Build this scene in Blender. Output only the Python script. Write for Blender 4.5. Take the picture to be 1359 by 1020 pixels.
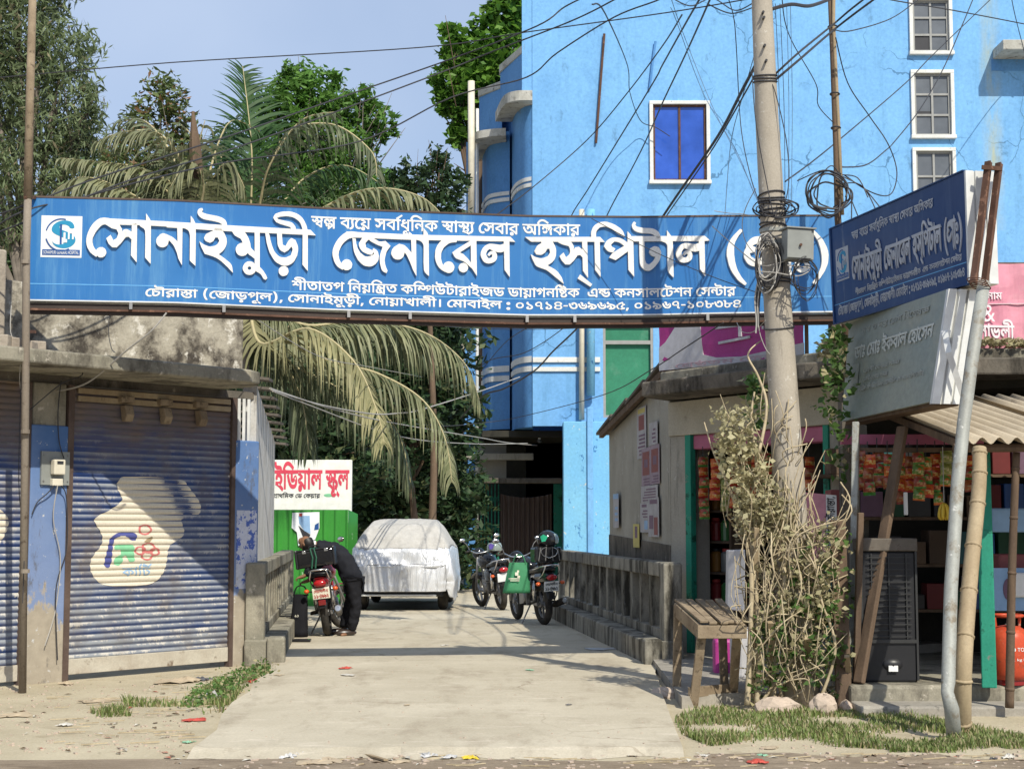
import bpy,bmesh,math,random
import numpy as np
from mathutils import Vector,Matrix
from mathutils.geometry import tessellate_polygon
R=math.radians
random.seed(7);RNG=np.random.default_rng(7)
sc=bpy.context.scene
for o in list(bpy.data.objects):bpy.data.objects.remove(o)
COL=sc.collection
FPX=2100.0;CH=1.55
PITCH=math.atan((697-510)/FPX)
cd=bpy.data.cameras.new('camera');cam=bpy.data.objects.new('camera',cd);COL.objects.link(cam)
cd.sensor_width=36;cd.lens=36*FPX/1359;cd.clip_end=2000
cam.location=(0,0,CH);cam.rotation_euler=(math.pi/2+PITCH,0,0)
sc.camera=cam
SUN_EL,SUN_AZ=46.0,25.0
w=bpy.data.worlds.new('World');sc.world=w;w.use_nodes=True
nt=w.node_tree;sky=nt.nodes.new('ShaderNodeTexSky');sky.sky_type='NISHITA';sky.sun_disc=False
sky.sun_elevation=R(SUN_EL);sky.sun_rotation=R(180-SUN_AZ)
sky.altitude=0;sky.air_density=1.2;sky.dust_density=1.6;sky.ozone_density=6.0
bg=nt.nodes['Background'];bg.inputs['Strength'].default_value=0.115
tint=nt.nodes.new('ShaderNodeMixRGB');tint.blend_type='MULTIPLY';tint.inputs[0].default_value=1;tint.inputs[2].default_value=(1.10,1.06,1.08,1)
hz=nt.nodes.new('ShaderNodeTexNoise');hz.inputs['Scale'].default_value=2.2;hz.inputs['Detail'].default_value=5
hm_=nt.nodes.new('ShaderNodeMapRange');hm_.inputs[1].default_value=.40;hm_.inputs[2].default_value=.75;hm_.inputs[3].default_value=.5;hm_.inputs[4].default_value=.95
tco=nt.nodes.new('ShaderNodeTexCoord');nt.links.new(tco.outputs['Generated'],hz.inputs['Vector']);nt.links.new(hz.outputs['Fac'],hm_.inputs[0])
veil=nt.nodes.new('ShaderNodeMixRGB');veil.inputs[2].default_value=(5.0,6.0,7.8,1)
nt.links.new(sky.outputs[0],tint.inputs[1]);nt.links.new(tint.outputs[0],veil.inputs[1]);nt.links.new(hm_.outputs[0],veil.inputs[0])
nt.links.new(veil.outputs[0],bg.inputs['Color'])
sl=bpy.data.lights.new('sun','SUN');sl.energy=4.9;sl.angle=R(0.5);sl.color=(1,0.95,0.82)
so=bpy.data.objects.new('sun',sl);COL.objects.link(so)
to_sun=Vector((math.sin(R(SUN_AZ))*math.cos(R(SUN_EL)),-math.cos(R(SUN_AZ))*math.cos(R(SUN_EL)),math.sin(R(SUN_EL))))
so.rotation_euler=to_sun.to_track_quat('Z','Y').to_euler();so.location=(10,-20,20)
sc.view_settings.view_transform='Standard';sc.view_settings.look='None'
sc.view_settings.exposure=0.06;sc.view_settings.gamma=1
CT,ST=math.cos(PITCH),math.sin(PITCH)
def at(x,y,Y):
 dx=(x-679.5)/FPX;dy=(510-y)/FPX
 t=Y/(CT-dy*ST)
 return Vector((t*dx,Y,CH+t*(ST+dy*CT)))
def g(x,y,z=0.0):
 dx=(x-679.5)/FPX;dy=(510-y)/FPX
 t=(z-CH)/(ST+dy*CT)
 return Vector((t*dx,t*(CT-dy*ST),z))
def V(*a):return Vector(a)
def tag(o,label=None,cat=None,group=None,kind=None):
 if label:o['label']=label
 if cat:o['category']=cat
 if group:o['group']=group
 if kind:o['kind']=kind
 return o
def thing(name,loc,label,cat,group=None,rotz=0):
 o=bpy.data.objects.new(name,None);COL.objects.link(o)
 o.location=loc;o.rotation_euler=(0,0,rotz);o.empty_display_size=.1
 return tag(o,label,cat,group)
def origin(p):
 v=Vector((0,0,0))
 while p:v+=p.location;p=p.parent
 return v
class MB:
 def __init__(s):s.v=[];s.f=[];s.sm=False
 def add(s,vs,fs):
  n=len(s.v);s.v+=[tuple(v)for v in vs];s.f+=[tuple(i+n for i in f)for f in fs];return s
 def box(s,c,size,rz=0,ax=None):
  c=Vector(c);hx,hy,hz=[k/2 for k in size]
  if ax is None:
   ax=(V(math.cos(rz),math.sin(rz),0),V(-math.sin(rz),math.cos(rz),0),V(0,0,1))
  vs=[c+ax[0]*(hx*i)+ax[1]*(hy*j)+ax[2]*(hz*k)for i in(-1,1)for j in(-1,1)for k in(-1,1)]
  return s.add(vs,[(0,1,3,2),(4,6,7,5),(0,4,5,1),(2,3,7,6),(0,2,6,4),(1,5,7,3)])
 def bar(s,a,b,w,d=None,up=V(0,0,1)):
  a=Vector(a);b=Vector(b);d=d or w;t=(b-a);L=t.length;t=t/L
  x=t.cross(up)
  if x.length<1e-3:x=t.cross(V(0,1,0))
  x.normalize();z=x.cross(t).normalized()
  return s.box((a+b)/2,(w,L,d),ax=(x,t,z))
 def quad(s,a,b,c,d):return s.add([a,b,c,d],[(0,1,2,3)])
 def prism(s,plan,z0,z1):
  n=len(plan)
  vs=[(p[0],p[1],z0)for p in plan]+[(p[0],p[1],z1)for p in plan]
  fs=[tuple(range(n))[::-1],tuple(range(n,2*n))]+[(i,(i+1)%n,(i+1)%n+n,i+n)for i in range(n)]
  return s.add(vs,fs)
 def hexa(s,b,t):
  return s.add(list(b)+list(t),[(3,2,1,0),(4,5,6,7)]+[(i,(i+1)%4,(i+1)%4+4,i+4)for i in range(4)])
 def tube(s,pts,r,n=6,cap=True,flat=None):
  pts=[Vector(p)for p in pts];k=len(pts)
  rs=r if isinstance(r,(list,tuple))else[r]*k
  t=(pts[1]-pts[0]).normalized();u=t.orthogonal().normalized();base=len(s.v)
  for i,p in enumerate(pts):
   a=pts[max(i-1,0)];b=pts[min(i+1,k-1)]
   t2=(b-a)
   if t2.length>1e-7:t=t2.normalized()
   u=u-t*u.dot(t)
   if u.length<1e-5:u=t.orthogonal()
   u.normalize();w=t.cross(u)
   for j in range(n):
    an=2*math.pi*j/n
    s.v.append(tuple(p+(u*math.cos(an)+w*math.sin(an))*rs[i]))
  for i in range(k-1):
   for j in range(n):
    a=base+i*n+j;b=base+i*n+(j+1)%n
    s.f.append((a,b,b+n,a+n))
  if cap:s.f.append(tuple(base+j for j in range(n))[::-1]);s.f.append(tuple(base+(k-1)*n+j for j in range(n)))
  return s
 def lathe(s,c,prof,n=16,axis=V(0,0,1)):
  c=Vector(c);q=V(0,0,1).rotation_difference(axis).to_matrix();base=len(s.v)
  for r_,h in prof:
   for j in range(n):
    an=2*math.pi*j/n
    s.v.append(tuple(c+q@V(r_*math.cos(an),r_*math.sin(an),h)))
  for i in range(len(prof)-1):
   for j in range(n):
    a=base+i*n+j;b=base+i*n+(j+1)%n
    s.f.append((a,b,b+n,a+n))
  s.f.append(tuple(base+j for j in range(n))[::-1]);s.f.append(tuple(base+(len(prof)-1)*n+j for j in range(n)))
  return s
 def ball(s,c,r,n=12,m=8,rot=None):
  c=Vector(c);r=(r,r,r)if isinstance(r,(int,float))else r;base=len(s.v)
  q=rot or Matrix.Identity(3)
  for i in range(m+1):
   th=math.pi*i/m
   for j in range(n):
    ph=2*math.pi*j/n
    s.v.append(tuple(c+q@V(r[0]*math.sin(th)*math.cos(ph),r[1]*math.sin(th)*math.sin(ph),r[2]*math.cos(th))))
  for i in range(m):
   for j in range(n):
    a=base+i*n+j;b=base+i*n+(j+1)%n
    s.f.append((a,a+n,b+n,b))
  return s
 def torus(s,c,Rr,r_,axis=V(1,0,0),n=28,m=8,sq=1.0):
  c=Vector(c);q=V(0,0,1).rotation_difference(axis).to_matrix();base=len(s.v)
  for i in range(n):
   a=2*math.pi*i/n
   for j in range(m):
    b=2*math.pi*j/m
    s.v.append(tuple(c+q@V((Rr+r_*math.cos(b))*math.cos(a),(Rr+r_*math.cos(b))*math.sin(a),sq*r_*math.sin(b))))
  for i in range(n):
   for j in range(m):
    s.f.append((base+i*m+j,base+((i+1)%n)*m+j,base+((i+1)%n)*m+(j+1)%m,base+i*m+(j+1)%m))
  return s
 def mesh(s,name,off=V(0,0,0)):
  me=bpy.data.meshes.new(name)
  me.from_pydata([(x-off.x,y-off.y,z-off.z)for x,y,z in s.v],[],s.f)
  bm=bmesh.new();bm.from_mesh(me);bmesh.ops.recalc_face_normals(bm,faces=bm.faces);bm.to_mesh(me);bm.free()
  if s.sm:
   for p in me.polygons:p.use_smooth=True
  return me
 def build(s,name,mat,parent=None,label=None,bev=0,smooth=False,off=None):
  s.sm=smooth or s.sm
  o=bpy.data.objects.new(name,None if False else s.mesh(name,origin(parent)if off is None else off))
  COL.objects.link(o)
  if mat:o.data.materials.append(mat)
  if parent:o.parent=parent
  if label:o['label']=label
  if bev:
   m=o.modifiers.new('bevel','BEVEL');m.width=bev;m.segments=2;m.limit_method='ANGLE'
  return o
 def solo(s,name,mat,label,cat,group=None,kind=None,bev=0,smooth=False):
  a=np.array(s.v);mn=a.min(0);mx=a.max(0)
  off=V((mn[0]+mx[0])/2,(mn[1]+mx[1])/2,mn[2])
  o=s.build(name,mat,None,None,bev,smooth,off);o.location=off
  return tag(o,label,cat,group,kind)
def curve(pts,n=8):
 P=[Vector(p)for p in pts];out=[]
 for i in range(len(P)-1):
  p0=P[max(i-1,0)];p1=P[i];p2=P[i+1];p3=P[min(i+2,len(P)-1)]
  for k in range(n):
   t=k/n
   out.append(.5*((2*p1)+(p2-p0)*t+(2*p0-5*p1+4*p2-p3)*t*t+(3*p1-p0-3*p2+p3)*t**3))
 out.append(P[-1]);return out
class NT:
 def __init__(s,name):
  s.m=bpy.data.materials.new(name);s.m.use_nodes=True;s.t=s.m.node_tree
  s.b=s.t.nodes['Principled BSDF'];s.tc=s.t.nodes.new('ShaderNodeTexCoord').outputs['Object']
 def n(s,typ,**kw):
  nd=s.t.nodes.new(typ)
  for k,v in kw.items():setattr(nd,k,v)
  return nd
 def link(s,a,b):s.t.links.new(a,b)
 def geo(s):return s.n('ShaderNodeNewGeometry')
 def noise(s,scale,detail=6,rough=.6,stretch=(1,1,1),world=True,dist=0.0):
  mp=s.n('ShaderNodeMapping');mp.inputs['Scale'].default_value=stretch
  s.link(s.geo().outputs['Position']if world else s.tc,mp.inputs['Vector'])
  nz=s.n('ShaderNodeTexNoise');nz.inputs['Scale'].default_value=scale;nz.inputs['Detail'].default_value=detail
  nz.inputs['Roughness'].default_value=rough;nz.inputs['Distortion'].default_value=dist
  s.link(mp.outputs[0],nz.inputs['Vector']);return nz.outputs['Fac']
 def ramp(s,fac,a,b,ca=(0,0,0,1),cb=(1,1,1,1)):
  r=s.n('ShaderNodeValToRGB');r.color_ramp.elements[0].position=a;r.color_ramp.elements[1].position=b
  r.color_ramp.elements[0].color=ca;r.color_ramp.elements[1].color=cb
  s.link(fac,r.inputs[0]);return r.outputs[0]
 def mix(s,fac,a,b,mode='MIX'):
  m=s.n('ShaderNodeMixRGB',blend_type=mode)
  for inp,v in((m.inputs[0],fac),(m.inputs[1],a),(m.inputs[2],b)):
   if isinstance(v,(int,float)):inp.default_value=v
   elif isinstance(v,(tuple,list)):inp.default_value=(*v[:3],1)
   else:s.link(v,inp)
  return m.outputs[0]
 def bump(s,h,strength=.3,dist=.01):
  b=s.n('ShaderNodeBump');b.inputs['Strength'].default_value=strength;b.inputs['Distance'].default_value=dist
  s.link(h,b.inputs['Height']);s.link(b.outputs[0],s.b.inputs['Normal'])
 def out(s,col,rough=.7,metal=0,spec=None):
  if isinstance(col,(tuple,list)):s.b.inputs['Base Color'].default_value=(*col[:3],1)
  else:s.link(col,s.b.inputs['Base Color'])
  if isinstance(rough,(int,float)):s.b.inputs['Roughness'].default_value=rough
  else:s.link(rough,s.b.inputs['Roughness'])
  s.b.inputs['Metallic'].default_value=metal
  if spec is not None:s.b.inputs['Specular IOR Level'].default_value=spec
  return s.m
def surf(name,c1,c2=None,scale=3,lo=.35,hi=.65,c3=None,s3=8,lo3=.58,hi3=.64,stretch=(1,1,1),st3=(1,1,1),bump=.3,bs=30,bd=.01,rough=.8,metal=0,c4=None,s4=2,lo4=.55,hi4=.6,st4=(1,1,1),spec=.3,dist=0):
 """a base colour, broad tone change c2, patches c3 and c4 (peeled paint, stains, rust)"""
 k=NT(name);col=c1
 if c2:col=k.mix(k.ramp(k.noise(scale,stretch=stretch,dist=dist),lo,hi),c1,c2)
 if c3:col=k.mix(k.ramp(k.noise(s3,8,.7,stretch=st3),lo3,hi3),col,c3)
 if c4:col=k.mix(k.ramp(k.noise(s4,8,.7,stretch=st4),lo4,hi4),col,c4)
 fine=k.noise(bs*1.7,4,.7)
 col=k.mix(k.ramp(fine,.3,.7,(.8,.8,.8,1),(1.12,1.12,1.12,1)),col,col)if False else k.mix(.5,col,k.mix(1,col,k.ramp(fine,.25,.75,(.7,.7,.7,1),(1.25,1.25,1.25,1)),'MULTIPLY'))
 if bump:k.bump(k.noise(bs,8,.65),bump,bd)
 return k.out(col,rough,metal,spec)
def plain(name,c,rough=.6,metal=0,spec=.4,var=.12,sc_=6):
 k=NT(name)
 col=k.mix(k.ramp(k.noise(sc_,5,.6,world=False),.3,.7),tuple(x*(1-var)for x in c),tuple(min(1,x*(1+var))for x in c))
 return k.out(col,rough,metal,spec)
def leafmat(name,c1,c2,trans=.35,dry=None,dryamt=.15):
 k=NT(name);gm=k.geo();r=gm.outputs['Random Per Island']
 col=k.mix(r,c1,c2)
 col=k.mix(k.ramp(k.noise(.9,4,.6),.35,.65),col,tuple((a+b)*.32 for a,b in zip(c1,c2)),)
 if dry:
  rr=k.n('ShaderNodeMath',operation='GREATER_THAN');rr.inputs[1].default_value=1-dryamt
  m=k.n('ShaderNodeMath',operation='FRACT');m2=k.n('ShaderNodeMath',operation='MULTIPLY');m2.inputs[1].default_value=37.7
  k.link(r,m2.inputs[0]);k.link(m2.outputs[0],m.inputs[0]);k.link(m.outputs[0],rr.inputs[0])
  col=k.mix(rr.outputs[0],col,dry)
 k.out(col,.55,0,.35)
 tr=k.n('ShaderNodeBsdfTranslucent');k.link(col,tr.inputs[0])
 mx=k.n('ShaderNodeMixShader');mx.inputs[0].default_value=trans
 k.link(k.b.outputs[0],mx.inputs[1]);k.link(tr.outputs[0],mx.inputs[2])
 k.link(mx.outputs[0],k.t.nodes['Material Output'].inputs['Surface']);return k.m
M={}
M['ground']=surf('dusty ground',(.39,.335,.235),(.47,.41,.295),1.2,c3=(.26,.21,.14),s3=2.2,lo3=.56,hi3=.75,c4=(.55,.48,.38),s4=14,lo4=.6,hi4=.72,bump=.55,bs=22,bd=.02,rough=.95,spec=.1)
def cracked(m,scale,width,dark,keep=.5,stretch=(1,1,1),lo=.5,hi=.6):
 """thin wandering cracks over a finished surface"""
 t=m.node_tree;b=t.nodes['Principled BSDF'];src=b.inputs['Base Color'].links[0].from_socket
 g_=t.nodes.new('ShaderNodeNewGeometry');mp=t.nodes.new('ShaderNodeMapping');mp.inputs['Scale'].default_value=stretch;t.links.new(g_.outputs['Position'],mp.inputs[0])
 nz=t.nodes.new('ShaderNodeTexNoise');nz.inputs['Scale'].default_value=scale*3;nz.inputs['Detail'].default_value=5;t.links.new(mp.outputs[0],nz.inputs['Vector'])
 ad=t.nodes.new('ShaderNodeVectorMath');ad.operation='MULTIPLY_ADD';ad.inputs[1].default_value=(.35/scale,)*3;t.links.new(nz.outputs['Color'],ad.inputs[0]);t.links.new(mp.outputs[0],ad.inputs[2])
 vo=t.nodes.new('ShaderNodeTexVoronoi');vo.feature='DISTANCE_TO_EDGE';vo.inputs['Scale'].default_value=scale;t.links.new(ad.outputs[0],vo.inputs['Vector'])
 lt=t.nodes.new('ShaderNodeMath');lt.operation='LESS_THAN';lt.inputs[1].default_value=width;t.links.new(vo.outputs['Distance'],lt.inputs[0])
 n2=t.nodes.new('ShaderNodeTexNoise');n2.inputs['Scale'].default_value=scale*.6;t.links.new(g_.outputs['Position'],n2.inputs['Vector'])
 mr=t.nodes.new('ShaderNodeMapRange');mr.inputs[1].default_value=lo;mr.inputs[2].default_value=hi;t.links.new(n2.outputs['Fac'],mr.inputs[0])
 mu=t.nodes.new('ShaderNodeMath');mu.operation='MULTIPLY';t.links.new(lt.outputs[0],mu.inputs[0]);t.links.new(mr.outputs[0],mu.inputs[1])
 m2=t.nodes.new('ShaderNodeMath');m2.operation='MULTIPLY';m2.inputs[1].default_value=keep;t.links.new(mu.outputs[0],m2.inputs[0])
 mx=t.nodes.new('ShaderNodeMixRGB');mx.inputs[2].default_value=(*dark,1);t.links.new(m2.outputs[0],mx.inputs[0]);t.links.new(src,mx.inputs[1]);t.links.new(mx.outputs[0],b.inputs['Base Color']);return m
M['drive']=cracked(surf('worn concrete drive',(.42,.37,.28),(.50,.445,.345),.7,c3=(.32,.27,.20),s3=1.5,lo3=.50,hi3=.72,st3=(1.6,.55,1),c4=(.60,.53,.43),s4=5,lo4=.56,hi4=.75,st4=(.5,1.5,1),bump=.45,bs=34,bd=.012,rough=.9,spec=.15),.42,.005,(.24,.19,.135),.5,lo=.48,hi=.58)
M['road']=surf('muddy road edge',(.20,.155,.11),(.30,.24,.175),2.5,stretch=(.5,1.4,1),c3=(.12,.09,.065),s3=3.5,lo3=.5,hi3=.7,st3=(.4,1,1),bump=.6,bs=25,bd=.02,rough=.9,spec=.15)
M['apron']=surf('grey cement apron',(.26,.24,.21),(.36,.33,.28),3,c3=(.16,.15,.13),s3=5,bump=.5,bs=25,bd=.015,rough=.9,spec=.15)
M['conc']=surf('weathered concrete',(.22,.205,.16),(.33,.30,.235),2.2,c3=(.085,.075,.06),s3=2.6,lo3=.47,hi3=.64,st3=(1,1,.45),c4=(.5,.45,.37),s4=9,lo4=.6,hi4=.7,bump=.5,bs=30,bd=.012,rough=.9,spec=.15)
M['conc_rail']=surf('blackened grey parapet',(.22,.205,.17),(.31,.29,.245),3,c3=(.06,.055,.045),s3=3.2,lo3=.47,hi3=.62,st3=(1.5,1.5,.35),bump=.5,bs=26,bd=.012,rough=.92,spec=.12)
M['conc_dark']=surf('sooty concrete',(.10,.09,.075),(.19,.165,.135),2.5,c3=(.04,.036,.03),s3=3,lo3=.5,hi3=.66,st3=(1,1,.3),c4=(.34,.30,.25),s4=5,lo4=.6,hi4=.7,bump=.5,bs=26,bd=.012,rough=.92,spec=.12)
M['plaster']=surf('stained cement plaster',(.30,.28,.235),(.38,.355,.30),1.5,c3=(.15,.14,.12),s3=2.2,lo3=.58,hi3=.75,st3=(2,2,.3),c4=(.46,.44,.40),s4=5,lo4=.62,hi4=.68,bump=.35,bs=30,bd=.01,rough=.9,spec=.15)
M['oldwall']=surf('flaking lime wall',(.44,.40,.32),(.28,.245,.19),2.2,c3=(.07,.06,.05),s3=2.2,lo3=.44,hi3=.58,c4=(.66,.62,.54),s4=6,lo4=.56,hi4=.64,bump=.7,bs=14,bd=.02,rough=.92,spec=.12)
M['blockwall']=surf('grey block wall',(.32,.27,.22),(.40,.35,.28),2,c3=(.15,.13,.11),s3=3,bump=.6,bs=18,bd=.02,rough=.92,spec=.12)
M['bluewall']=cracked(surf('sky blue render',(.165,.375,.67),(.19,.42,.71),.45,c3=(.14,.33,.60),s3=1.3,lo3=.50,hi3=.72,st3=(1,1,.8),c4=(.09,.20,.34),s4=2.3,lo4=.60,hi4=.74,st4=(1,1,.5),bump=.12,bs=8,bd=.02,rough=.85,spec=.2),.55,.006,(.05,.13,.24),.7,lo=.52,hi=.56)
M['shadeblue']=surf('shaded sky blue render',(.085,.235,.50),(.11,.28,.55),1,c3=(.05,.15,.34),s3=2,lo3=.55,hi3=.75,st3=(1,1,.5),c4=(.16,.15,.13),s4=1.6,lo4=.66,hi4=.72,bump=.12,bs=10,rough=.75,spec=.25)  # darker copy of the wall blue, with shade of left-facing bays mixed in
M['pilaster']=surf('pale turquoise paint peeling',(.17,.42,.66),(.20,.46,.66),1,c3=(.05,.17,.38),s3=4,lo3=.6,hi3=.63,st3=(1,1,.6),c4=(.55,.56,.5),s4=7,lo4=.64,hi4=.66,bump=.2,bs=12,rough=.8,spec=.2)
M['whitetrim']=surf('dirty white trim',(.70,.70,.68),(.60,.60,.57),3,c3=(.25,.24,.21),s3=7,lo3=.62,hi3=.72,bump=.2,bs=30,rough=.8,spec=.2)
M['coping']=surf('lichened coping',(.50,.49,.45),(.36,.35,.31),3,c3=(.12,.11,.10),s3=5,lo3=.54,hi3=.68,bump=.4,bs=25,rough=.9,spec=.15)
M['pierblue']=surf('blue pier paint flaking',(.085,.14,.38),(.13,.19,.42),1.6,c3=(.52,.51,.50),s3=8,lo3=.62,hi3=.64,c4=(.36,.31,.25),s4=1.6,lo4=.585,hi4=.66,st4=(1,1,.6),bump=.35,bs=20,bd=.008,rough=.75,spec=.25)
M['peelwhite']=surf('peeled whitewash on blue',(.58,.60,.70),(.50,.52,.60),3,c3=(.09,.15,.45),s3=7,lo3=.545,hi3=.56,c4=(.40,.36,.30),s4=4,lo4=.62,hi4=.65,bump=.3,bs=20,rough=.8,spec=.2)
M['sidewall']=surf('whitewashed boards',(.60,.59,.57),(.48,.46,.43),2,st3=(2,2,.4),c3=(.22,.20,.17),s3=3,lo3=.56,hi3=.7,bump=.35,bs=20,rough=.88,spec=.15)
M['rust']=surf('rusted iron',(.085,.045,.03),(.13,.07,.05),5,c3=(.22,.12,.08),s3=9,bump=.4,bs=40,bd=.004,rough=.85,spec=.2)
M['darkrail']=surf('dark brown angle iron',(.040,.030,.026),(.065,.048,.04),3,stretch=(.3,1,1),bump=.3,bs=30,rough=.75)
M['brownrail']=surf('brown weathered steel',(.075,.05,.04),(.12,.085,.07),3,stretch=(.3,1,1),c3=(.30,.26,.22),s3=4,lo3=.66,hi3=.7,st3=(.3,1,1),bump=.3,bs=30,rough=.7)
M['galv']=surf('galvanised pipe',(.36,.37,.34),(.27,.27,.245),5,stretch=(1,1,.4),c3=(.20,.165,.12),s3=9,lo3=.52,hi3=.66,c4=(.55,.54,.50),s4=14,lo4=.62,hi4=.66,bump=.25,bs=40,rough=.62,metal=.15,spec=.35)
M['polegrey']=surf('weathered pole',(.26,.22,.175),(.19,.155,.12),4,stretch=(1,1,.2),c3=(.10,.075,.055),s3=6,bump=.3,bs=30,rough=.8)
M['bigpole']=surf('spun concrete pole',(.42,.375,.31),(.34,.30,.245),1.8,c3=(.17,.15,.125),s3=2.2,lo3=.56,hi3=.7,st3=(3,3,.35),c4=(.60,.57,.51),s4=11,lo4=.60,hi4=.66,bump=.35,bs=40,bd=.006,rough=.88,spec=.2)
M['bamboo']=surf('dry bamboo',(.38,.30,.19),(.27,.20,.12),5,stretch=(1,1,.3),c3=(.12,.085,.05),s3=8,lo3=.6,hi3=.72,bump=.25,bs=30,rough=.7)
M['wood']=surf('grey weathered wood',(.30,.235,.16),(.20,.15,.10),4,stretch=(1,1,1),c3=(.10,.075,.05),s3=14,lo3=.55,hi3=.66,bump=.5,bs=40,bd=.006,rough=.88,spec=.15)
M['oldwood']=surf('dark old timber',(.16,.11,.075),(.10,.07,.05),4,stretch=(2,2,.3),c3=(.24,.19,.14),s3=9,lo3=.62,hi3=.7,bump=.5,bs=35,bd=.006,rough=.9,spec=.12)
M['tinroof']=surf('dusty asbestos sheet',(.46,.39,.29),(.38,.32,.24),2,c3=(.20,.16,.12),s3=3,lo3=.6,hi3=.72,bump=.3,bs=30,rough=.92,spec=.1)
M['darktin']=surf('old dark tin',(.09,.075,.06),(.14,.12,.10),3,c3=(.05,.03,.02),s3=6,bump=.3,bs=20,rough=.8)
M['greenpaint']=surf('green painted timber',(.02,.22,.145),(.025,.26,.17),3,c3=(.15,.20,.16),s3=8,lo3=.62,hi3=.66,c4=(.01,.08,.05),s4=3,bump=.2,bs=30,rough=.6)
M['gategreen']=surf('bright green sheet',(.035,.22,.03),(.045,.27,.035),1.5,c3=(.30,.42,.28),s3=5,lo3=.64,hi3=.67,st3=(1,1,.4),bump=.1,bs=20,rough=.45,spec=.4)
M['panelgreen']=surf('dusty green panel',(.025,.16,.09),(.035,.21,.12),.8,c3=(.10,.25,.17),s3=1.5,lo3=.55,hi3=.75,bump=.1,bs=8,rough=.5)
M['pinkbox']=plain('pink roller box',(.42,.12,.20),.6)
M['lintel']=surf('cream lintel',(.47,.43,.34),(.40,.365,.29),2,c3=(.22,.20,.16),s3=3,lo3=.6,hi3=.75,bump=.25,bs=25,rough=.88,spec=.15)
M['white']=plain('white paint',(.74,.74,.73),.55)
M['cream']=plain('cream plastic',(.62,.57,.46),.55)
M['alu']=plain('folded alu edge',(.66,.66,.64),.4,.15,.5)
M['letter']=surf('raised cream letters',(.80,.775,.73),(.72,.70,.66),3,c3=(.55,.50,.43),s3=6,lo3=.62,hi3=.75,st3=(2,2,.3),bump=0,rough=.6)
M['darksteel']=plain('dark steel',(.05,.05,.05),.5,.5)
M['black']=plain('black plastic',(.018,.018,.02),.4)
M['gloss_black']=plain('gloss black',(.012,.012,.014),.12,0,.6)
M['rubber']=surf('dusty rubber',(.03,.028,.026),(.07,.062,.052),8,bump=.3,bs=60,bd=.003,rough=.9,spec=.1)
M['chrome']=plain('chrome',(.62,.61,.60),.22,.9)
M['steel']=plain('dull steel',(.28,.27,.26),.45,.7)
M['red']=plain('maroon paint',(.22,.012,.015),.25,0,.6)
M['lens_red']=plain('red lens',(.35,.008,.012),.15,0,.7)
M['orange']=plain('orange lens',(.60,.10,.02),.2,0,.6)
M['plate']=plain('plate yellow white',(.74,.70,.58),.5)
M['plate_w']=plain('plate white',(.74,.76,.76),.5)
M['ink']=plain('dark ink',(.03,.03,.035),.6)
M['inkred']=plain('red ink',(.45,.05,.04),.6)
M['cable']=plain('black cable',(.035,.034,.038),.6)
M['cable_grey']=plain('grey cable',(.36,.34,.31),.6)
M['cable_blue']=plain('thin blue cable',(.10,.17,.27),.6)
M['suit']=surf('charcoal suit cloth',(.014,.015,.020),(.020,.021,.027),6,bump=.2,bs=60,bd=.003,rough=.85,spec=.15)
M['trouser']=surf('black trousers',(.010,.010,.013),(.015,.015,.018),6,bump=.2,bs=50,bd=.003,rough=.85,spec=.15)
M['skin']=plain('skin',(.22,.11,.06),.55)
M['hair']=plain('black hair',(.010,.008,.007),.5)
M['shoe']=plain('brown leather shoe',(.035,.025,.02),.3,0,.6)
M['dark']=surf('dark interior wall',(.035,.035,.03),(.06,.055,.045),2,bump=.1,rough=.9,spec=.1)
M['tyre']=M['rubber']
def m_cover():
 k=NT('silver car cover');a=k.noise(3.5,7,.55,stretch=(2.0,2.0,.35),dist=1.2)
 col=k.mix(k.ramp(k.noise(2,5),.3,.7),(.74,.74,.75),(.62,.62,.63))
 k.bump(a,1.0,.06);return k.out(col,.38,.35,.5)
M['cover']=m_cover()
M['cover_top']=surf('grey cloth cover top',(.40,.385,.36),(.47,.45,.42),1.5,bump=.5,bs=7,bd=.03,rough=.85,spec=.15)
def m_sign(name,c1,c2,streak,dark=1.0):
 k=NT(name)
 col=k.mix(k.ramp(k.noise(.7,4),.3,.7),c1,c2)
 st=k.ramp(k.noise(7,7,.75,stretch=(1,1,.07)),.50,.72)
 col=k.mix(k.mix(1,st,(.7,.7,.7),'MULTIPLY'),col,streak)
 col=k.mix(k.mix(1,k.ramp(k.noise(.9,6,.7,stretch=(1,1,.5)),.45,.75),(.2,.2,.2),'MULTIPLY'),col,streak)
 k.bump(k.noise(1.1,3,.5),.35,.05)
 col=k.mix(k.mix(1,k.ramp(k.noise(1.6,7,.8,stretch=(1,1,.12)),.64,.72),(.6,.6,.6),'MULTIPLY'),col,(.38,.40,.36))
 return k.out(col,.32,0,.45)
M['signblue']=m_sign('blue sign face',(.022,.130,.37),(.030,.165,.42),(.13,.31,.50))
M['signdark']=m_sign('dark blue sign face',(.007,.032,.12),(.009,.042,.15),(.05,.09,.19))
M['stripe']=plain('pale blue stripe',(.15,.42,.74),.4)
M['sidelet']=plain('faded lettering',(.42,.44,.48),.6)
M['greysign']=surf('sun bleached grey sign',(.25,.29,.27),(.30,.32,.28),1.2,c3=(.38,.37,.30),s3=2.5,lo3=.55,hi3=.75,stretch=(1,1,1),bump=.05,bs=10,rough=.5)
M['greylet']=plain('faded grey lettering',(.52,.54,.50),.6)
M['greylet2']=plain('ghost lettering',(.34,.36,.33),.6)
M['teal']=plain('teal logo',(.02,.24,.42),.4)
M['navy']=plain('navy logo',(.02,.08,.26),.4)
M['magenta']=surf('magenta print',(.36,.03,.20),(.42,.05,.25),1.2,bump=.05,rough=.45)
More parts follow.
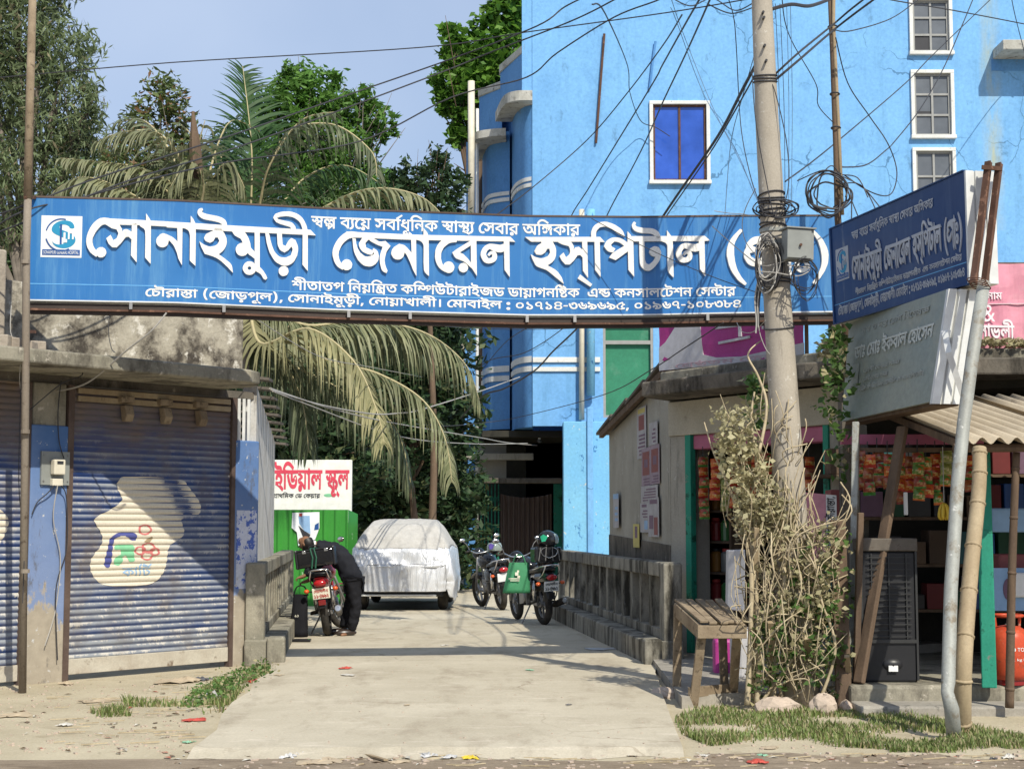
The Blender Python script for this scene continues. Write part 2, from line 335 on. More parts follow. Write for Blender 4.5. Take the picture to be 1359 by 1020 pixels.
M['pink']=surf('faded pink banner',(.58,.22,.30),(.64,.28,.34),.8,c3=(.70,.42,.45),s3=1.5,lo3=.5,hi3=.75,bump=.08,bs=6,rough=.5)
M['bannerwhite']=surf('dirty banner white',(.56,.55,.58),(.47,.46,.47),1.2,c3=(.36,.34,.32),s3=3,lo3=.58,hi3=.75,bump=.1,bs=8,rough=.55)
M['schoolwhite']=plain('white school sign',(.76,.75,.70),.5)
M['schoolred']=plain('red school lettering',(.62,.06,.10),.5)
def m_shutter():
 k=NT('blue shutter slats');gm=k.geo()
 sx=k.n('ShaderNodeSeparateXYZ');k.link(gm.outputs['Position'],sx.inputs[0]);nx=k.n('ShaderNodeSeparateXYZ');k.link(gm.outputs['Normal'],nx.inputs[0])
 def mth(op,a,b=None):
  m=k.n('ShaderNodeMath',operation=op)
  for i,v in enumerate((a,b)):
   if v is None:continue
   if isinstance(v,(int,float)):m.inputs[i].default_value=v
   else:k.link(v,m.inputs[i])
  return m.outputs[0]
 row=mth('FLOOR',mth('DIVIDE',sx.outputs[2],.064))
 cb=k.n('ShaderNodeCombineXYZ');k.link(mth('MULTIPLY',sx.outputs[0],.42),cb.inputs[0]);k.link(mth('MULTIPLY',sx.outputs[1],.42),cb.inputs[1]);k.link(mth('MULTIPLY',row,3.17),cb.inputs[2])
 def nz(scale,det=6,rg=.7):
  n_=k.n('ShaderNodeTexNoise');n_.inputs['Scale'].default_value=scale;n_.inputs['Detail'].default_value=det;n_.inputs['Roughness'].default_value=rg;k.link(cb.outputs[0],n_.inputs['Vector']);return n_.outputs['Fac']
 low=k.n('ShaderNodeMapRange');low.inputs[1].default_value=2.4;low.inputs[2].default_value=.2;k.link(sx.outputs[2],low.inputs[0])
 dust=mth('ADD',mth('MULTIPLY',nx.outputs[2],.42),mth('ADD',mth('MULTIPLY',nz(1.6),.95),mth('MULTIPLY',low.outputs[0],.22)))
 col=k.mix(k.ramp(dust,.38,.82),(.016,.045,.165),(.26,.275,.295))
 chips=mth('MULTIPLY',k.ramp(mth('ADD',mth('ADD',nz(6,8,.8),mth('MULTIPLY',k.noise(70,3),.22)),mth('MULTIPLY',nx.outputs[2],.12)),.68,.73),mth('ADD',low.outputs[0],.25))
 col=k.mix(chips,col,(.52,.49,.44))
 mr2=k.n('ShaderNodeMapRange');mr2.inputs[1].default_value=2.15;mr2.inputs[2].default_value=3.0;k.link(mth('ADD',sx.outputs[2],mth('MULTIPLY',mth('SUBTRACT',k.noise(2.5),.5),1.2)),mr2.inputs[0])
 col=k.mix(mr2.outputs[0],col,(.17,.12,.08))
 col=k.mix(k.ramp(k.noise(1.1,6,.7),.5,.75),col,(.13,.105,.09))
 return k.out(col,.55,.05,.35)
M['shutter']=m_shutter()
M['shutpaint']=surf('cream advert paint',(.66,.60,.48),(.60,.54,.44),3,c3=(.30,.26,.22),s3=9,lo3=.66,hi3=.7,stretch=(.3,.3,6),st3=(.4,.4,6),bump=0,rough=.6)
M['shutbase']=surf('rusty white bottom rail',(.50,.46,.38),(.40,.35,.28),4,c3=(.20,.15,.11),s3=6,lo3=.58,hi3=.68,bump=.2,bs=30,rough=.7)
def m_glass(name,c,rough=.1):
 k=NT(name)
 col=k.mix(k.ramp(k.noise(1.5,5,.6),.35,.7),c,tuple(x*1.5+.01 for x in c))
 return k.out(col,rough,0,.6)
M['blueglass']=m_glass('cobalt window film',(.018,.07,.36),.12)
M['greyglass']=m_glass('dusty window glass',(.075,.085,.10),.35)
M['signgrey']=plain('junction box grey',(.24,.25,.235),.5)
def m_pier():
 k=NT('faded blue pier');sx=k.n('ShaderNodeSeparateXYZ');k.link(k.geo().outputs['Position'],sx.inputs[0])
 col=k.mix(k.ramp(k.noise(1.4),.35,.65),(.065,.145,.33),(.13,.205,.38))
 mr=k.n('ShaderNodeMapRange');mr.inputs[1].default_value=2.3;mr.inputs[2].default_value=.9;k.link(sx.outputs[2],mr.inputs[0])
 col=k.mix(k.mix(1,mr.outputs[0],(.42,.42,.42),'MULTIPLY'),col,(.34,.37,.48))
 m=k.n('ShaderNodeMath',operation='MULTIPLY_ADD');m.inputs[1].default_value=-.42;k.link(sx.outputs[2],m.inputs[0]);k.link(k.noise(2.4,8,.7,stretch=(1,1,.6)),m.inputs[2])
 col=k.mix(k.ramp(m.outputs[0],.17,.22),col,k.mix(k.noise(9),(.46,.40,.31),(.25,.215,.17)))
 col=k.mix(k.ramp(k.noise(11,8,.7),.625,.64),col,(.50,.49,.47));col=k.mix(k.ramp(k.noise(3.3,8,.75,stretch=(1,1,.4)),.58,.68),col,(.10,.095,.09))
 k.bump(k.noise(14,8,.7),.4,.01);return k.out(col,.8,0,.2)
M['pierblue']=m_pier()
def ochre(m):
 t=m.node_tree;b=t.nodes['Principled BSDF'];src=b.inputs['Base Color'].links[0].from_socket
 g_=t.nodes.new('ShaderNodeNewGeometry');sx=t.nodes.new('ShaderNodeSeparateXYZ');t.links.new(g_.outputs['Position'],sx.inputs[0])
 def mt(op,a,b_,c=None):
  n_=t.nodes.new('ShaderNodeMath');n_.operation=op
  for i,v in enumerate((a,b_,c)):
   if v is None:continue
   if isinstance(v,(int,float)):n_.inputs[i].default_value=v
   else:t.links.new(v,n_.inputs[i])
  return n_.outputs[0]
 def nz(scale,st):
  mp=t.nodes.new('ShaderNodeMapping');mp.inputs['Scale'].default_value=st;t.links.new(g_.outputs['Position'],mp.inputs[0]);n_=t.nodes.new('ShaderNodeTexNoise');n_.inputs['Scale'].default_value=scale;n_.inputs['Detail'].default_value=8;n_.inputs['Roughness'].default_value=.7;t.links.new(mp.outputs[0],n_.inputs['Vector']);return n_.outputs['Fac']
 def rp(v,a,b_):
  n_=t.nodes.new('ShaderNodeMapRange');n_.inputs[1].default_value=a;n_.inputs[2].default_value=b_;t.links.new(v,n_.inputs[0]);return n_.outputs[0]
 def mx(f,a,c):
  n_=t.nodes.new('ShaderNodeMixRGB');t.links.new(f,n_.inputs[0]);t.links.new(a,n_.inputs[1]);n_.inputs[2].default_value=(*c,1);return n_.outputs[0]
 col=src
 for x0,w_,z0,z1,c in((11.45,.30,8.5,17,(.42,.42,.24)),(3.85,.22,9.0,10.2,(.09,.16,.24))):
  d=mt('ABSOLUTE',mt('SUBTRACT',sx.outputs[0],x0),0.0)
  band=mt('MULTIPLY',rp(mt('ADD',d,mt('MULTIPLY',nz(1.5,(1,1,.3)),.25)),w_+.1,.08),mt('MULTIPLY',mt('GREATER_THAN',sx.outputs[2],z0),mt('LESS_THAN',sx.outputs[2],z1)))
  col=mx(mt('MULTIPLY',band,rp(nz(3,(1,1,.25)),.35,.65)),col,c)
 drip=mt('MULTIPLY',rp(nz(3.2,(1,1,.06)),.53,.72),.45);col=mx(drip,col,(.10,.25,.42))
 spot=mt('MULTIPLY',rp(nz(2.6,(1,1,1)),.60,.70),rp(nz(.35,(1,1,1)),.48,.60));col=mx(mt('MULTIPLY',spot,.7),col,(.07,.16,.26))
 t.links.new(col,b.inputs['Base Color']);return m
ochre(M['bluewall'])
GLYPHS={275:"124,76 -11,1 -9,3 -8,4 -10,11 -8,14 3,1 -2,-8 -8,-16 -6,-6 -7,-4 -9,-1 -7,1 -13,5 -13,13 -7,10 15,9 7,-10 5,-5 5,-3 5,-1 6,1 5,3 4,5 6,20 1,15 17,0 5,-18 8,-14 6,-6 6,-4 7,-2 8,-1 8,1 6,3 3,6 1,7 -1,10 -4,9 -12,15 20,4 8,-9 6,-13 2,-8 -1,-18 -3,-9 -6,-7 -7,-4 -10,-3;182,156 0,-18 -184,0 0,18;155,92 0,-92 -19,0 -9,9 -18,15 -22,10 -13,3 -9,19 33,20 19,8 19,7/136,76 -36,-18 -16,-10 2,2 15,-5 14,-7 11,-7 10,-9",
410:"190,156 0,-18 -27,0 0,-149 -19,0 0,106 2,-11 -8,8 -8,6 -9,4 -9,1 -5,-1 -5,-2 -3,-5 -1,-14 -16,-1 -2,7 -8,13 -6,4 -6,2 -8,1 -8,-1 -7,-4 -4,-5 -1,-7 1,-7 3,-5 6,-5 8,-4 -10,-18 -8,4 -7,5 -6,7 -4,7 -3,8 1,19 4,8 6,6 8,6 9,3 11,1 15,-2 7,-3 12,-9 5,-7 -4,0 4,8 6,5 7,3 9,1 10,-1 10,-4 10,-6 8,-7 -6,1 0,34 -146,0 0,18;94,65 19,-3 9,-4 8,-6 16,-16 17,-23 -13,-9 -7,11 -14,17 -14,11 -6,3 -7,2 -20,-1 -10,-4 -10,-6 -9,-7 -2,0 8,4 9,1 11,-2 7,-5 3,-6 2,-8 -1,-7 -24,-15 7,7 2,4 1,5 -1,5 -2,4 -4,2 -9,1 -8,-2 -3,-2 -17,17 18,16 10,7 10,5 11,3;141,28 -65,-52 -12,15 20,15 6,3 10,9 30,23",
3:"",42:"152,156 0,-18 -27,0 0,-138 -19,0 -9,14 -12,14 -14,11 -16,10 -17,7 -19,5 -10,24 25,14 25,12 26,11 27,9 -6,-11 0,18 -108,0 0,18/106,118 5,-6 -19,-7 -41,-18 -19,-11 14,-4 15,-6 15,-8 14,-10 11,-12 9,-14 -3,0 -1,12",
202:"66,156 0,-18 -17,0 15,5 -16,-15 -4,-6 -3,-7 -1,-7 0,-18 6,-28 2,-20 -2,-18 -3,-8 -11,-14 -9,-6 -11,-5 -14,-4 -6,17 14,4 10,6 6,6 4,6 2,8 0,18 -6,28 -2,18 0,9 4,15 9,14 6,7 4,-5 -45,0 0,18",
61:"89,156 0,-18 -5,0 -8,-3 -9,-5 -9,-7 -8,-8 -7,-10 -6,-12 -4,-13 -1,-14 1,-17 4,-12 6,-9 8,-6 8,-4 8,-1 10,1 10,5 9,-15 -14,-7 -8,-2 -8,0 -15,2 -13,6 -11,10 -8,13 -5,16 -2,19 2,20 6,17 9,15 12,13 14,10 15,7 -16,-8 -5,-1 -51,0 0,18",
70:"159,156 0,-18 -26,0 0,-138 -19,0 -24,25 -14,9 -15,8 -19,7 -21,4 -9,23 16,10 35,18 -22,12 -29,10 8,16 0,-4 -22,0 0,18/114,138 -80,0 -6,2 11,-3 11,-5 28,-18 6,-6 1,-14 -28,-14 -10,-4 -16,-10 -3,4 20,-4 18,-6 15,-8 13,-9 24,-22 -4,-1;45,-2 -11,4 -3,5 -1,6 1,6 3,5 5,3 6,1 6,-1 5,-3 3,-5 1,-6 -1,-6 -3,-5",
50:"173,156 0,-18 -26,0 0,-138 -19,0 0,88 5,-16 -7,10 -6,6 -6,4 -5,2 -7,-2 -3,-3 -8,-12 -17,-30 -6,-7 -6,-5 -7,-2 -15,-1 -6,2 -6,4 -6,6 -13,17 15,9 6,-10 5,-6 10,-3 4,0 4,2 9,9 10,18 6,8 6,12 6,7 7,4 7,1 8,-1 7,-3 15,-14 -5,-1 -1,6 0,39 -130,0 0,18;68,68 -5,27 -4,9 -5,6 -8,5 -10,4 -12,3 -14,2 3,19 14,-5 23,-6 9,-4 7,-5 5,-6 4,-8 4,-20",
54:"69,156 0,-18 -26,0 0,-138 -19,0 0,117 -4,8 -5,7 -7,4 -10,2 0,18 9,-1 7,-3 6,-5 4,-7 0,32 13,0 5,-16",131:"-64,177 82,52 10,-14 -80,-54",38:"152,156 0,-18 -27,0 0,-138 -19,0 -9,14 -12,14 -14,11 -16,10 -17,7 -19,5 -10,24 25,14 25,12 26,11 27,9 -6,-11 0,36/106,118 5,-6 -19,-7 -41,-18 -19,-11 14,-4 15,-6 15,-8 14,-10 11,-12 9,-14 -3,0 -1,12;60,157 13,-1 -1,-18 -16,0 -5,-3 -3,-3 -1,-5 1,-6 5,-5 8,-5 12,-5 -15,-12 -9,5 -13,11 -5,6 -3,7 -1,8 1,7 3,6 4,5 7,5 8,2",
57:"-72,-66 -7,0 -7,2 -8,4 -6,6 -4,7 -2,9 3,12 7,9 8,4 9,2 11,1 15,-1 14,-4 15,-7 15,-9 31,-23 -11,-14 -31,24 -13,8 -13,6 -12,3 -12,1 -8,-1 -5,-2 -4,-4 -1,-5 1,-6 4,-4 5,-2 6,-1 9,1 6,3 5,4 4,5 4,12 1,6 0,22 19,0 0,-21 -1,-9 -3,-9 -4,-9 -6,-8 -8,-7 -11,-4",
55:"69,156 0,-18 -26,0 0,-138 -19,0 0,138 -26,0 0,18 22,0 -4,4 -11,16 18,27 11,11 12,8 15,5 17,2 13,-1 13,-2 24,-9 36,-24 12,-10 -10,-14 -31,23 -14,9 -26,9 -14,1 -13,-1 -11,-4 -9,-5 -8,-8 -14,-20 14,-17",
39:"154,156 0,-18 -27,0 0,-138 -19,0 0,61 4,-14 -18,21 -10,8 -10,6 -10,4 -10,2 -9,-1 -7,-4 -4,-6 -2,-9 1,-6 4,-6 7,-5 10,-5 -10,-18 -14,8 -10,9 -6,11 -2,13 1,11 4,10 7,7 8,5 10,3 9,1 12,-1 12,-4 10,-5 10,-7 9,-8 9,-10 -4,-1 -1,11 0,57 -110,0 0,18",
20:"204,156 0,-18 -81,0 0,-138 -19,0 -9,14 -11,14 -14,12 -16,10 -17,7 -18,4 -10,24 49,25 25,10 26,9 -5,-10 0,19 -106,0 0,18/104,117 5,-7 -40,-16 -37,-18 15,-4 14,-6 15,-9 13,-10 10,-12 8,-13 -2,0 -1,12;190,72 -3,-16 -4,-6 -7,-6 -8,-3 -12,-1 -11,0 -3,1 1,18 4,-1 14,1 6,4 3,5 1,6 -2,8 -4,8 -7,7 -23,10 -15,3 0,18 19,-3 17,-6 14,-9 11,-11 7,-13",
437:"125,76 -16,2 -13,7 -10,10 -8,14 3,1 -2,-8 -8,-16 -6,-6 -7,-4 -9,-1 -7,1 -13,5 -13,13 -7,10 15,9 7,-10 5,-5 5,-3 5,-1 6,1 5,3 4,5 6,20 1,15 17,0 5,-18 8,-14 6,-6 6,-4 7,-2 8,-1 8,1 6,3 3,6 1,7 -1,10 -4,9 -12,15 20,4 8,-9 6,-13 2,-8 -1,-18 -3,-9 -6,-6 -7,-5 -9,-3;183,156 0,-18 -185,0 0,18;114,80 12,-1 11,-3 8,-4 7,-5 5,-6 3,-6 3,-13 -3,-15 -4,-6 -5,-5 -7,-4 -8,-3 -9,-3 -11,-2 1,7 10,-3 19,-7 30,-16 -9,-14 -24,14 -23,10 -12,4 -38,9 4,17 16,-4 16,-1 13,1 9,2 7,3 7,7 2,9 -2,9 -6,7 -9,4 -11,2 -9,-1 -6,-3 -4,-4 -1,-8 2,-6 -18,-4 -3,15 1,8 3,7 6,5 7,4 9,2",
450:"89,156 0,-18 -5,0 -8,-3 -9,-5 -9,-7 -8,-8 -7,-10 -6,-12 -4,-13 -1,-14 1,-17 4,-12 6,-9 8,-6 8,-4 8,-1 10,1 10,5 9,-15 -14,-7 -8,-2 -8,0 -15,2 -13,6 -11,10 -8,13 -5,16 -2,19 2,18 4,16 7,15 9,12 11,10 22,15 11,5",
46:"152,156 0,-18 -27,0 0,-138 -19,0 -9,14 -12,14 -14,11 -16,10 -17,7 -19,5 -10,24 25,14 25,12 26,11 27,9 -6,-11 0,18 -108,0 0,18/106,118 5,-6 -19,-7 -41,-18 -19,-11 14,-4 15,-6 15,-8 14,-10 11,-12 9,-14 -3,0 -1,12;46,-2 -10,4 -4,5 -1,6 1,6 4,5 4,3 6,1 6,-1 5,-3 3,-5 1,-6 -1,-6 -3,-5",
8:"226,156 0,-18 -26,0 0,-138 -20,0 -8,14 -10,12 -11,10 -12,9 7,17 19,-16 9,-9 7,-10 0,7 -1,4 0,100 -182,0 0,18;94,23 -17,2 -15,6 -16,11 -14,16 -17,32 -8,20 19,6 9,-23 9,-19 11,-15 11,-9 14,-6 14,-2 13,1 10,3 7,5 5,7 3,8 -1,22 -6,10 -9,7 -11,3 -7,-1 -6,-3 -3,-5 -1,-8 2,-8 -19,-4 -3,14 1,13 4,6 6,6 7,4 17,3 14,-2 12,-5 9,-7 8,-11 4,-12 2,-14 -2,-14 -5,-12 -8,-10 -11,-8 -14,-6;86,116 -2,8 -5,6 -8,6 -10,3 6,11 11,-3 12,-6 8,-6 5,-8 3,-10",
307:"56,22 -9,1 -8,5 -8,7 -7,10 14,9 9,-10 4,-2 4,-1 5,1 4,2 10,11 5,9 1,4 -1,14 -3,8 -4,7 -6,5 -7,4 -8,1 -7,-1 -5,-3 -3,-4 0,-10 2,-6 -18,-4 -4,14 1,13 4,7 5,5 8,3 16,3 14,-2 12,-4 9,-8 7,-11 4,-13 1,-26 -12,7 7,10 8,8 10,8 12,7 14,5 16,4 14,-14 -6,-11 -4,-12 -3,-12 -1,-12 1,-11 4,-23 4,-12 -19,-4 -4,13 -3,14 -2,13 0,23 2,11 8,20 7,-2 -10,-2 -9,-3 -10,-5 -9,-7 -9,-9 -28,-36 -12,-6;18,150 11,-3 12,-6 8,-6 5,-8 3,-10 -20,-1 -3,8 -4,6 -8,6 -10,3;120,108 -15,2 -13,7 -11,12 -8,15 21,3 3,-9 4,-6 10,-7 9,-1 8,1 5,3 3,4 1,9 -2,4 -5,4 22,3 3,-7 1,-8 -1,-9 -4,-7 -5,-6 -8,-4 -8,-2;184,156 0,-18 -186,0 0,18",
48:"172,156 0,-18 -26,0 0,-138 -20,0 0,128 2,5 -2,9 0,30 14,0 6,-16;90,157 10,-1 8,-2 8,-5 7,-6 6,-7 5,-9 -2,-26 -8,16 -10,12 -11,7 -12,3 -9,-1 -7,-4 -5,-7 -1,-9 2,-9 6,-8 15,-6 11,-1 -1,-19 -16,2 -12,5 -9,6 -6,9 -4,10 -1,11 1,13 4,9 6,8 8,5 8,3;19,157 10,-1 10,-3 9,-5 6,-8 5,-11 1,-14 -1,-10 -3,-9 -7,-9 -9,-6 -12,-5 -14,-1 -2,19 11,1 9,3 6,4 4,4 3,11 -1,9 -5,7 -8,5 -16,1 -10,-1 -5,-2 -2,19 11,2",
56:"69,138 -26,0 0,-138 -19,0 0,138 -26,0 0,18 26,0 -3,14 -6,13 -8,10 -11,7 -13,6 -14,3 -16,2 -30,1 -28,-6 -4,-4 -1,-4 1,-4 5,-2 6,-1 31,0 12,-1 16,-4 9,-10 3,-6 2,-16 -17,0 -1,10 -4,6 -6,2 -5,1 -40,0 -8,1 -13,4 -5,4 -4,5 -2,5 0,5 2,9 5,8 9,6 13,5 16,3 21,1 23,-1 21,-3 18,-6 16,-8 12,-10 9,-13 6,-15 3,-17 25,0",
35:"102,12 -20,3 -18,8 -12,8 -11,11 -18,30 -16,44 19,6 9,-29 10,-23 12,-17 12,-12 15,-7 17,-2 11,0 9,2 13,8 4,6 5,14 -1,18 -3,9 -5,7 -6,6 -8,4 -9,1 -9,-1 -5,-3 -4,-5 -1,-9 2,-9 -19,-4 -3,14 0,5 1,9 4,7 6,6 7,5 20,3 15,-2 12,-5 11,-9 8,-11 5,-14 1,-16 -1,-14 -5,-14 -8,-11 -12,-9 -16,-6;179,156 0,-18 -181,0 0,18",
40:"182,156 0,-18 -27,0 0,-138 -19,0 0,99 6,-16 -19,26 -16,17 -8,6 -8,4 -17,3 -9,-1 -9,-3 -7,-4 -14,-12 -6,-7 -2,-1 8,4 4,1 13,-1 7,-2 6,-5 5,-8 2,-11 -2,-9 -4,2 49,47 13,-13 -72,-67 -14,13 20,20 -9,-11 -7,-5 6,9 2,5 1,6 -1,5 -3,5 -5,3 -6,1 -12,-3 -4,-2 -18,18 20,23 11,9 11,7 12,4 13,1 13,-1 12,-4 11,-7 11,-9 22,-26 -5,2 -1,12 0,48 13,0 6,-16",
369:"117,77 -15,1 -18,10 -17,14 -4,2 -8,0 -3,-2 -3,-4 -1,-4 1,-5 2,-4 8,-8 -14,-14 -7,7 -9,16 -1,9 1,8 3,7 5,6 13,6 6,0 10,-1 8,-3 7,-4 22,-18 14,-3 7,1 6,3 3,5 1,8 -1,10 -4,9 -5,8 -7,7 20,4 8,-9 6,-13 3,-16 -1,-10 -4,-8 -5,-6 -7,-5 -9,-3;176,156 0,-18 -178,0 0,18;114,92 15,-1 5,-2 5,-3 4,-4 4,-6 2,-7 1,-10 0,-88 -20,0 -3,9 -5,7 -6,4 -8,1 -14,0 -15,-3 -18,-1 -15,2 -9,3 -8,4 -7,6 -6,8 -3,11 -1,26 2,11 19,-3 -2,-14 1,-17 4,-8 5,-5 14,-5 13,0 29,4 14,-1 7,-2 7,-4 5,-7 0,66 -2,7 -5,4 -6,2 -17,-2 -10,-7 -8,-8 -2,-4 0,-8 2,-2 4,-2 6,-1 8,0 2,1 2,-17 -6,-2 -17,0 -12,5 -5,5 -3,6 -1,8 1,8 3,7 12,15 8,6 20,8",
394:"99,75 -8,0 -13,4 -13,7 -16,12 -8,2 -7,-2 -2,-3 -1,-4 1,-4 4,-7 4,-3 -14,-14 -6,6 -5,7 -5,16 2,8 3,6 4,5 6,4 14,3 11,-2 15,-8 12,-9 13,-5 7,-1 8,1 6,3 4,5 1,8 -2,10 -3,9 -6,8 -7,7 4,12 12,0 9,-12 4,-7 7,-17 1,-10 -1,-10 -3,-9 -5,-7 -7,-5 -9,-3;22,150 11,-3 14,-7 8,-8 5,-9 1,-13 0,-6 -1,-3 -19,1 1,2 0,7 -2,10 -4,8 -8,6 -12,4;108,156 0,-18 -110,0 0,18;289,156 0,-18 -26,0 0,-138 -19,0 0,99 5,-16 -19,26 -16,17 -7,6 -8,4 -17,3 -9,-1 -9,-3 -8,-4 -7,-6 -12,-13 -2,-1 8,4 4,1 13,-1 7,-2 11,-13 1,-11 0,-7 -1,-2 -4,2 49,47 12,-13 -71,-67 -14,13 20,20 -9,-11 -7,-5 6,9 2,5 0,11 -3,5 -5,3 -6,1 -12,-3 -4,-2 -9,29 8,9 9,8 9,7 10,5 11,3 10,1 14,-1 12,-4 11,-7 21,-20 12,-15 -5,2 -1,6 0,54 13,0 6,-16",
12:"127,156 -1,8 -4,6 -6,4 -9,1 -49,0 -11,2 -8,3 -7,4 -6,6 -4,7 -3,8 -1,13 2,10 18,-1 -1,-5 0,-10 1,-4 4,-8 4,-3 14,-4 42,0 21,-2 7,-3 6,-4 4,-5 2,-6 3,-17;180,156 0,-18 -91,0 0,-45 2,-11 3,-2 4,-1 10,3 18,17 6,9 15,2 7,-11 6,-13 3,-12 1,-13 -2,-15 -5,-13 -8,-11 -12,-9 -15,-5 -18,-2 -16,1 -14,5 -14,7 -13,11 -11,15 -11,19 -9,24 -9,28 19,5 6,-21 14,-35 12,-18 13,-12 15,-8 17,-2 13,1 10,3 8,6 6,7 4,9 1,10 -1,10 -2,9 -8,13 11,5 -7,-12 -8,-9 -8,-7 -8,-5 -16,-5 -10,2 -5,2 -4,3 -7,10 -2,8 0,53 -72,0 0,18",
30:"144,156 0,-18 -101,0 0,-96 1,-6 3,-7 6,-4 8,-1 9,1 10,4 8,5 7,6 6,8 5,9 3,9 1,9 -1,7 -3,5 -6,3 -11,1 -10,-2 -3,18 16,3 5,0 9,-1 8,-3 6,-4 5,-7 3,-8 1,-11 -2,-15 -5,-14 -8,-13 -10,-10 -20,-13 -12,-4 -12,-1 -9,1 -7,2 -6,3 -5,4 -4,5 -3,6 -2,9 0,102 -26,0 0,18;99,156 -2,8 -3,6 -6,4 -9,1 -38,0 -11,2 -8,3 -7,4 -6,6 -4,7 -3,8 0,19 1,4 18,-1 -1,-5 1,-14 4,-8 4,-3 14,-4 31,0 20,-2 8,-3 6,-4 4,-5 2,-6 3,-17",
10:"90,156 -2,8 -3,6 -6,4 -9,1 -33,0 -11,2 -8,3 -7,4 -6,6 -4,7 -3,8 0,20 1,3 18,-1 -1,-5 1,-14 4,-8 4,-3 14,-4 25,0 21,-2 7,-3 6,-4 4,-5 3,-6 3,-17;60,125 18,-2 14,-5 11,-7 7,-9 5,-11 1,-10 -2,-12 -4,-11 -8,-9 -11,-7 -15,-5 -17,-2 3,3 23,-9 38,-22 12,-9 -11,-14 -15,11 -39,24 -13,6 -14,5 -31,8 3,18 17,-4 9,-1 26,1 12,3 8,5 5,6 3,7 1,7 -1,8 -3,7 -6,5 -11,6 -13,2 -15,-2 -8,-5 -2,-9 1,-8 -18,-3 -2,8 0,7 1,9 4,7 15,10;44,116 -3,8 -5,6 -7,6 -11,3 6,11 12,-3 12,-6 8,-6 5,-8 3,-10;135,156 0,-18 -137,0 0,18",
27:"100,16 -14,1 -14,4 -13,7 -12,10 -12,13 -10,18 -9,21 -9,26 19,5 9,-28 10,-22 12,-16 13,-11 14,-7 17,-2 11,1 10,2 7,5 5,6 3,8 1,10 0,7 -6,16 16,0 -15,-14 -8,-5 -17,-6 -10,-1 -9,1 -9,3 -6,5 -5,6 -3,8 -2,9 2,11 6,11 11,11 15,9 -100,0 0,18 234,0 0,-18 -98,0 -19,-9 -13,-8 -9,-7 -8,-13 -1,-6 1,-6 3,-4 4,-2 5,-1 9,1 8,3 17,13 21,-8 4,-12 2,-15 -2,-13 -4,-11 -8,-10 -10,-8 -15,-5;200,51 2,-23 7,-26 -19,-4 -7,29 -2,14 0,27 2,11 6,18 -18,1 -15,4 -12,6 -10,7 -8,10 -7,11 19,4 4,-7 6,-6 7,-5 9,-4 11,-2 13,-1 10,0 4,1 9,-18 -5,-11 -3,-11",
32:"180,156 0,-18 -91,0 0,-45 2,-11 3,-2 4,-1 10,3 18,17 6,9 15,2 7,-11 6,-13 3,-12 1,-13 -2,-15 -5,-13 -8,-11 -12,-9 -15,-5 -18,-2 -16,1 -14,5 -14,7 -13,11 -11,15 -11,19 -9,24 -9,28 19,5 6,-21 14,-35 12,-18 13,-12 15,-8 17,-2 13,1 10,3 8,6 6,7 4,9 1,10 -1,10 -2,9 -8,13 11,5 -7,-12 -8,-9 -8,-7 -8,-5 -16,-5 -10,2 -5,2 -4,3 -7,10 -2,8 0,53 -72,0 0,18",
22:"121,0 0,106 5,-16 -16,22 -15,15 -14,9 -15,3 -12,-2 -10,-5 -7,-7 -7,-9 -4,-2 11,6 17,2 10,-1 9,-4 6,-5 4,-6 3,-7 0,-7 -2,-14 -8,-12 -12,-12 -18,-11 -13,18 13,6 10,7 8,8 2,9 -1,5 -3,4 -5,3 -7,1 -12,-1 -12,-5 -20,16 8,13 8,10 9,9 10,6 11,4 12,1 12,-1 11,-3 10,-6 10,-7 10,-10 10,-12 -5,3 -1,11 0,40 13,0 6,-16 26,0 0,-18 -26,0 0,-138",
523:"134,154 15,-1 13,-4 10,-6 8,-8 4,-10 2,-12 -2,-11 -3,-9 -6,-8 -8,-7 -9,-5 -9,-3 -11,-3 -11,0 -13,1 -12,3 -10,6 -7,8 -5,11 -2,13 1,11 4,9 5,7 8,7 8,5 10,3/135,138 -10,0 -9,-3 -8,-4 -6,-6 -4,-7 -1,-9 2,-10 6,-8 10,-6 13,-1 10,1 9,3 8,4 6,6 4,8 1,8 -2,11 -6,7 -9,5;99,137 20,-8 19,-11 18,-12 16,-13 -8,-15 -17,14 -19,13 -20,11 -21,9;210,156 0,-18 -42,0 -33,4 -33,-4 -38,0 0,18;165,156 -2,8 -4,6 -7,3 -9,1 -34,0 -11,2 -8,3 -7,4 -6,6 -4,7 -3,8 -1,10 1,12 19,-1 -1,-5 0,-9 1,-5 4,-7 10,-6 19,-2 22,-1 29,-6 4,-5 3,-6 3,-17;142,-3 -14,1 -11,3 -9,6 -6,8 -4,9 -2,11 2,9 4,8 6,7 20,14 12,6 23,-3 -27,-16 -16,-12 -3,-7 -1,-14 3,-5 5,-4 5,-2 7,-1 17,0 15,6 5,4 3,5 1,5 -3,7 -7,6 13,14 8,-6 5,-6 3,-6 1,-7 -2,-10 -5,-10 -8,-8 -10,-7 -14,-4;69,156 0,-18 -26,0 0,-138 -19,0 0,138 -26,0 0,18 22,0 -4,4 -11,16 18,27 11,11 12,8 15,5 17,2 17,-1 16,-4 15,-7 31,-20 16,-13 -10,-12 -23,18 -21,12 -9,4 -19,5 -10,1 -13,-2 -11,-3 -9,-6 -8,-8 -14,-20 14,-17",
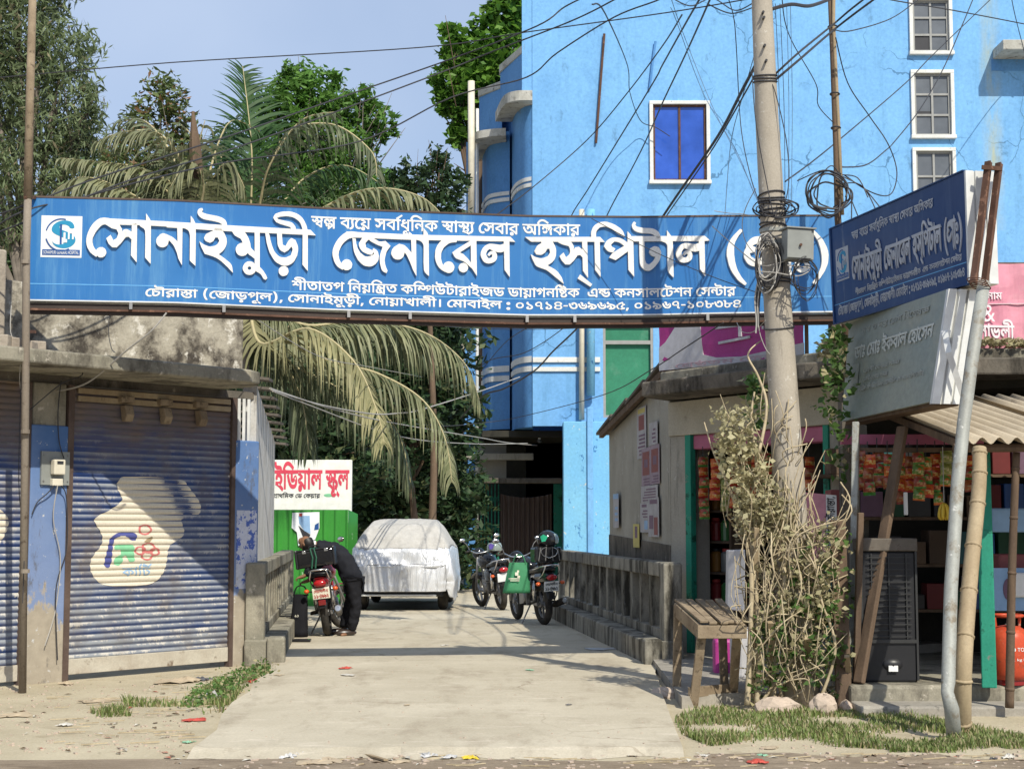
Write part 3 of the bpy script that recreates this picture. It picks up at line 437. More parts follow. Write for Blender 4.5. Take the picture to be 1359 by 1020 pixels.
16:"128,157 17,-2 6,-3 10,-8 3,-5 2,-7 1,-10 0,-122 -19,0 -2,7 -4,5 -4,4 -5,3 -6,2 -15,1 -34,-4 -19,0 -9,1 -10,3 -9,4 -8,7 -6,9 -4,12 -1,28 2,6 0,6 20,-2 -3,-15 1,-17 2,-8 4,-6 5,-4 12,-5 7,-1 30,2 11,2 22,-1 9,-2 7,-4 7,-7 0,90 -3,17 -3,3 -5,2 -9,1 -8,-1 -9,-3 -7,-4 -7,-6 -6,-6 -4,-7 -3,-7 -1,-7 1,-5 4,-5 10,-2 10,1 2,-17 -6,-2 -21,1 -10,6 -5,6 -3,8 -1,9 1,10 4,10 6,10 8,10 20,14 12,4",
361:"205,156 0,-18 -91,0 0,-51 2,-5 3,-2 4,-1 10,3 11,10 13,16 15,2 7,-11 9,-25 1,-13 -2,-15 -5,-14 -9,-11 -12,-8 -15,-5 -17,-2 -15,2 -15,4 -14,8 -13,13 -13,17 -12,24 18,7 16,-30 9,-11 11,-8 13,-5 14,-2 12,1 10,3 9,6 6,7 4,9 1,10 -3,19 -4,7 -5,6 12,5 -15,-21 -8,-7 -8,-5 -16,-5 -11,2 -4,2 -8,7 -3,6 -2,8 -1,13 0,2 1,0 -1,38 -96,0 0,18;45,125 11,-1 9,-2 10,-4 18,-13 8,-9 3,-24 -14,14 -15,12 -14,7 -14,2 -11,-3 -4,-4 -1,-6 1,-4 2,-4 7,-6 -13,-16 -13,14 -3,8 -1,8 1,9 4,8 5,6 8,5",
47:"185,156 0,-18 -26,0 0,-138 -19,0 0,84 1,-7 -5,7 -6,6 -7,4 -7,1 -11,-4 -3,-3 -2,-4 0,-16 -16,-2 -2,10 -4,8 -5,6 -6,5 -7,3 -13,0 -5,-2 -4,-3 -4,-4 -2,-10 2,-9 5,-8 9,-6 12,-6 -6,-18 -12,4 -10,6 -8,7 -7,9 -4,10 -1,12 1,10 4,9 6,8 9,5 9,3 11,1 12,-1 11,-3 9,-7 8,-9 -4,0 4,7 6,5 7,4 8,1 8,-1 14,-7 8,-6 -3,-3 0,42 -142,0 0,18",
370:"48,118 11,-1 18,-7 16,-13 7,-7 0,-23 -11,13 -13,10 -12,7 -12,3 -8,-1 -6,-3 -5,-6 -1,-7 1,-7 4,-5 13,-9 -9,-17 -12,7 -10,9 -6,10 -1,13 1,10 4,9 6,6 8,5 8,3;214,156 0,-18 -101,0 0,-96 1,-6 3,-7 6,-4 8,-1 9,1 10,4 8,5 7,6 6,8 5,9 3,9 1,9 -1,7 -3,5 -6,3 -8,1 -13,-2 -3,18 16,3 5,0 9,-1 8,-3 6,-4 5,-7 3,-8 1,-11 -2,-15 -5,-14 -8,-13 -10,-10 -10,-7 -10,-6 -12,-4 -12,-1 -9,1 -7,2 -6,3 -5,4 -4,5 -3,6 -2,9 0,48 1,7 -1,5 0,42 -96,0 0,18;169,156 -2,8 -3,6 -6,4 -9,1 -38,0 -11,2 -8,3 -7,4 -6,6 -4,7 -3,8 0,19 1,4 18,-1 -1,-5 1,-14 4,-8 4,-3 14,-4 31,0 20,-2 8,-3 6,-4 4,-5 2,-6 3,-17",
25:"144,156 0,-18 -101,0 -1,-24 1,-8 0,-64 1,-6 3,-7 6,-4 8,-1 10,1 9,4 8,5 7,6 11,16 3,9 1,9 -2,7 -3,4 -6,2 -19,1 -15,3 -6,3 -11,8 -8,10 3,22 5,-9 6,-7 6,-5 8,-4 10,-2 25,-2 11,-2 4,-2 5,-4 3,-6 3,-7 0,-8 -2,-14 -5,-15 -8,-13 -10,-10 -10,-8 -10,-5 -12,-4 -12,-1 -9,1 -7,2 -6,3 -5,4 -4,5 -3,6 -2,9 0,102 -26,0 0,18",
67:"43,0 -19,0 0,138 -26,0 0,18 71,0 0,-18 -26,0;25,156 -2,8 -3,6 -6,4 -9,1 -57,0 -10,2 -9,3 -7,4 -10,13 -2,8 -1,10 1,13 19,-1 -1,-3 0,-12 2,-8 2,-4 10,-5 8,-2 50,0 20,-2 8,-3 6,-4 4,-5 4,-14 1,-9",
435:"126,76 -16,2 -13,7 -10,10 -8,14 3,1 -5,-16 -5,-8 -6,-6 -7,-4 -9,-1 -7,1 -13,5 -20,23 16,9 6,-10 10,-8 6,-1 6,1 9,8 3,9 2,11 1,15 17,0 9,-25 10,-13 6,-4 7,-2 8,-1 8,1 6,3 3,6 1,7 -1,10 -4,9 -5,8 -7,7 20,4 8,-9 6,-13 3,-16 -1,-10 -3,-8 -6,-7 -7,-5 -10,-3;184,156 0,-18 -186,0 0,18;108,-14 -20,2 -19,6 -17,9 -15,15 -9,13 -9,15 -8,18 19,6 9,-21 11,-16 12,-13 13,-8 15,-5 17,-2 13,1 11,3 7,4 7,10 3,13 -1,8 -2,6 -4,6 -12,7 -9,1 -9,-2 -4,-3 -2,-3 -2,-10 3,-9 -19,-3 -2,4 -1,5 0,9 1,8 3,7 6,5 16,7 10,1 14,-2 12,-4 9,-8 6,-9 4,-10 2,-12 -2,-14 -5,-12 -8,-9 -12,-8 -15,-4",
593:"64,-34 -11,17 -9,18 -7,20 -7,31 -2,31 2,32 7,30 7,19 9,18 11,16 20,0 -15,-26 -11,-28 -6,-30 -3,-31 2,-31 7,-31 11,-28 15,-27",68:"180,156 0,-18 -91,0 0,-45 2,-11 3,-2 4,-1 10,3 18,17 6,9 15,2 7,-11 6,-13 3,-12 1,-13 -2,-15 -5,-13 -8,-11 -12,-9 -15,-5 -18,-2 -16,1 -14,5 -14,7 -13,11 -11,15 -11,19 -9,24 -9,28 19,5 6,-21 14,-35 12,-18 13,-12 15,-8 17,-2 13,1 10,3 8,6 6,7 4,9 1,10 -1,10 -2,9 -8,13 11,5 -7,-12 -8,-9 -8,-7 -8,-5 -16,-5 -10,2 -5,2 -4,3 -7,10 -2,8 0,53 -72,0 0,18;91,-37 -6,1 -5,3 -3,4 -1,6 1,6 3,5 5,3 6,1 6,-1 4,-3 4,-5 1,-6 -1,-6 -4,-4 -4,-3",
594:"20,-34 16,26 10,28 7,30 3,31 -3,32 -6,30 -11,29 -16,26 21,0 11,-17 9,-18 7,-19 7,-31 2,-32 -2,-31 -7,-31 -7,-19 -9,-17 -11,-17",597:"48,29 1,-3 -5,-18 -16,-38 -16,0 11,59",
44:"158,156 0,-18 -26,0 0,-138 -20,0 0,34 5,-14 -18,25 -9,10 -9,8 -11,5 -11,2 -9,-1 -7,-3 -4,-6 -2,-9 1,-7 5,-7 7,-5 11,-4 -7,-20 -12,6 -9,6 -8,7 -5,8 -3,8 -1,9 2,11 4,9 7,7 8,5 10,3 9,1 14,-1 12,-4 11,-7 9,-8 16,-21 -4,-1 -1,6 0,12 -1,6 0,68 -114,0 0,18;75,81 -1,-6 -19,5 -1,14 -4,10 -6,7 -8,6 -12,4 -14,3 3,18 11,-4 12,-1 10,-4 8,-4 8,-7 5,-7 4,-10 3,-11",
21:"176,156 0,-18 -26,0 0,-138 -19,0 -7,10 -9,10 -9,9 -11,8 -12,8 -12,6 -14,5 -15,4 -6,23 12,-9 21,-5 18,-7 15,-9 12,-9 10,-10 8,-10 -1,6 0,142 13,0 6,-16;112,118 -1,-14 -6,-11 -10,-9 -12,-7 -14,-5 -17,-3 -12,2 -4,12 18,2 15,4 11,5 8,6 4,8 2,8 -1,8 -7,13 -7,6 14,13 8,-8 6,-9 4,-11;46,108 -14,1 -11,6 -7,10 -2,12 2,11 4,9 19,-5 -2,-3 -3,-11 1,-6 3,-4 4,-2 6,-1 10,2 6,3 11,13 6,10 14,3 0,-12 -5,-11 -14,-16 -9,-5 -9,-3",
641:"48,0 0,156 21,0 0,-156",611:"37,104 -6,0 -5,4 -4,5 -1,7 1,9 4,5 5,3 6,1 6,-1 5,-3 3,-5 1,-9 -1,-7 -3,-5 -5,-4;37,-4 -11,4 -4,6 -1,8 1,8 4,5 5,3 12,0 5,-3 3,-5 1,-8 -1,-8 -3,-6",
75:"72,23 -14,1 -14,5 -11,7 -8,11 -5,14 -2,17 2,15 4,13 8,12 11,10 9,4 11,3 12,1 13,-1 10,-2 9,-5 11,-9 7,-11 4,-13 1,-15 -2,-14 -4,-14 -8,-12 -11,-9 -9,-5 -11,-2/75,118 -10,-1 -9,-3 -7,-6 -6,-8 -4,-10 -1,-12 1,-10 3,-9 4,-8 7,-5 8,-4 12,-2 10,2 9,4 8,6 5,8 4,10 1,11 -1,11 -3,9 -5,7 -7,6 -8,3",
76:"72,0 -13,1 -11,3 -7,5 -8,10 -2,11 1,10 5,8 9,8 12,5 8,-19 -7,-2 -7,-6 -1,-4 2,-5 3,-3 7,-2 9,-1 13,2 11,5 6,9 2,10 -1,7 -2,7 -4,6 -6,6 -8,7 -36,26 -12,14 -3,7 -1,7 1,6 7,14 5,6 17,-9 -6,-7 -2,-4 0,-7 2,-6 3,-4 17,-14 33,-24 12,-17 2,-10 1,-10 -1,-14 -5,-11 -8,-9 -11,-6 -12,-5",
82:"96,75 12,-3 -10,-5 -11,-3 -20,-2 -15,1 -12,4 -10,6 -7,8 -4,10 -1,12 1,11 3,10 13,16 9,7 9,5 21,4 17,-3 7,-3 6,-4 8,-12 2,-8 1,-12 0,-84 1,-4 2,-3 3,-2 11,-2 -2,-19 -12,1 -9,3 -6,4 -5,6 -2,7/66,80 10,1 17,4 8,4 -5,-5 0,26 -1,14 -2,5 -6,6 -13,3 -13,-3 -6,-3 -10,-10 -4,-6 -3,-14 1,-8 2,-5 5,-4 9,-3",
79:"74,0 -18,1 -14,4 -12,7 -8,8 -5,11 -1,11 2,14 8,11 12,9 19,8 0,-6 -22,11 -7,6 -5,7 -3,7 -2,9 2,9 5,9 8,8 10,6 14,4 15,2 20,-2 14,-4 11,-6 7,-8 4,-8 2,-9 -2,-10 -3,-8 -6,-6 -8,-6 -9,-5 -10,-4 -1,5 18,-7 13,-9 6,-7 3,-9 1,-10 -1,-13 -5,-11 -9,-8 -11,-6 -15,-4/74,18 12,1 10,2 7,4 7,8 2,10 -1,8 -4,6 -7,6 -8,4 -18,6 -17,-5 -12,-7 -7,-9 -2,-10 2,-9 7,-8 8,-4 9,-2/74,91 9,2 15,8 6,5 4,6 2,6 -3,8 -7,6 -11,4 -16,2 -17,-2 -7,-3 -6,-4 -3,-5 -2,-6 3,-9 6,-7 11,-6",
598:"12,84 61,0 0,-20 -61,0",78:"138,74 -1,-17 -4,-16 -7,-13 -9,-10 -9,-4 -10,-3 -11,-1 -13,1 -12,3 -12,7 -10,10 -10,15 -8,19 -8,26 -7,31 19,6 5,-24 11,-36 9,-18 10,-12 11,-7 14,-2 11,1 9,5 6,7 4,9 2,11 1,12 -1,14 -8,24 -7,8 -8,5 -8,2 -6,-1 -4,-2 -3,-4 -1,-10 1,-4 4,-8 -20,-6 -5,13 -1,12 1,9 4,7 6,6 7,3 14,3 11,-1 10,-4 9,-5 10,-11 8,-15 5,-17",
81:"87,10 -13,1 -12,4 -11,6 -11,10 -10,14 -9,18 -8,22 -8,28 19,6 6,-23 12,-35 7,-12 8,-9 9,-6 9,-4 11,-1 10,1 8,3 7,5 6,8 3,10 1,12 -1,10 -2,8 -6,12 10,0 -4,-10 -6,-9 -5,-6 -7,-5 -7,-3 -8,-1 -10,2 -4,2 -3,2 -4,5 -3,5 -2,8 0,25 -1,9 -2,4 -3,2 -11,1 2,19 9,0 8,-2 6,-2 5,-4 6,-15 0,-36 2,-4 3,-2 4,-1 8,2 4,3 4,5 8,18 14,3 8,-14 3,-8 2,-8 2,-16 -2,-15 -4,-14 -7,-12 -10,-9 -14,-5",
84:"44,79 10,-1 10,-4 8,-5 6,-6 4,-9 1,-9 -1,-9 -2,-7 -4,-7 -6,-6 -1,2 14,2 13,4 10,5 7,7 5,8 1,10 -1,8 -3,7 -6,7 -9,6 -13,6 -39,12 -15,6 -12,6 -7,6 -4,7 -1,15 6,12 6,6 15,-9 -3,-3 -3,-6 0,-6 3,-6 4,-3 25,-9 32,-10 14,-6 20,-14 5,-7 4,-8 2,-8 1,-9 -2,-14 -6,-12 -8,-9 -12,-7 -13,-6 -15,-3 -17,-2 -21,-1 -6,17 18,10 5,7 1,8 -1,8 -4,6 -6,4 -9,1 -8,-1 -5,-2 -3,-4 -1,-5 0,-3 3,-8 -19,-4 -2,4 -2,9 1,12 3,7 5,5 7,4 9,3",
80:"78,0 -18,2 -16,5 -13,9 -10,12 -7,16 -2,18 3,19 8,18 14,16 18,15 22,14 27,13 9,-13 -5,-14 2,-7 4,-5 7,-3 12,-1 9,-14 -24,-15 -9,-7 -6,-7 -4,-8 -1,-8 1,-7 4,-6 5,-3 6,-2 18,-1 8,-21 -13,-6 -15,-5 -16,-3/80,18 14,0 21,5 -1,-1 -11,2 -9,4 -6,6 -7,10 -2,12 1,9 3,9 6,8 8,8 22,16 -1,-6 -8,2 -12,7 -6,12 0,11 2,5 2,-4 -18,-10 -15,-10 -13,-12 -9,-13 -6,-14 -3,-14 2,-14 6,-11 7,-8 10,-5 11,-3",
83:"59,0 -9,1 -7,2 -6,3 -8,9 -6,14 0,91 -1,10 -2,3 -3,2 -11,2 2,19 16,-2 10,-5 4,-5 2,-5 2,-14 0,-36 14,4 7,0 4,1 25,-4 19,1 7,2 5,4 5,7 18,-8 -3,-8 -5,-6 -6,-4 -7,-3 -7,-1 -8,-1 -10,1 4,4 4,-5 4,-13 0,-7 -2,-15 -5,-13 -8,-11 -11,-8 -13,-4/60,18 14,3 6,3 8,11 4,12 -1,14 -2,6 -4,4 -5,3 -6,2 -13,0 -13,-3 -6,-3 0,-35 2,-9 2,-3 5,-4 3,-1",
7:"20,122 1,9 3,8 6,7 7,5 8,3 10,2 18,-5 7,-5 5,-7 4,-8 1,-9 -1,-10 -4,-8 -5,-7 -7,-5 -9,-4 -9,-1 -10,1 -8,4 -7,5 -6,6 -3,9/37,122 1,-8 4,-6 6,-3 7,-1 7,1 6,3 4,6 1,8 -1,7 -4,5 -6,4 -7,1 -7,-1 -6,-4 -4,-5;20,34 1,10 3,8 6,7 7,5 8,3 10,1 9,-1 9,-3 7,-5 5,-7 4,-8 1,-10 -1,-9 -4,-9 -5,-7 -7,-5 -9,-3 -9,-1 -10,1 -8,3 -7,5 -6,7 -3,9/37,34 1,-7 4,-6 6,-4 7,-1 7,1 6,4 4,6 1,7 -1,8 -4,5 -6,4 -7,1 -7,-1 -6,-4 -4,-6",
51:"60,125 18,-2 14,-5 11,-7 7,-9 5,-11 1,-10 -2,-12 -4,-11 -8,-9 -11,-7 -15,-5 -17,-2 3,3 23,-9 38,-22 12,-9 -11,-14 -15,11 -39,24 -13,6 -14,5 -31,8 3,18 17,-4 9,-1 26,1 12,3 8,5 5,6 3,7 1,7 -1,8 -3,7 -6,5 -11,6 -13,2 -15,-2 -8,-5 -2,-9 1,-8 -18,-3 -2,8 0,7 1,9 4,7 15,10;44,116 -3,8 -5,6 -7,6 -11,3 6,11 12,-3 12,-6 8,-6 5,-8 3,-10;135,156 0,-18 -137,0 0,18",
18:"127,157 12,-1 10,-3 8,-5 6,-8 4,-9 1,-10 -2,-12 -4,-10 -8,-9 -9,-7 -12,-7 -13,-6 -8,18 15,6 11,7 7,9 3,10 -2,9 -4,6 -6,3 -9,2 -9,-1 -15,-6 -7,-4 -6,-5 -4,-5 -3,-9 0,-4 2,-3 4,-3 7,-1 -5,-19 -12,4 -9,6 -5,8 -2,10 1,8 4,9 6,8 8,8 10,7 11,5 12,3;170,56 -1,-13 -6,-11 -8,-9 -12,-7 -13,-4 -17,-2 -17,2 -16,5 -15,8 -14,12 -13,16 -12,20 -10,24 -9,30 19,5 14,-42 8,-16 9,-14 9,-11 11,-9 11,-6 12,-3 14,-1 14,1 12,5 5,5 4,7 1,9 -2,9 -4,8 -8,6 -9,4 20,9 10,-7 7,-8 5,-10",
37:"153,156 0,-18 -113,0 0,-75 -4,5 11,11 25,20 30,16 17,7 16,-16 -8,-18 -4,-17 -1,-9 0,-23 4,-23 4,-14 -18,-4 -7,29 -2,14 -1,15 2,19 4,16 5,11 3,-1 -14,-6 -14,-8 -13,-9 -26,-21 -14,-13 -15,10 0,84 -22,0 0,18",
357:"127,76 -8,0 -14,4 -20,14 -9,8 -4,2 -8,0 -3,-2 -3,-4 0,-9 2,-4 8,-8 -14,-14 -7,7 -9,16 -1,9 1,8 3,7 5,6 13,6 6,0 10,-1 8,-3 7,-4 22,-18 14,-3 7,1 6,3 3,5 2,8 -2,10 -4,9 -5,8 -7,7 20,4 8,-9 6,-13 3,-16 -1,-10 -3,-8 -5,-7 -7,-5 -9,-3;183,156 0,-18 -185,0 0,18;105,-14 -21,2 -19,6 -17,11 -16,16 -9,14 -9,17 -8,19 19,6 9,-22 10,-18 12,-14 14,-10 16,-6 18,-2 14,1 10,3 8,4 7,10 2,13 -1,8 -2,6 -4,6 -5,4 -7,3 -8,1 -10,-2 -7,-9 0,-10 2,-6 -19,-3 -3,14 1,12 4,7 6,5 7,4 9,3 9,1 14,-2 12,-4 9,-8 7,-9 4,-10 1,-12 -1,-14 -5,-12 -9,-9 -11,-8 -15,-4",
49:"161,156 0,-18 -27,0 0,-138 -19,0 -12,14 -13,11 -14,10 -16,8 -18,6 -21,4 -9,23 27,16 15,7 16,7 15,2 0,-14 -26,-12 -23,-13 17,-4 15,-6 14,-7 12,-8 22,-19 0,9 -1,4 0,40 1,6 0,12 -1,6 0,36 -117,0 0,18;19,142 26,-8 16,-7 15,-8 29,-20 12,-10 0,-23 -10,10 -12,10 -13,9 -28,16 -14,6 -28,9",
130:"246,156 0,-18 -114,0 -18,-9 -13,-8 -8,-7 -6,-7 -2,-6 -1,-6 1,-6 3,-4 4,-2 5,-1 9,1 8,3 17,13 19,-5 6,-21 -1,-21 -4,-11 -7,-11 -11,-8 -20,-6 -27,1 -14,4 -13,7 -12,10 -12,13 -10,18 -9,21 -9,26 19,5 9,-28 10,-22 12,-16 13,-11 14,-7 17,-2 11,1 10,2 7,5 5,6 3,8 1,10 0,7 -6,16 15,1 -13,-12 -12,-8 -12,-5 -12,-2 -9,1 -9,3 -6,5 -5,6 -3,8 -2,9 2,11 6,11 11,11 15,9 -100,0 0,18;136,83 -14,17 -10,20 -4,18 18,5 8,-27 7,-12 9,-10;194,130 11,-1 8,-3 7,-4 7,-9 2,-12 -3,-13 -4,-8 -7,-6 -10,-6 -15,-4 -4,17 11,3 7,4 5,5 1,6 -1,6 -4,4 -5,3 -6,0 -11,-2 -11,-6 -10,-11 -10,-16 -8,21 11,14 12,10 13,6;195,20 -11,1 -9,2 -14,10 -6,7 -5,8 -6,30 9,7 4,-15 5,-12 7,-9 7,-7 9,-4 9,-1 7,1 5,3 4,4 2,7 -2,6 -3,5 -5,5 -8,3 14,10 5,-2 10,-8 4,-6 3,-6 0,-16 -8,-14 -7,-5 -9,-3",
431:"125,78 -16,1 -13,6 -10,10 -8,14 3,1 -2,-8 -8,-16 -6,-6 -7,-4 -9,-1 -7,1 -13,5 -13,13 -7,10 15,9 7,-10 5,-5 5,-3 5,-1 6,1 5,3 4,5 6,20 1,15 17,0 5,-18 8,-14 6,-6 6,-4 7,-2 8,-1 8,1 6,3 3,6 1,7 -1,10 -4,9 -12,15 20,4 8,-9 6,-13 2,-8 -1,-18 -3,-8 -6,-6 -7,-5 -9,-3;206,156 0,-18 -208,0 0,18;136,88 0,-8 0,1 15,-3 14,-5 12,-7 10,-9 6,-10 2,-13 -2,-11 -6,-9 -6,-5 -8,-3 -9,-1 -13,1 1,18 3,-1 13,1 5,3 2,4 1,5 -3,9 -7,8 -12,7 -18,4 0,2 0,-77 -19,0 -8,10 -10,9 -11,7 -13,6 -13,4 -14,2 -10,23 42,18 21,8 21,5 -5,-9 0,14/117,71 6,-7 -33,-11 -32,-13 -1,3 19,-4 16,-7 14,-10 12,-10 0,10 -1,5",
224:"191,156 0,-18 -26,0 0,-138 -19,0 0,99 5,-16 -19,26 -16,17 -7,6 -8,4 -17,3 -9,-1 -9,-3 -8,-4 -7,-6 -12,-13 -2,-1 8,4 4,1 13,-1 7,-2 6,-5 5,-8 1,-11 0,-7 -1,-2 -4,2 49,47 12,-13 -71,-67 -14,13 20,20 -9,-11 -7,-5 6,9 2,5 0,11 -3,5 -5,3 -6,1 -12,-3 -4,-2 -19,18 10,12 21,20 12,7 12,4 12,1 14,-1 12,-4 11,-7 21,-20 12,-15 -5,2 -1,6 0,54 13,0 6,-16;165,-11 -19,0 -6,13 -4,4 -11,4 -6,1 -52,-5 -19,2 -18,7 -7,6 -7,8 -3,10 -2,18 1,10 2,5 19,-3 -2,-7 1,-18 3,-8 5,-5 8,-4 19,-3 47,5 10,-1 8,-2 14,-11 0,23 19,0",
36:"164,156 0,-18 -26,0 0,-138 -20,0 -10,13 -12,13 -14,11 -16,10 -18,7 -19,6 -6,23 13,-9 20,-5 17,-7 15,-8 23,-20 8,-10 -1,12 0,136 14,0 5,-16;53,156 14,-1 12,-4 9,-6 7,-9 4,-9 1,-11 -2,-12 -5,-11 -9,-9 -12,-7 -15,-5 -17,-3 -12,2 -5,12 19,2 14,4 11,5 7,7 4,7 2,8 -2,10 -5,7 -9,4 -12,2 -10,-1 -8,-4 -4,-5 -1,-9 4,-6 5,-2 -12,-16 -12,11 -4,11 1,15 3,7 7,7 8,5 11,3",
43:"106,11 -16,1 -15,4 -14,7 -13,11 -11,14 -11,18 -10,23 -9,27 19,5 13,-38 8,-15 12,-17 13,-12 16,-7 17,-2 12,1 11,3 8,6 6,8 4,9 1,17 -3,12 -5,10 -3,4 12,19 8,-14 6,-13 3,-13 1,-13 -2,-14 -5,-14 -9,-11 -11,-9 -15,-5;96,71 -14,2 -11,6 -7,9 -2,12 2,12 4,10 20,-6 -4,-7 -1,-4 1,-9 3,-4 4,-2 5,-1 6,0 10,5 13,12 7,10 16,3 -2,-13 -7,-11 -15,-15 -9,-5 -9,-3;183,156 0,-18 -185,0 0,18",
520:"211,156 0,-18 -101,0 0,-96 2,-10 2,-3 5,-4 9,-1 9,1 9,4 8,5 7,6 7,8 7,18 1,9 -1,7 -3,5 -5,3 -8,1 -13,-2 -3,18 15,3 6,0 8,-1 8,-3 7,-4 5,-7 3,-8 1,-11 -2,-15 -6,-14 -8,-13 -10,-10 -9,-7 -11,-6 -11,-4 -13,-1 -8,1 -8,2 -6,3 -8,9 -3,6 -2,9 -1,12 0,90 -26,0 0,18;165,156 -1,8 -4,6 -7,3 -10,1 -36,0 -10,2 -9,3 -6,4 -6,6 -5,7 -2,8 -1,10 1,13 19,-1 -1,-3 0,-12 2,-9 7,-6 6,-3 18,-2 24,-1 30,-6 4,-5 2,-6 3,-17;69,156 0,-18 -26,0 0,-138 -19,0 0,138 -26,0 0,18 22,0 -4,4 -11,16 18,27 11,11 12,8 15,5 17,2 17,-1 16,-4 15,-7 15,-9 33,-24 -10,-12 -24,18 -20,12 -10,4 -9,3 -20,3 -13,-2 -10,-3 -10,-6 -8,-8 -14,-20 14,-17",
77:"32,135 0,5 2,6 8,12 16,-9 -5,-9 0,-6 5,-5 37,-9 12,-5 8,-6 6,-7 3,-9 1,-9 -2,-11 -4,-9 -8,-8 -10,-7 -13,-5 -16,-2 -5,0 -5,2 10,2 11,-4 23,-12 22,-15 10,-8 -11,-13 -14,11 -26,17 -25,11 -14,5 -32,8 4,18 18,-4 22,-2 15,1 12,2 8,4 8,8 2,10 0,6 -3,5 -4,4 -14,6 -25,6 -18,8 -5,4 -3,6",
232:"176,156 0,-18 -27,0 0,-92 -19,2 0,80 1,5 -1,9 0,30 13,0 6,-16;94,157 18,-3 8,-5 7,-6 6,-7 4,-9 -1,-26 -8,16 -10,12 -11,7 -13,3 -8,-1 -7,-4 -5,-7 -1,-9 2,-9 6,-8 15,-6 11,-1 -2,-19 -15,2 -12,5 -9,6 -7,9 -3,10 -1,11 1,13 4,9 6,8 7,5 9,3;23,157 10,-1 10,-3 8,-5 7,-8 5,-11 1,-14 -1,-10 -4,-9 -6,-9 -9,-6 -12,-5 -15,-1 -1,19 11,1 9,3 6,4 4,4 3,11 -2,9 -5,7 -8,5 -17,1 -15,-3 -2,19 11,2;149,-11 -18,0 -5,10 -6,7 -8,3 -10,2 -45,-5 -15,2 -8,3 -7,4 -6,5 -5,6 -4,20 2,14 20,-2 -2,-6 1,-13 2,-6 4,-4 5,-3 13,-2 40,5 10,-1 9,-2 8,-4 6,-7 0,41 19,-1",
424:"99,0 -15,1 -12,4 -12,7 -9,8 -8,10 -6,12 5,17 16,2 12,4 9,5 9,9 5,15 1,9 0,15 -5,20 -91,0 0,18 80,0 -13,20 -5,18 2,10 4,9 7,8 10,8 13,-14 -12,-11 -3,-6 -1,-7 2,-8 4,-8 6,-9 9,-10 77,0 0,-18 -58,0 16,-18 13,-18 6,-13 4,-14 1,-15 -1,-17 -6,-14 -9,-12 -12,-9 -15,-6/98,18 14,2 10,4 8,7 6,9 3,10 1,11 -3,23 -5,11 -8,12 -22,27 4,-1 4,-15 2,-16 -3,-19 -4,-9 -6,-8 -8,-8 -24,-12 -17,-4 3,15 4,-12 5,-10 8,-7 9,-5 9,-3;52,140 -16,-13 -4,-8 -2,-9 2,-9 4,-7 6,-5 7,-3 9,-2 19,0 17,4 7,5 -9,-17 -16,-7 -15,-2 -14,2 -12,3 -10,7 -7,8 -5,10 -1,12 1,10 4,10 6,8 8,6;34,137 20,-8 20,-11 18,-13 14,-14 -7,-12 -17,14 -19,13 -20,10 -21,9",
}
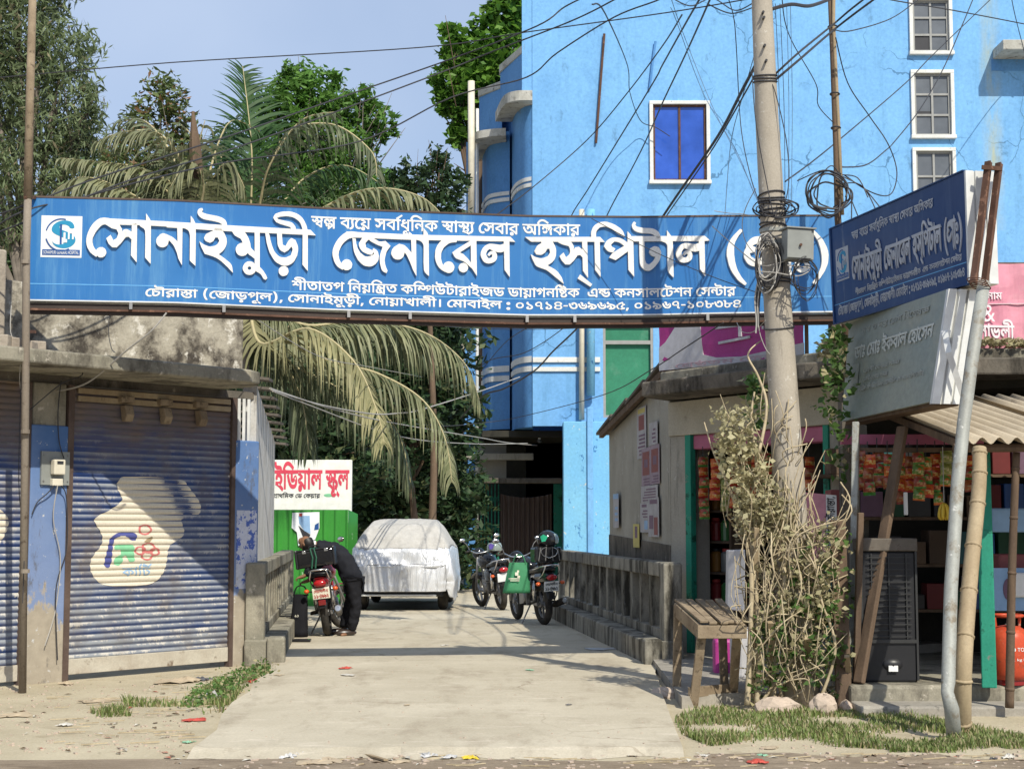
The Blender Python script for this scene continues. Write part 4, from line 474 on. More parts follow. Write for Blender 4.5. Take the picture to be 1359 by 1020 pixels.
LAYOUT={'motto':([(275,0),(410,180),(3,367),(42,432),(202,581),(61,645),(70,731),(3,888),(50,953),(42,1123),(54,1272),(131,1339),(38,1339),(57,1488),(55,1488),(39,1554),(20,1705),(3,1907),(275,1972),(54,2152),(437,2218),(202,2399),(3,2462),(450,2528),(50,2614),(42,2784),(54,2934),(46,3000),(3,3149),(8,3214),(55,3437),(307,3504),(20,3685),(54,3887),(46,3954)],4102),
'service':([(48,0),(56,169),(35,236),(54,412),(35,479),(40,656),(3,835),(55,900),(39,966),(70,1117),(55,1274),(369,1340),(35,1514),(3,1690),(20,1755),(55,1957),(394,2024),(12,2310),(30,2488),(54,2630),(46,2696),(54,2846),(10,2912),(27,3044),(32,3274),(3,3452),(32,3517),(54,3695),(70,3761),(54,3918),(22,3984),(39,4148),(523,4299),(20,4507),(3,4709),(3,4774),(16,4839),(361,5028),(3,5231),(20,5296),(39,5498),(50,5649),(54,5819),(47,5886),(61,6068),(30,6155),(48,6297),(39,6466),(3,6617),(450,6682),(50,6768),(370,6939),(54,7151),(46,7218)],7366),
'addr':([(450,0),(25,86),(67,228),(46,295),(54,444),(435,510),(54,692),(3,759),(593,824),(450,928),(27,1015),(54,1244),(68,1311),(40,1489),(57,1668),(47,1668),(594,1850),(597,1955),(3,2021),(450,2086),(50,2172),(54,2343),(39,2410),(54,2560),(10,2627),(44,2760),(57,2915),(68,2915),(56,3093),(597,3160),(3,3225),(450,3290),(39,3377),(54,3528),(70,3594),(54,3751),(21,3817),(54,3991),(47,4058),(56,4240),(641,4307),(3,4402),(450,4467),(44,4553),(54,4709),(42,4775),(54,4924),(10,4991),(47,5123),(3,5306),(611,5371),(3,5444),(75,5510),(76,5658),(82,5806),(76,5954),(79,6102),(598,6250),(78,6334),(81,6482),(84,6630),(81,6778),(84,6926),(80,7074),(597,7222),(3,7288),(75,7353),(76,7501),(84,7649),(81,7797),(82,7945),(598,8093),(76,8178),(75,8326),(83,8474),(78,8622),(83,8770),(79,8918)],9066),
'doc':([(32,0),(54,178),(7,244),(3,354),(450,419),(44,506),(54,661),(7,728),(3,837),(10,902),(20,1034),(42,1236),(54,1385),(47,1452),(3,1634),(450,1700),(51,1786),(54,1918),(61,1985),(50,2072),(39,2242)],2393),
'doc1':([(44,0),(57,156),(21,156),(3,330),(18,394),(3,579),(37,644),(357,795),(3,975),(450,1040),(46,1126),(54,1276),(22,1342),(3,1506),(55,1571),(42,1638),(61,1786),(48,1873),(49,2042),(130,2200)],2444),
'doc2':([(450,0),(46,86),(54,236),(22,302),(56,466),(3,532),(450,598),(37,684),(21,835),(54,1009),(46,1075),(3,1224),(50,1289),(44,1460),(70,1615)],1771),'school':([(10,0),(55,132),(32,199),(70,377),(54,534),(47,600),(3,783),(431,848),(57,1051),(47,1051)],1233),
'school2':([(224,0),(54,189),(36,255),(55,416),(44,483),(20,638),(3,840),(450,905),(32,992),(3,1170),(450,1235),(20,1321),(70,1523),(54,1680),(46,1746)],1895),'pink1':([(39,0),(35,151),(57,328),(39,328)],478),
'pink2':([(39,0),(54,151),(44,218)],373),'lovely':([(47,0),(54,183),(43,249),(47,430),(56,612)],678),'board':([(450,0),(50,86),(54,257),(39,324),(54,474),(10,541),(44,674),(57,829),(55,829),(68,896),(597,1074),(3,1139),(450,1204),(25,1291),(67,1432),(46,1499),(54,1648),(435,1714),(54,1896),(597,1963)],2028),
'kart':([(20,0),(54,202),(520,268),(131,476)],476),'plate1':([(450,0),(39,86),(54,238),(70,304),(54,460),(21,527),(54,701),(47,768),(56,950),(598,1017),(51,1102)],1234),
'plate2':([(76,0),(76,148),(598,296),(79,381),(81,529),(84,677),(77,825)],973),'faint':([(450,0),(232,86),(424,260),(35,436),(44,612),(3,768),(450,833),(20,919),(70,1121),(54,1278),(46,1344)],1493),
}
HEADLINE="819,1210 794,-29 0,-76 -326,12 -403,1;1601,1181 718,-38 1006,-43 64,-83 -98,6 -916,29 -773,41;925,1211 -64,6 -44,-11 -38,-30 -32,-39 -25,-42 -22,-47 -18,-53 -12,-51 -6,-48 0,-46 5,-43 10,-39 33,-68 26,-28 45,-39 33,51 -52,72 -21,47 -9,53 0,33 6,32 30,79 39,66 22,28 17,15 20,7 53,3;900,704 -2,-20 -15,-35 -27,-21 -32,-1 -15,8 -22,28 -6,18 -2,20 7,39 10,16 27,21 32,1 27,-20 10,-16;884,1118 66,-51 20,-9 44,-11 23,-57 -15,-66 -12,-16 -31,-24 -33,79 -50,-53 29,-79 43,-51 51,-1 51,64 36,63 16,24 10,7 26,4 46,-53 -1,115 -46,37 -19,11 -13,2 -26,-8 -26,-40 4,17 0,35 -27,52 0,33 -166,1;1193,1143 60,-2 4,-577 -68,101;1357,1296 49,-90 10,-48 6,-612 -66,90 -1,283 -5,114 -13,31 -50,40 -1,83 72,-7;1631,889 -10,-48 -11,-19 -16,-16 -17,-9 -20,-4 -19,3 -18,9 -15,14 -12,19 -8,23 0,48 7,23 12,20 15,15 18,10 38,1 18,-9 16,-15 11,-19 8,-22;1520,979 32,21 16,2 30,-10 67,-37 25,-20 45,-51 -7,229 62,-7 2,-573 -44,99 -17,82 -28,80 -17,37 -38,53 -17,18 -18,12 -10,3 -55,-25;1886,1274 33,-52 27,-70 4,-175 1,-450 -67,77 -3,374 -9,49 -9,20 -12,15 -29,19 -32,8 -1,78 98,-6;2021,1393 -28,-6 -18,-16 -9,-27 0,-28 10,-29 15,-23 21,-19 26,-15 30,-10 93,-18 50,-14 18,-9 23,-16 8,-12 14,-40 48,18 -7,52 -13,34 -22,24 -23,16 -53,22 -123,26 -39,14 -19,13 -6,9 -1,5 15,21;2078,1010 75,45 10,12 11,32 76,-7 22,-39 20,-37 23,-63 6,-59 -4,-35 -9,-37 -14,-34 -19,-30 -49,-53 69,-58 70,-70 15,-26 10,-35 9,-83 -69,89 -64,73 -33,31 -34,26 -43,22 -96,35 -43,99 -24,86 43,-39 23,-15 45,-20 24,-3 48,13 21,14 15,18 20,47 -22,50 -28,-4 -20,-48 -12,-12 -30,-19 -40,18 -15,11 -8,12 -9,31 17,44;2368,1078 146,0 40,-66 30,-69 18,-69 5,-55 13,-22 39,-47 1,-105 -38,38 -32,25 -88,129 8,35 -1,18 -16,42 -13,18 -62,39 -18,25;2584,787 -10,-50 -13,-20 -16,-16 -18,-10 -20,-4 -21,3 -19,9 -16,15 -12,20 -8,24 -3,25 2,25 20,45 35,26 20,4 20,-3 19,-10 16,-15 13,-20 8,-23;2651,1068 62,-2 6,-556 -60,-2;2677,509 -10,-51 -13,-22 -17,-16 -19,-11 -21,-3 -21,3 -20,9 -16,16 -22,45 -3,26 3,27 20,45 17,17 19,11 21,3 21,-3 20,-9 16,-16 14,-21 8,-24/2618,507 -6,-19 -16,-9 -16,8 -6,27 11,17 11,4 16,-8;2658,543 42,-5 19,-11 23,-26 24,-36 29,-55 16,-47 -18,-27 -20,9 -8,8 -29,61 -17,18 -46,33;2779,1036 42,-2 12,-31 10,-68 17,-77 27,-82 18,-33 23,-30 22,-23 22,-11 49,-5 23,8 46,29 17,63 4,25 -2,16 -13,28 -34,-54 -49,-36 -40,25 -17,18 -22,55 -6,32 -9,175 59,1 13,-192 35,-17 34,80 35,41 49,-30 25,-69 7,-36 2,-40 -10,-83 -29,-76 -19,-31 -22,-22 -24,-17 -24,-11 -23,-5 -47,8 -54,35 -24,25 -23,35 -41,86 -16,50 -25,107;3066,474 -2,-20 -15,-34 -12,-12 -30,-11 -16,2 -15,7 -22,27 -6,18 -1,39 6,19 22,28 30,11 16,-3 27,-18 10,-16;2872,1275 23,53 60,29 31,9 75,4 37,-6 35,-12 34,-18 30,-24 25,-29 21,-36 32,-79 18,-90 -59,-1 -21,92 -15,38 -20,29 -25,24 -26,19 -27,13 -58,11 -29,-1 -55,-10 -41,-19 14,-21 143,-37 25,-11 18,-16 25,-44 5,-19 -1,-42 -45,8 -17,38 -12,13 -112,39 -50,27 -28,43;3230,1057 63,-4 4,-574 -65,95;3755,1085 864,-26 1171,-1 61,-78 -87,7 -1144,-7 -776,20;3897,1082 -78,8 -52,-10 -44,-32 -38,-43 -30,-45 -25,-48 -19,-53 -13,-50 -4,-46 2,-45 18,-79 15,-38 20,-35 26,-28 46,-32 28,56 -37,35 -15,20 -10,23 -10,30 -9,58 5,59 27,77 19,36 24,33 29,30 25,19 29,10 69,7;3836,584 -8,-41 -11,-18 -29,-22 -35,-1 -16,8 -25,30 -7,20 0,43 6,20 11,18 29,22 18,3 17,-3 16,-7 14,-13 18,-37;3835,988 41,-9 6,-74 18,-70 31,-63 43,-44 22,-13 21,-4 41,10 30,20 14,14 -19,65 9,22 36,-25 14,-18 9,-23 9,-53 -5,-52 -8,-25 -27,-43 -35,-29 -21,-8 -22,-3 -48,8 -22,12 -24,21 -44,58 -36,84 -13,46 -9,60;3958,1002 114,3 -52,-49 -26,-40 10,-65 97,-53 -26,-59 -53,14 -46,25 -21,17 -26,43 -13,39 -1,37;4020,993 47,6 23,-4 71,-49 26,-2 53,11 63,-75 -38,-65 -14,-35 -17,-82 -3,-39 7,-60 13,-50 17,-42 -13,-40 -39,24 -15,18 -11,31 -15,74 -5,73 2,36 8,45 26,99 -62,26 -62,38 -27,19;4474,779 -10,-51 -13,-21 -17,-17 -19,-10 -21,-4 -21,3 -20,10 -17,15 -22,45 -3,26 10,51 13,21 17,16 19,11 21,4 21,-3 20,-10 17,-15 22,-45;4338,859 70,56 50,-13 22,-13 26,-29 56,-79 -8,237 62,1 7,-588 -42,93 -31,99 -34,91 -17,39 -13,20 -32,34 -79,-24;4707,1164 45,-64 16,-50 3,-27 7,-589 -28,27 -23,30 -12,36 -5,112 0,251 -4,24 -10,23 -13,18 -19,14 -47,17 -1,66 92,-4;5118,1041 -67,3 -43,-8 -39,-22 -34,-30 -28,-33 -23,-37 -17,-41 -11,-44 -6,-94 5,-47 11,-44 17,-43 21,-37 27,-30 46,-33 27,52 -37,35 -16,22 -11,27 -15,67 1,70 6,31 21,55 15,24 43,45 22,15 26,9 60,9;5092,575 -9,-44 -11,-18 -15,-15 -17,-9 -19,-3 -18,2 -32,22 -12,18 -10,44 2,23 18,40 15,14 17,9 18,4 19,-3 17,-8 15,-14 19,-39;5064,799 47,46 193,152 1,-75 -148,-120;5064,799 64,6 29,-3 44,-24 50,-58 58,-91 7,-23 -1,-50 -77,83 -35,31 -90,42 -20,25;5293,1025 70,2 8,-580 -72,137;5262,573 -2,-19 -15,-33 -26,-20 -16,-3 -15,3 -27,18 -9,15 -9,36 2,19 15,33 12,12 30,10 15,-2 27,-18 9,-15;5711,950 -50,-19 -105,14 -32,-2 -30,-14 -25,-20 -20,-25 -16,-32 -12,-38 -4,-42 9,-42 24,-54 61,46 -22,42 -4,15 1,16 14,41 22,25 10,3 52,-33 55,-15 34,1 33,12 41,29;5429,739 16,-50 20,-29 28,-15 27,-3 26,4 24,11 26,18 20,30 8,39 -3,37 -13,35 -26,18 -26,-1 -22,-9 -15,-18 -16,-33 25,-18 15,25 6,4 18,-7 -4,-6 -4,-29 -16,-13 -13,-6 -27,1 -26,44;5706,1025 70,-5 5,-580 -65,109;8198,1023 -52,-20 -109,15 -33,-3 -30,-13 -26,-21 -21,-26 -16,-32 -13,-38 -4,-43 10,-43 25,-55 63,47 -28,58 8,40 18,32 13,11 10,3 54,-33 57,-15 35,0 34,13 43,29;7907,808 17,-50 20,-30 29,-15 28,-3 27,4 26,11 26,18 21,31 7,39 -2,38 -14,36 -28,18 -26,-1 -22,-9 -17,-18 -15,-34 25,-19 22,30 19,-7 -8,-36 -17,-13 -13,-6 -28,2 -28,44;8192,1099 73,-5 7,-589 -67,111;5974,1060 949,25 60,-77 -223,-1 -709,-18;7308,1106 962,29 67,-71 -66,-8 -962,-31;6124,925 16,18 38,27 -1,56 127,-4 18,-29 29,-63 9,-35 5,-38 -4,-76 -10,-38 -15,-35 -22,-30 -58,-50 77,-48 33,-27 25,-30 40,-69 12,-33 17,-71 -189,185 -33,26 -83,34 -35,19 -20,25 -38,93 -17,64 42,-33 22,-12 48,-13 24,-1 26,6 47,25 14,17 21,44 -10,59 -27,-5 -16,-39 -11,-17 -28,-26 -16,-8 -20,-3 -44,6 -28,50;6350,1019 69,-47 32,-17 73,-21 15,-36 4,-41 -8,-45 -12,-18 -33,-34 -32,73 -50,-57 28,-66 46,-61 55,1 54,64 44,78 36,8 38,-50 -2,122 -56,54 -45,-12 -23,-45 7,45 -3,22 -11,27 -35,61;6695,1028 64,1 9,-579 -65,110;6667,499 152,-148 -21,-39 -161,124;6813,1075 -4,60 3,29 19,63 16,27 21,24 51,34 61,12 31,-3 75,-28 35,-20 61,-48 23,-28 16,-30 19,-70 -80,43 -74,65 -30,18 -62,24 -25,0 -48,-13 -34,-43 -11,-25 -5,-31 1,-69;6851,1027 67,2 9,-564 -69,110;6973,941 19,58 14,25 21,22 25,19 27,12 32,6 35,-1 34,-9 36,-19 75,-61 2,-107 -78,84 -34,30 -23,11 -25,6 -26,3 -45,-50 10,-33 46,-28 -30,-61 -46,9 -21,12 -17,19;7286,993 2,-114 -167,-149 -83,38 33,57 21,23 51,42;7274,1181 43,-59 29,-78 9,-564 -72,104;7358,1336 -20,-31 -7,-27 4,-30 12,-30 22,-25 30,-16 34,-11 36,-7 78,-4 29,-4 19,-7 17,-10 25,-23 24,-37 40,24 -13,51 -16,32 -22,23 -28,19 -33,12 -39,4 -75,0 -77,16 -10,7 -13,18 -1,8 9,29;7423,1041 66,2 5,-286 4,-25 16,-47 31,-12 20,16 35,37 22,43 8,25 -35,9 -15,9 -21,33 -8,21 14,60 37,25 18,6 18,-1 38,-16 22,-50 5,-28 -7,-74 -10,-38 -17,-38 -44,-69 -21,-25 -22,-23 -22,-16 -19,-6 -40,5 -22,20 -20,21 -15,25 -9,27 -5,31 -5,113;7782,1212 54,-90 11,-21 6,-22 5,-150 5,-451 -31,31 -25,35 -14,40 -7,119 0,262 -3,17 -16,28 -14,10 -38,15 -2,81 71,2;8731,1257 40,-19 -61,-92 -40,-83 -14,-46 -6,-53 0,-112 9,-101 21,-100 15,-50 46,-98 68,-99 -22,-31 -67,56 -29,33 -64,104 -26,59 -20,64 -25,131 -3,50 3,51 8,49 13,48 18,45 22,44 32,48;9662,1302 77,-76 59,-77 26,-42 40,-92 13,-43 8,-32 7,-66 -7,-96 -9,-49 -36,-103 -58,-107 -83,-124 -23,42 54,91 22,47 35,100 10,53 5,59 -1,62 -13,118 -27,108 -17,43 -42,77 -58,66;9073,1171 -21,-3 -42,-14 -75,-12 -37,-13 -32,-27 -48,-66 -8,-22 -3,-50 44,-10 49,50 25,17 24,9 51,3 67,-8 34,-12 35,-19 73,-53 3,96 -6,39 -14,30 -21,25 -23,19 -24,12;8807,964 -23,-52 -7,-27 1,-60 7,-30 30,-63 22,-26 26,-19 31,-13 31,-4 35,6 37,14 34,20 81,76 42,48 -1,90 -124,-93 -100,-48 -63,44 -14,52 75,25 24,60 -51,25 -25,4 -23,-5;9198,1182 63,-6 13,-702 -64,89;9322,1260 65,-104 13,-679 -65,89;9022,1170 403,2 39,-67 -365,-1;9639,709 -2,-31 -10,-28 -15,-25 -20,-19 -23,-13 -26,-4 -25,3 -24,11 -21,19 -16,24 -11,28 -4,30 3,31 9,29 16,24 20,20 23,12 26,5 25,-4 24,-11 21,-18 16,-24 10,-29/9584,708 -1,-14 -11,-23 -19,-14 -11,-2 -22,7 -9,8 -7,10 -6,26 5,26 7,10 9,9 21,7 11,-1 20,-13 7,-11;9624,981 -2,-28 -22,-48 -18,-17 -22,-11 -22,-4 -23,3 -22,10 -18,16 -15,22 -9,25 -4,28 3,27 8,26 14,22 18,17 21,11 23,4 23,-3 21,-10 19,-16 14,-22 9,-25/9573,980 -4,-23 -6,-10 -17,-12 -10,-2 -19,6 -8,7 -10,20 3,35 14,16 19,7 10,-1 17,-12 10,-20"
def _dec(s):
 out=[]
 for q in(s.split(';')if s else[]):
  piece=[]
  for c in q.split('/'):
   x=y=0;pts=[]
   for p in c.split(' '):
    a,b=p.split(',');x+=int(a);y+=int(b);pts.append((x,y))
   piece.append(pts)
  out.append(piece)
 return out
def _area(p):return sum(p[i-1][0]*p[i][1]-p[i][0]*p[i-1][1]for i in range(len(p)))/2
def tidy(c):
 q=[p for i,p in enumerate(c)if p!=c[i-1]]
 return[p for i,p in enumerate(q)if abs((p[0]-q[i-1][0])*(q[(i+1)%len(q)][1]-p[1])-(p[1]-q[i-1][1])*(q[(i+1)%len(q)][0]-p[0]))>.5]
def fatten(c,b):
 c=tidy(c)
 if not b:return c
 n=len(c);out=[];sgn=-1 if _area(c)>0 else 1
 for i in range(n):
  a=Vector(c[i-1]);p=Vector(c[i]);q=Vector(c[(i+1)%n])
  u=(p-a);v=(q-p)
  if u.length<1e-6 or v.length<1e-6:out.append(tuple(p));continue
  u.normalize();v.normalize();nn=V(-u.y,u.x)+V(-v.y,v.x)
  if nn.length<.3:out.append(tuple(p));continue
  nn.normalize();out.append(tuple(p+nn*(b*sgn)))
 return out
def V(*a):return Vector(a)
def cut(pc,flat):
 want=abs(_area(pc[0]))-sum(abs(_area(c))for c in pc[1:]);best=None
 def area(ts):return sum(abs((flat[b][0]-flat[a][0])*(flat[c][1]-flat[a][1])-(flat[c][0]-flat[a][0])*(flat[b][1]-flat[a][1]))/2 for a,b,c in ts)
 for sh in(0,1e-3,3e-3,7e-3):
  ts=tessellate_polygon([[V(p[0]+sh*want**.5*math.sin(i*2.3+k),p[1]+sh*want**.5*math.cos(i*3.1),0)for i,p in enumerate(c)]for k,c in enumerate(pc)])
  err=abs(area(ts)-want)/max(want,1e-9)
  if best is None or err<best[0]:best=(err,ts)
  if err<.02:break
 return best[1]if best[0]<.03 else None
def rows_of(pc,step):
 """slice an awkward outline into thin bands"""
 out=[];ys=[p[1]for c in pc for p in c];y=min(ys)+step*.01;prev=None
 while y<max(ys)+step:
  xs=[]
  for c in pc:
   for i in range(len(c)):
    (a,b),(e,d)=c[i-1],c[i]
    if(b>y)!=(d>y):xs.append(a+(e-a)*(y-b)/(d-b))
  xs.sort();row=[(xs[i],xs[i+1])for i in range(0,len(xs)-1,2)]
  if prev:
   py,prow=prev;pr=zip(prow,row)if len(prow)==len(row)else zip(prow,prow)
   for(a,b),(c,d)in pr:out.append([(a,py),(b,py),(d,y),(c,y)])
  prev=(y,row);y+=step
 return out
def add_pieces(mb,pieces,f,nrm,depth,hole_flip=True):
 """pieces in 2-D, f maps (x, y) to a 3-D point on the board; each piece becomes a thin raised plate"""
 for k,pc in enumerate(pieces):
  flat=[p for c in pc for p in c]
  tris=cut(pc,flat)
  if tris is None:
   ys=[p[1]for p in flat];dd=depth+(k%5)*.0004
   for q in rows_of(pc,(max(ys)-min(ys))/44):mb.add([tuple(f(*p)+nrm*dd)for p in q],[(0,1,2,3)])
   continue
  d=depth+(k%5)*0.0004
  base=len(mb.v);n=len(flat)
  for p in flat:mb.v.append(tuple(f(*p)+nrm*d))
  for p in flat:mb.v.append(tuple(f(*p)))
  for t in tris:mb.f.append(tuple(base+i for i in t))
  s=base
  for c in pc:
   m=len(c)
   for i in range(m):
    a=s+i;b=s+(i+1)%m
    mb.f.append((a,b,b+n,a+n))
   s+=m
GL={k:_dec(v)for k,v in GLYPHS.items()}
HEAD=_dec(HEADLINE)
MATRA=158.0
def line_pieces(key,bold=0):
 bold*=.6;lay,w=LAYOUT[key];out=[]
 for gid,x in lay:
  for pc in GL.get(gid,[]):
   xs=[p[0]for p in pc[0]];ys=[p[1]for p in pc[0]];e=9 if bold and max(max(xs)-min(xs),max(ys)-min(ys))<45 else 0
   out.append([[(a+x,b-e)for a,b in(fatten(c,bold+e)if i==0 else fatten(c,-bold*.3))]for i,c in enumerate(pc)])
 return out,w
def put_line(mb,key,f,x0,x1,yb,yt,nrm,depth=.003,bold=6):
 """fit the line between x0..x1, its baseline on yb and its head stroke on yt (board coordinates of f)"""
 pcs,w=line_pieces(key,bold)
 sx=(x1-x0)/w;sy=(yt-yb)/MATRA
 add_pieces(mb,pcs,lambda x,y:f(x0+x*sx,yb+y*sy),nrm,depth)
_latin={}
def latin(mb,text,f,x0,x1,yb,yt,nrm,depth=.003):
 """latin capitals from Blender's own built-in face"""
 if text not in _latin:
  cu=bpy.data.curves.new('t','FONT');cu.body=text;cu.resolution_u=3
  ob=bpy.data.objects.new('t',cu);COL.objects.link(ob);bpy.context.view_layer.update()
  me=bpy.data.meshes.new_from_object(ob)
  _latin[text]=([tuple(v.co)for v in me.vertices],[tuple(p.vertices)for p in me.polygons])
  bpy.data.objects.remove(ob);bpy.data.curves.remove(cu);bpy.data.meshes.remove(me)
 vs,fs=_latin[text]
 xs=[v[0]for v in vs];ys=[v[1]for v in vs];a,b,c,d=min(xs),max(xs),min(ys),max(ys)
 mb.add([f(x0+(v[0]-a)/(b-a)*(x1-x0),yb+(v[1]-c)/(d-c)*(yt-yb))+nrm*depth for v in vs],fs)
def sheet(name,pts,z,mat,sub=0):
 m=MB();m.add([(p[0],p[1],z)for p in pts],[tuple(range(len(pts)))])
 o=m.build(name,mat);o['kind']='structure';return o
def wobble(a,b,n,amp,seed=0):
 r=random.Random(seed);a=Vector(a[:2]);b=Vector(b[:2]);d=(b-a);nn=V(-d.y,d.x).normalized()
 return[a+d*(i/n)+nn*(r.uniform(-amp,amp)if 0<i<n else 0)for i in range(n+1)]
gm=MB();gm.add([(-400,-30,0),(400,-30,0),(400,900,0),(-400,900,0)],[(0,1,2,3)])
go=gm.build('ground',M['ground']);go['kind']='structure'
dl=[g(256,1000),g(300,955),g(345,905),g(372,877)];dr=[g(866,877),g(872,905),g(888,955),g(906,999)]
L2=[(p.x,p.y)for p in dl];R2=[(p.x,p.y)for p in dr]
edge=[tuple(p)for p in wobble((L2[0][0],L2[0][1]),(R2[-1][0],R2[-1][1]),26,.045,3)]
plan=edge+[tuple(p)for p in wobble(R2[-1],R2[0],8,.03,5)][1:]+[(2.0,18.2),(2.0,38),(-9,38),(-9,28.5),(-4.0,28.5),(-3.0,18.2)]+[tuple(p)for p in wobble(L2[-1],L2[0],8,.05,8)][:-1]
dm=MB();dm.prism(plan,-.05,.045)
fe=[V(x,y,0)for x,y in edge];n0=len(dm.v);er=random.Random(6)
for p in fe:dm.v+=[(p.x,p.y,.0452),(p.x+er.uniform(-.02,.02),p.y-er.uniform(.12,.34),.002)]
for i in range(len(fe)-1):a=n0+2*i;dm.f.append((a,a+1,a+3,a+2))
dv=dm.build('driveway',M['drive']);dv['kind']='structure'
rp=[tuple(p)for p in wobble((-12,10.62),(-2.1,10.70),20,.06,9)]+[tuple(p)for p in wobble((-2.1,10.70),(1.3,10.62),16,.04,11)][1:]+[tuple(p)for p in wobble((1.3,10.95),(2.9,10.95),8,.15,12)]+[tuple(p)for p in wobble((3.0,10.7),(12,10.6),14,.06,13)]+[(12,-30),(-12,-30)]
sheet('road',rp,.006,M['road'])
A0=g(86,903);B0=g(302,884)
FU=V(B0.x-A0.x,B0.y-A0.y,0);SW=FU.length;FU.normalize();FN=V(FU.y,-FU.x,0)
def F(u,z,off=0.0):return V(A0.x,A0.y,0)+FU*u+FN*off+V(0,0,z)
shop=thing('shop_building',F(0,0),'old corner shop with peeling blue piers and two roller shutters under a concrete eave','shop building')
def hit(x,y_any=700):
 dx=(x-679.5)/FPX/CT*1.0
 k=(x-679.5)/FPX*(1/(CT))
 return(k*A0.y-A0.x)/(FU.x-k*FU.y)
uR0,uR1=hit(303),hit(341)
m=MB();m.hexa([F(-6,0,-.25),F(-2.75,0,-.25),F(-2.75,0,-.5),F(-6,0,-.5)],[F(-6,3.059,-.25),F(-2.75,3.059,-.25),F(-2.75,3.059,-.5),F(-6,3.059,-.5)])
m.hexa([F(-2.75,2.98,-.02),F(uR1-.02,2.98,-.02),F(uR1-.02,2.98,-.4),F(-2.75,2.98,-.4)],[F(-2.75,3.059,-.02),F(uR1-.02,3.059,-.02),F(uR1-.02,3.059,-.4),F(-2.75,3.059,-.4)])
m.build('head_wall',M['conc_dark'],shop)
def pier(u0,u1,z1,proud,mat,name='pier'):
 mm=MB();mm.hexa([F(u0,-.02,proud),F(u1,-.02,proud),F(u1,-.02,-.35),F(u0,-.02,-.35)],[F(u0,z1,proud),F(u1,z1,proud),F(u1,z1,-.35),F(u0,z1,-.35)])
 return mm.build(name,mat,shop,bev=.015)
uP0=hit(40)
pier(uP0,-.06,2.55,.05,M['pierblue'])
pier(uP0+.02,-.08,2.975,.03,M['conc'],'pier_head')
pier(uR0+.08,uR1,2.5,.06,M['pierblue'])
mm=MB();mm.hexa([F(uR0+.10,.85,.066),F(uR1-.03,.85,.066),F(uR1-.03,.85,.05),F(uR0+.10,.85,.05)],[F(uR0+.10,1.72,.066),F(uR1-.03,1.72,.066),F(uR1-.03,1.72,.05),F(uR0+.10,1.72,.05)])
mm.build('peeling_patch',M['peelwhite'],shop)
for k in range(3):
 mm=MB();mm.bar(F(uR0+.14+k*.07,2.5,.03),F(uR0+.14+k*.07,2.97,.03),.03);mm.build('window_bar',M['alu'],shop)
def slat_z(zz):return .018*abs(math.sin(math.pi*zz/.064))**.7
def shutter(u0,u1,z0,z1,lab=None):
 mm=MB();nu=14;zs=np.arange(z0+.16,z1,.064/6)
 for z in zs:
  for i in range(nu+1):
   u=u0+(u1-u0)*i/nu
   mm.v.append(tuple(F(u,z,slat_z(z)+.004*math.sin(u*3+z*2))))
 for r in range(len(zs)-1):
  for i in range(nu):
   a=r*(nu+1)+i;mm.f.append((a,a+1,a+nu+2,a+nu+1))
 c=mm.build('shutter',M['shutter'],shop,lab)
 mm=MB();mm.hexa([F(u0,z0,.03),F(u1,z0,.03),F(u1,z0,-.02),F(u0,z0,-.02)],[F(u0,z0+.155,.03),F(u1,z0+.155,.03),F(u1,z0+.155,-.02),F(u0,z0+.155,-.02)])
 mm.build('bottom_rail',M['shutbase'],c,bev=.006)
 for u in(u0-.03,u1+.03):
  mm=MB();mm.hexa([F(u-.035,.0,.05),F(u+.035,.0,.05),F(u+.035,.0,-.03),F(u-.035,.0,-.03)],[F(u-.035,2.97,.05),F(u+.035,2.97,.05),F(u+.035,2.97,-.03),F(u-.035,2.97,-.03)])
  mm.build('guide_rail',M['brownrail'],shop)
 return c
sh1=shutter(0.0,SW-.02,.06,2.97)
sh2=shutter(-2.7,uP0-.07,.04,2.97)
for u in(.62,1.12,1.6):
 mm=MB();mm.box(F(u,2.86,.06),(.16,.10,.07),ax=(FU,FN,V(0,0,1)))
 pr=[F(u-.05,2.80,.03),F(u-.05,2.80,.12),F(u-.045,2.70,.15),F(u-.04,2.63,.11),F(u-.04,2.63,.05)]
 pr2=[p+FU*.10 for p in pr];n=len(pr)
 mm.add(pr+pr2,[tuple(range(n)),tuple(range(n,2*n))[::-1]]+[(i,(i+1)%n,(i+1)%n+n,i+n)for i in range(n)])
 mm.build('drum_bracket',M['wood'],shop,bev=.01)
for z in(2.92,2.84):
 mm=MB();mm.bar(F(.05,z,.035),F(SW-.05,z,.035),.02,.055);mm.build('cover_strip',M['bamboo'],shop)
def paint_rows(polys,name,mat,off,parent=sh1,dz=.0062):
 ys=[p[1]for c in polys for p in c];z0,z1=min(ys),max(ys);mm=MB();prev=None;z=z0+1e-4
 while z<z1:
  xs=[]
  for c in polys:
   for i in range(len(c)):
    (a,b),(cc,d)=c[i-1],c[i]
    if(b>z)!=(d>z):xs.append(a+(cc-a)*(z-b)/(d-b))
  xs.sort();row=[(xs[i],xs[i+1])for i in range(0,len(xs)-1,2)]
  if prev is not None:
   pz,prow=prev
   if len(prow)==len(row):
    pairs=zip(prow,row)
   else:pairs=[(r,r)for r in prow]
   for(a,b),(c,d)in pairs:
    n=max(1,int((b-a)/.12))
    for k in range(n):
     t0,t1=k/n,(k+1)/n
     mm.quad(F(a+(b-a)*t0,pz,slat_z(pz)+off),F(a+(b-a)*t1,pz,slat_z(pz)+off),F(c+(d-c)*t1,z,slat_z(z)+off),F(c+(d-c)*t0,z,slat_z(z)+off))
  prev=(z,row);z+=dz
 return mm.build(name,mat,parent)
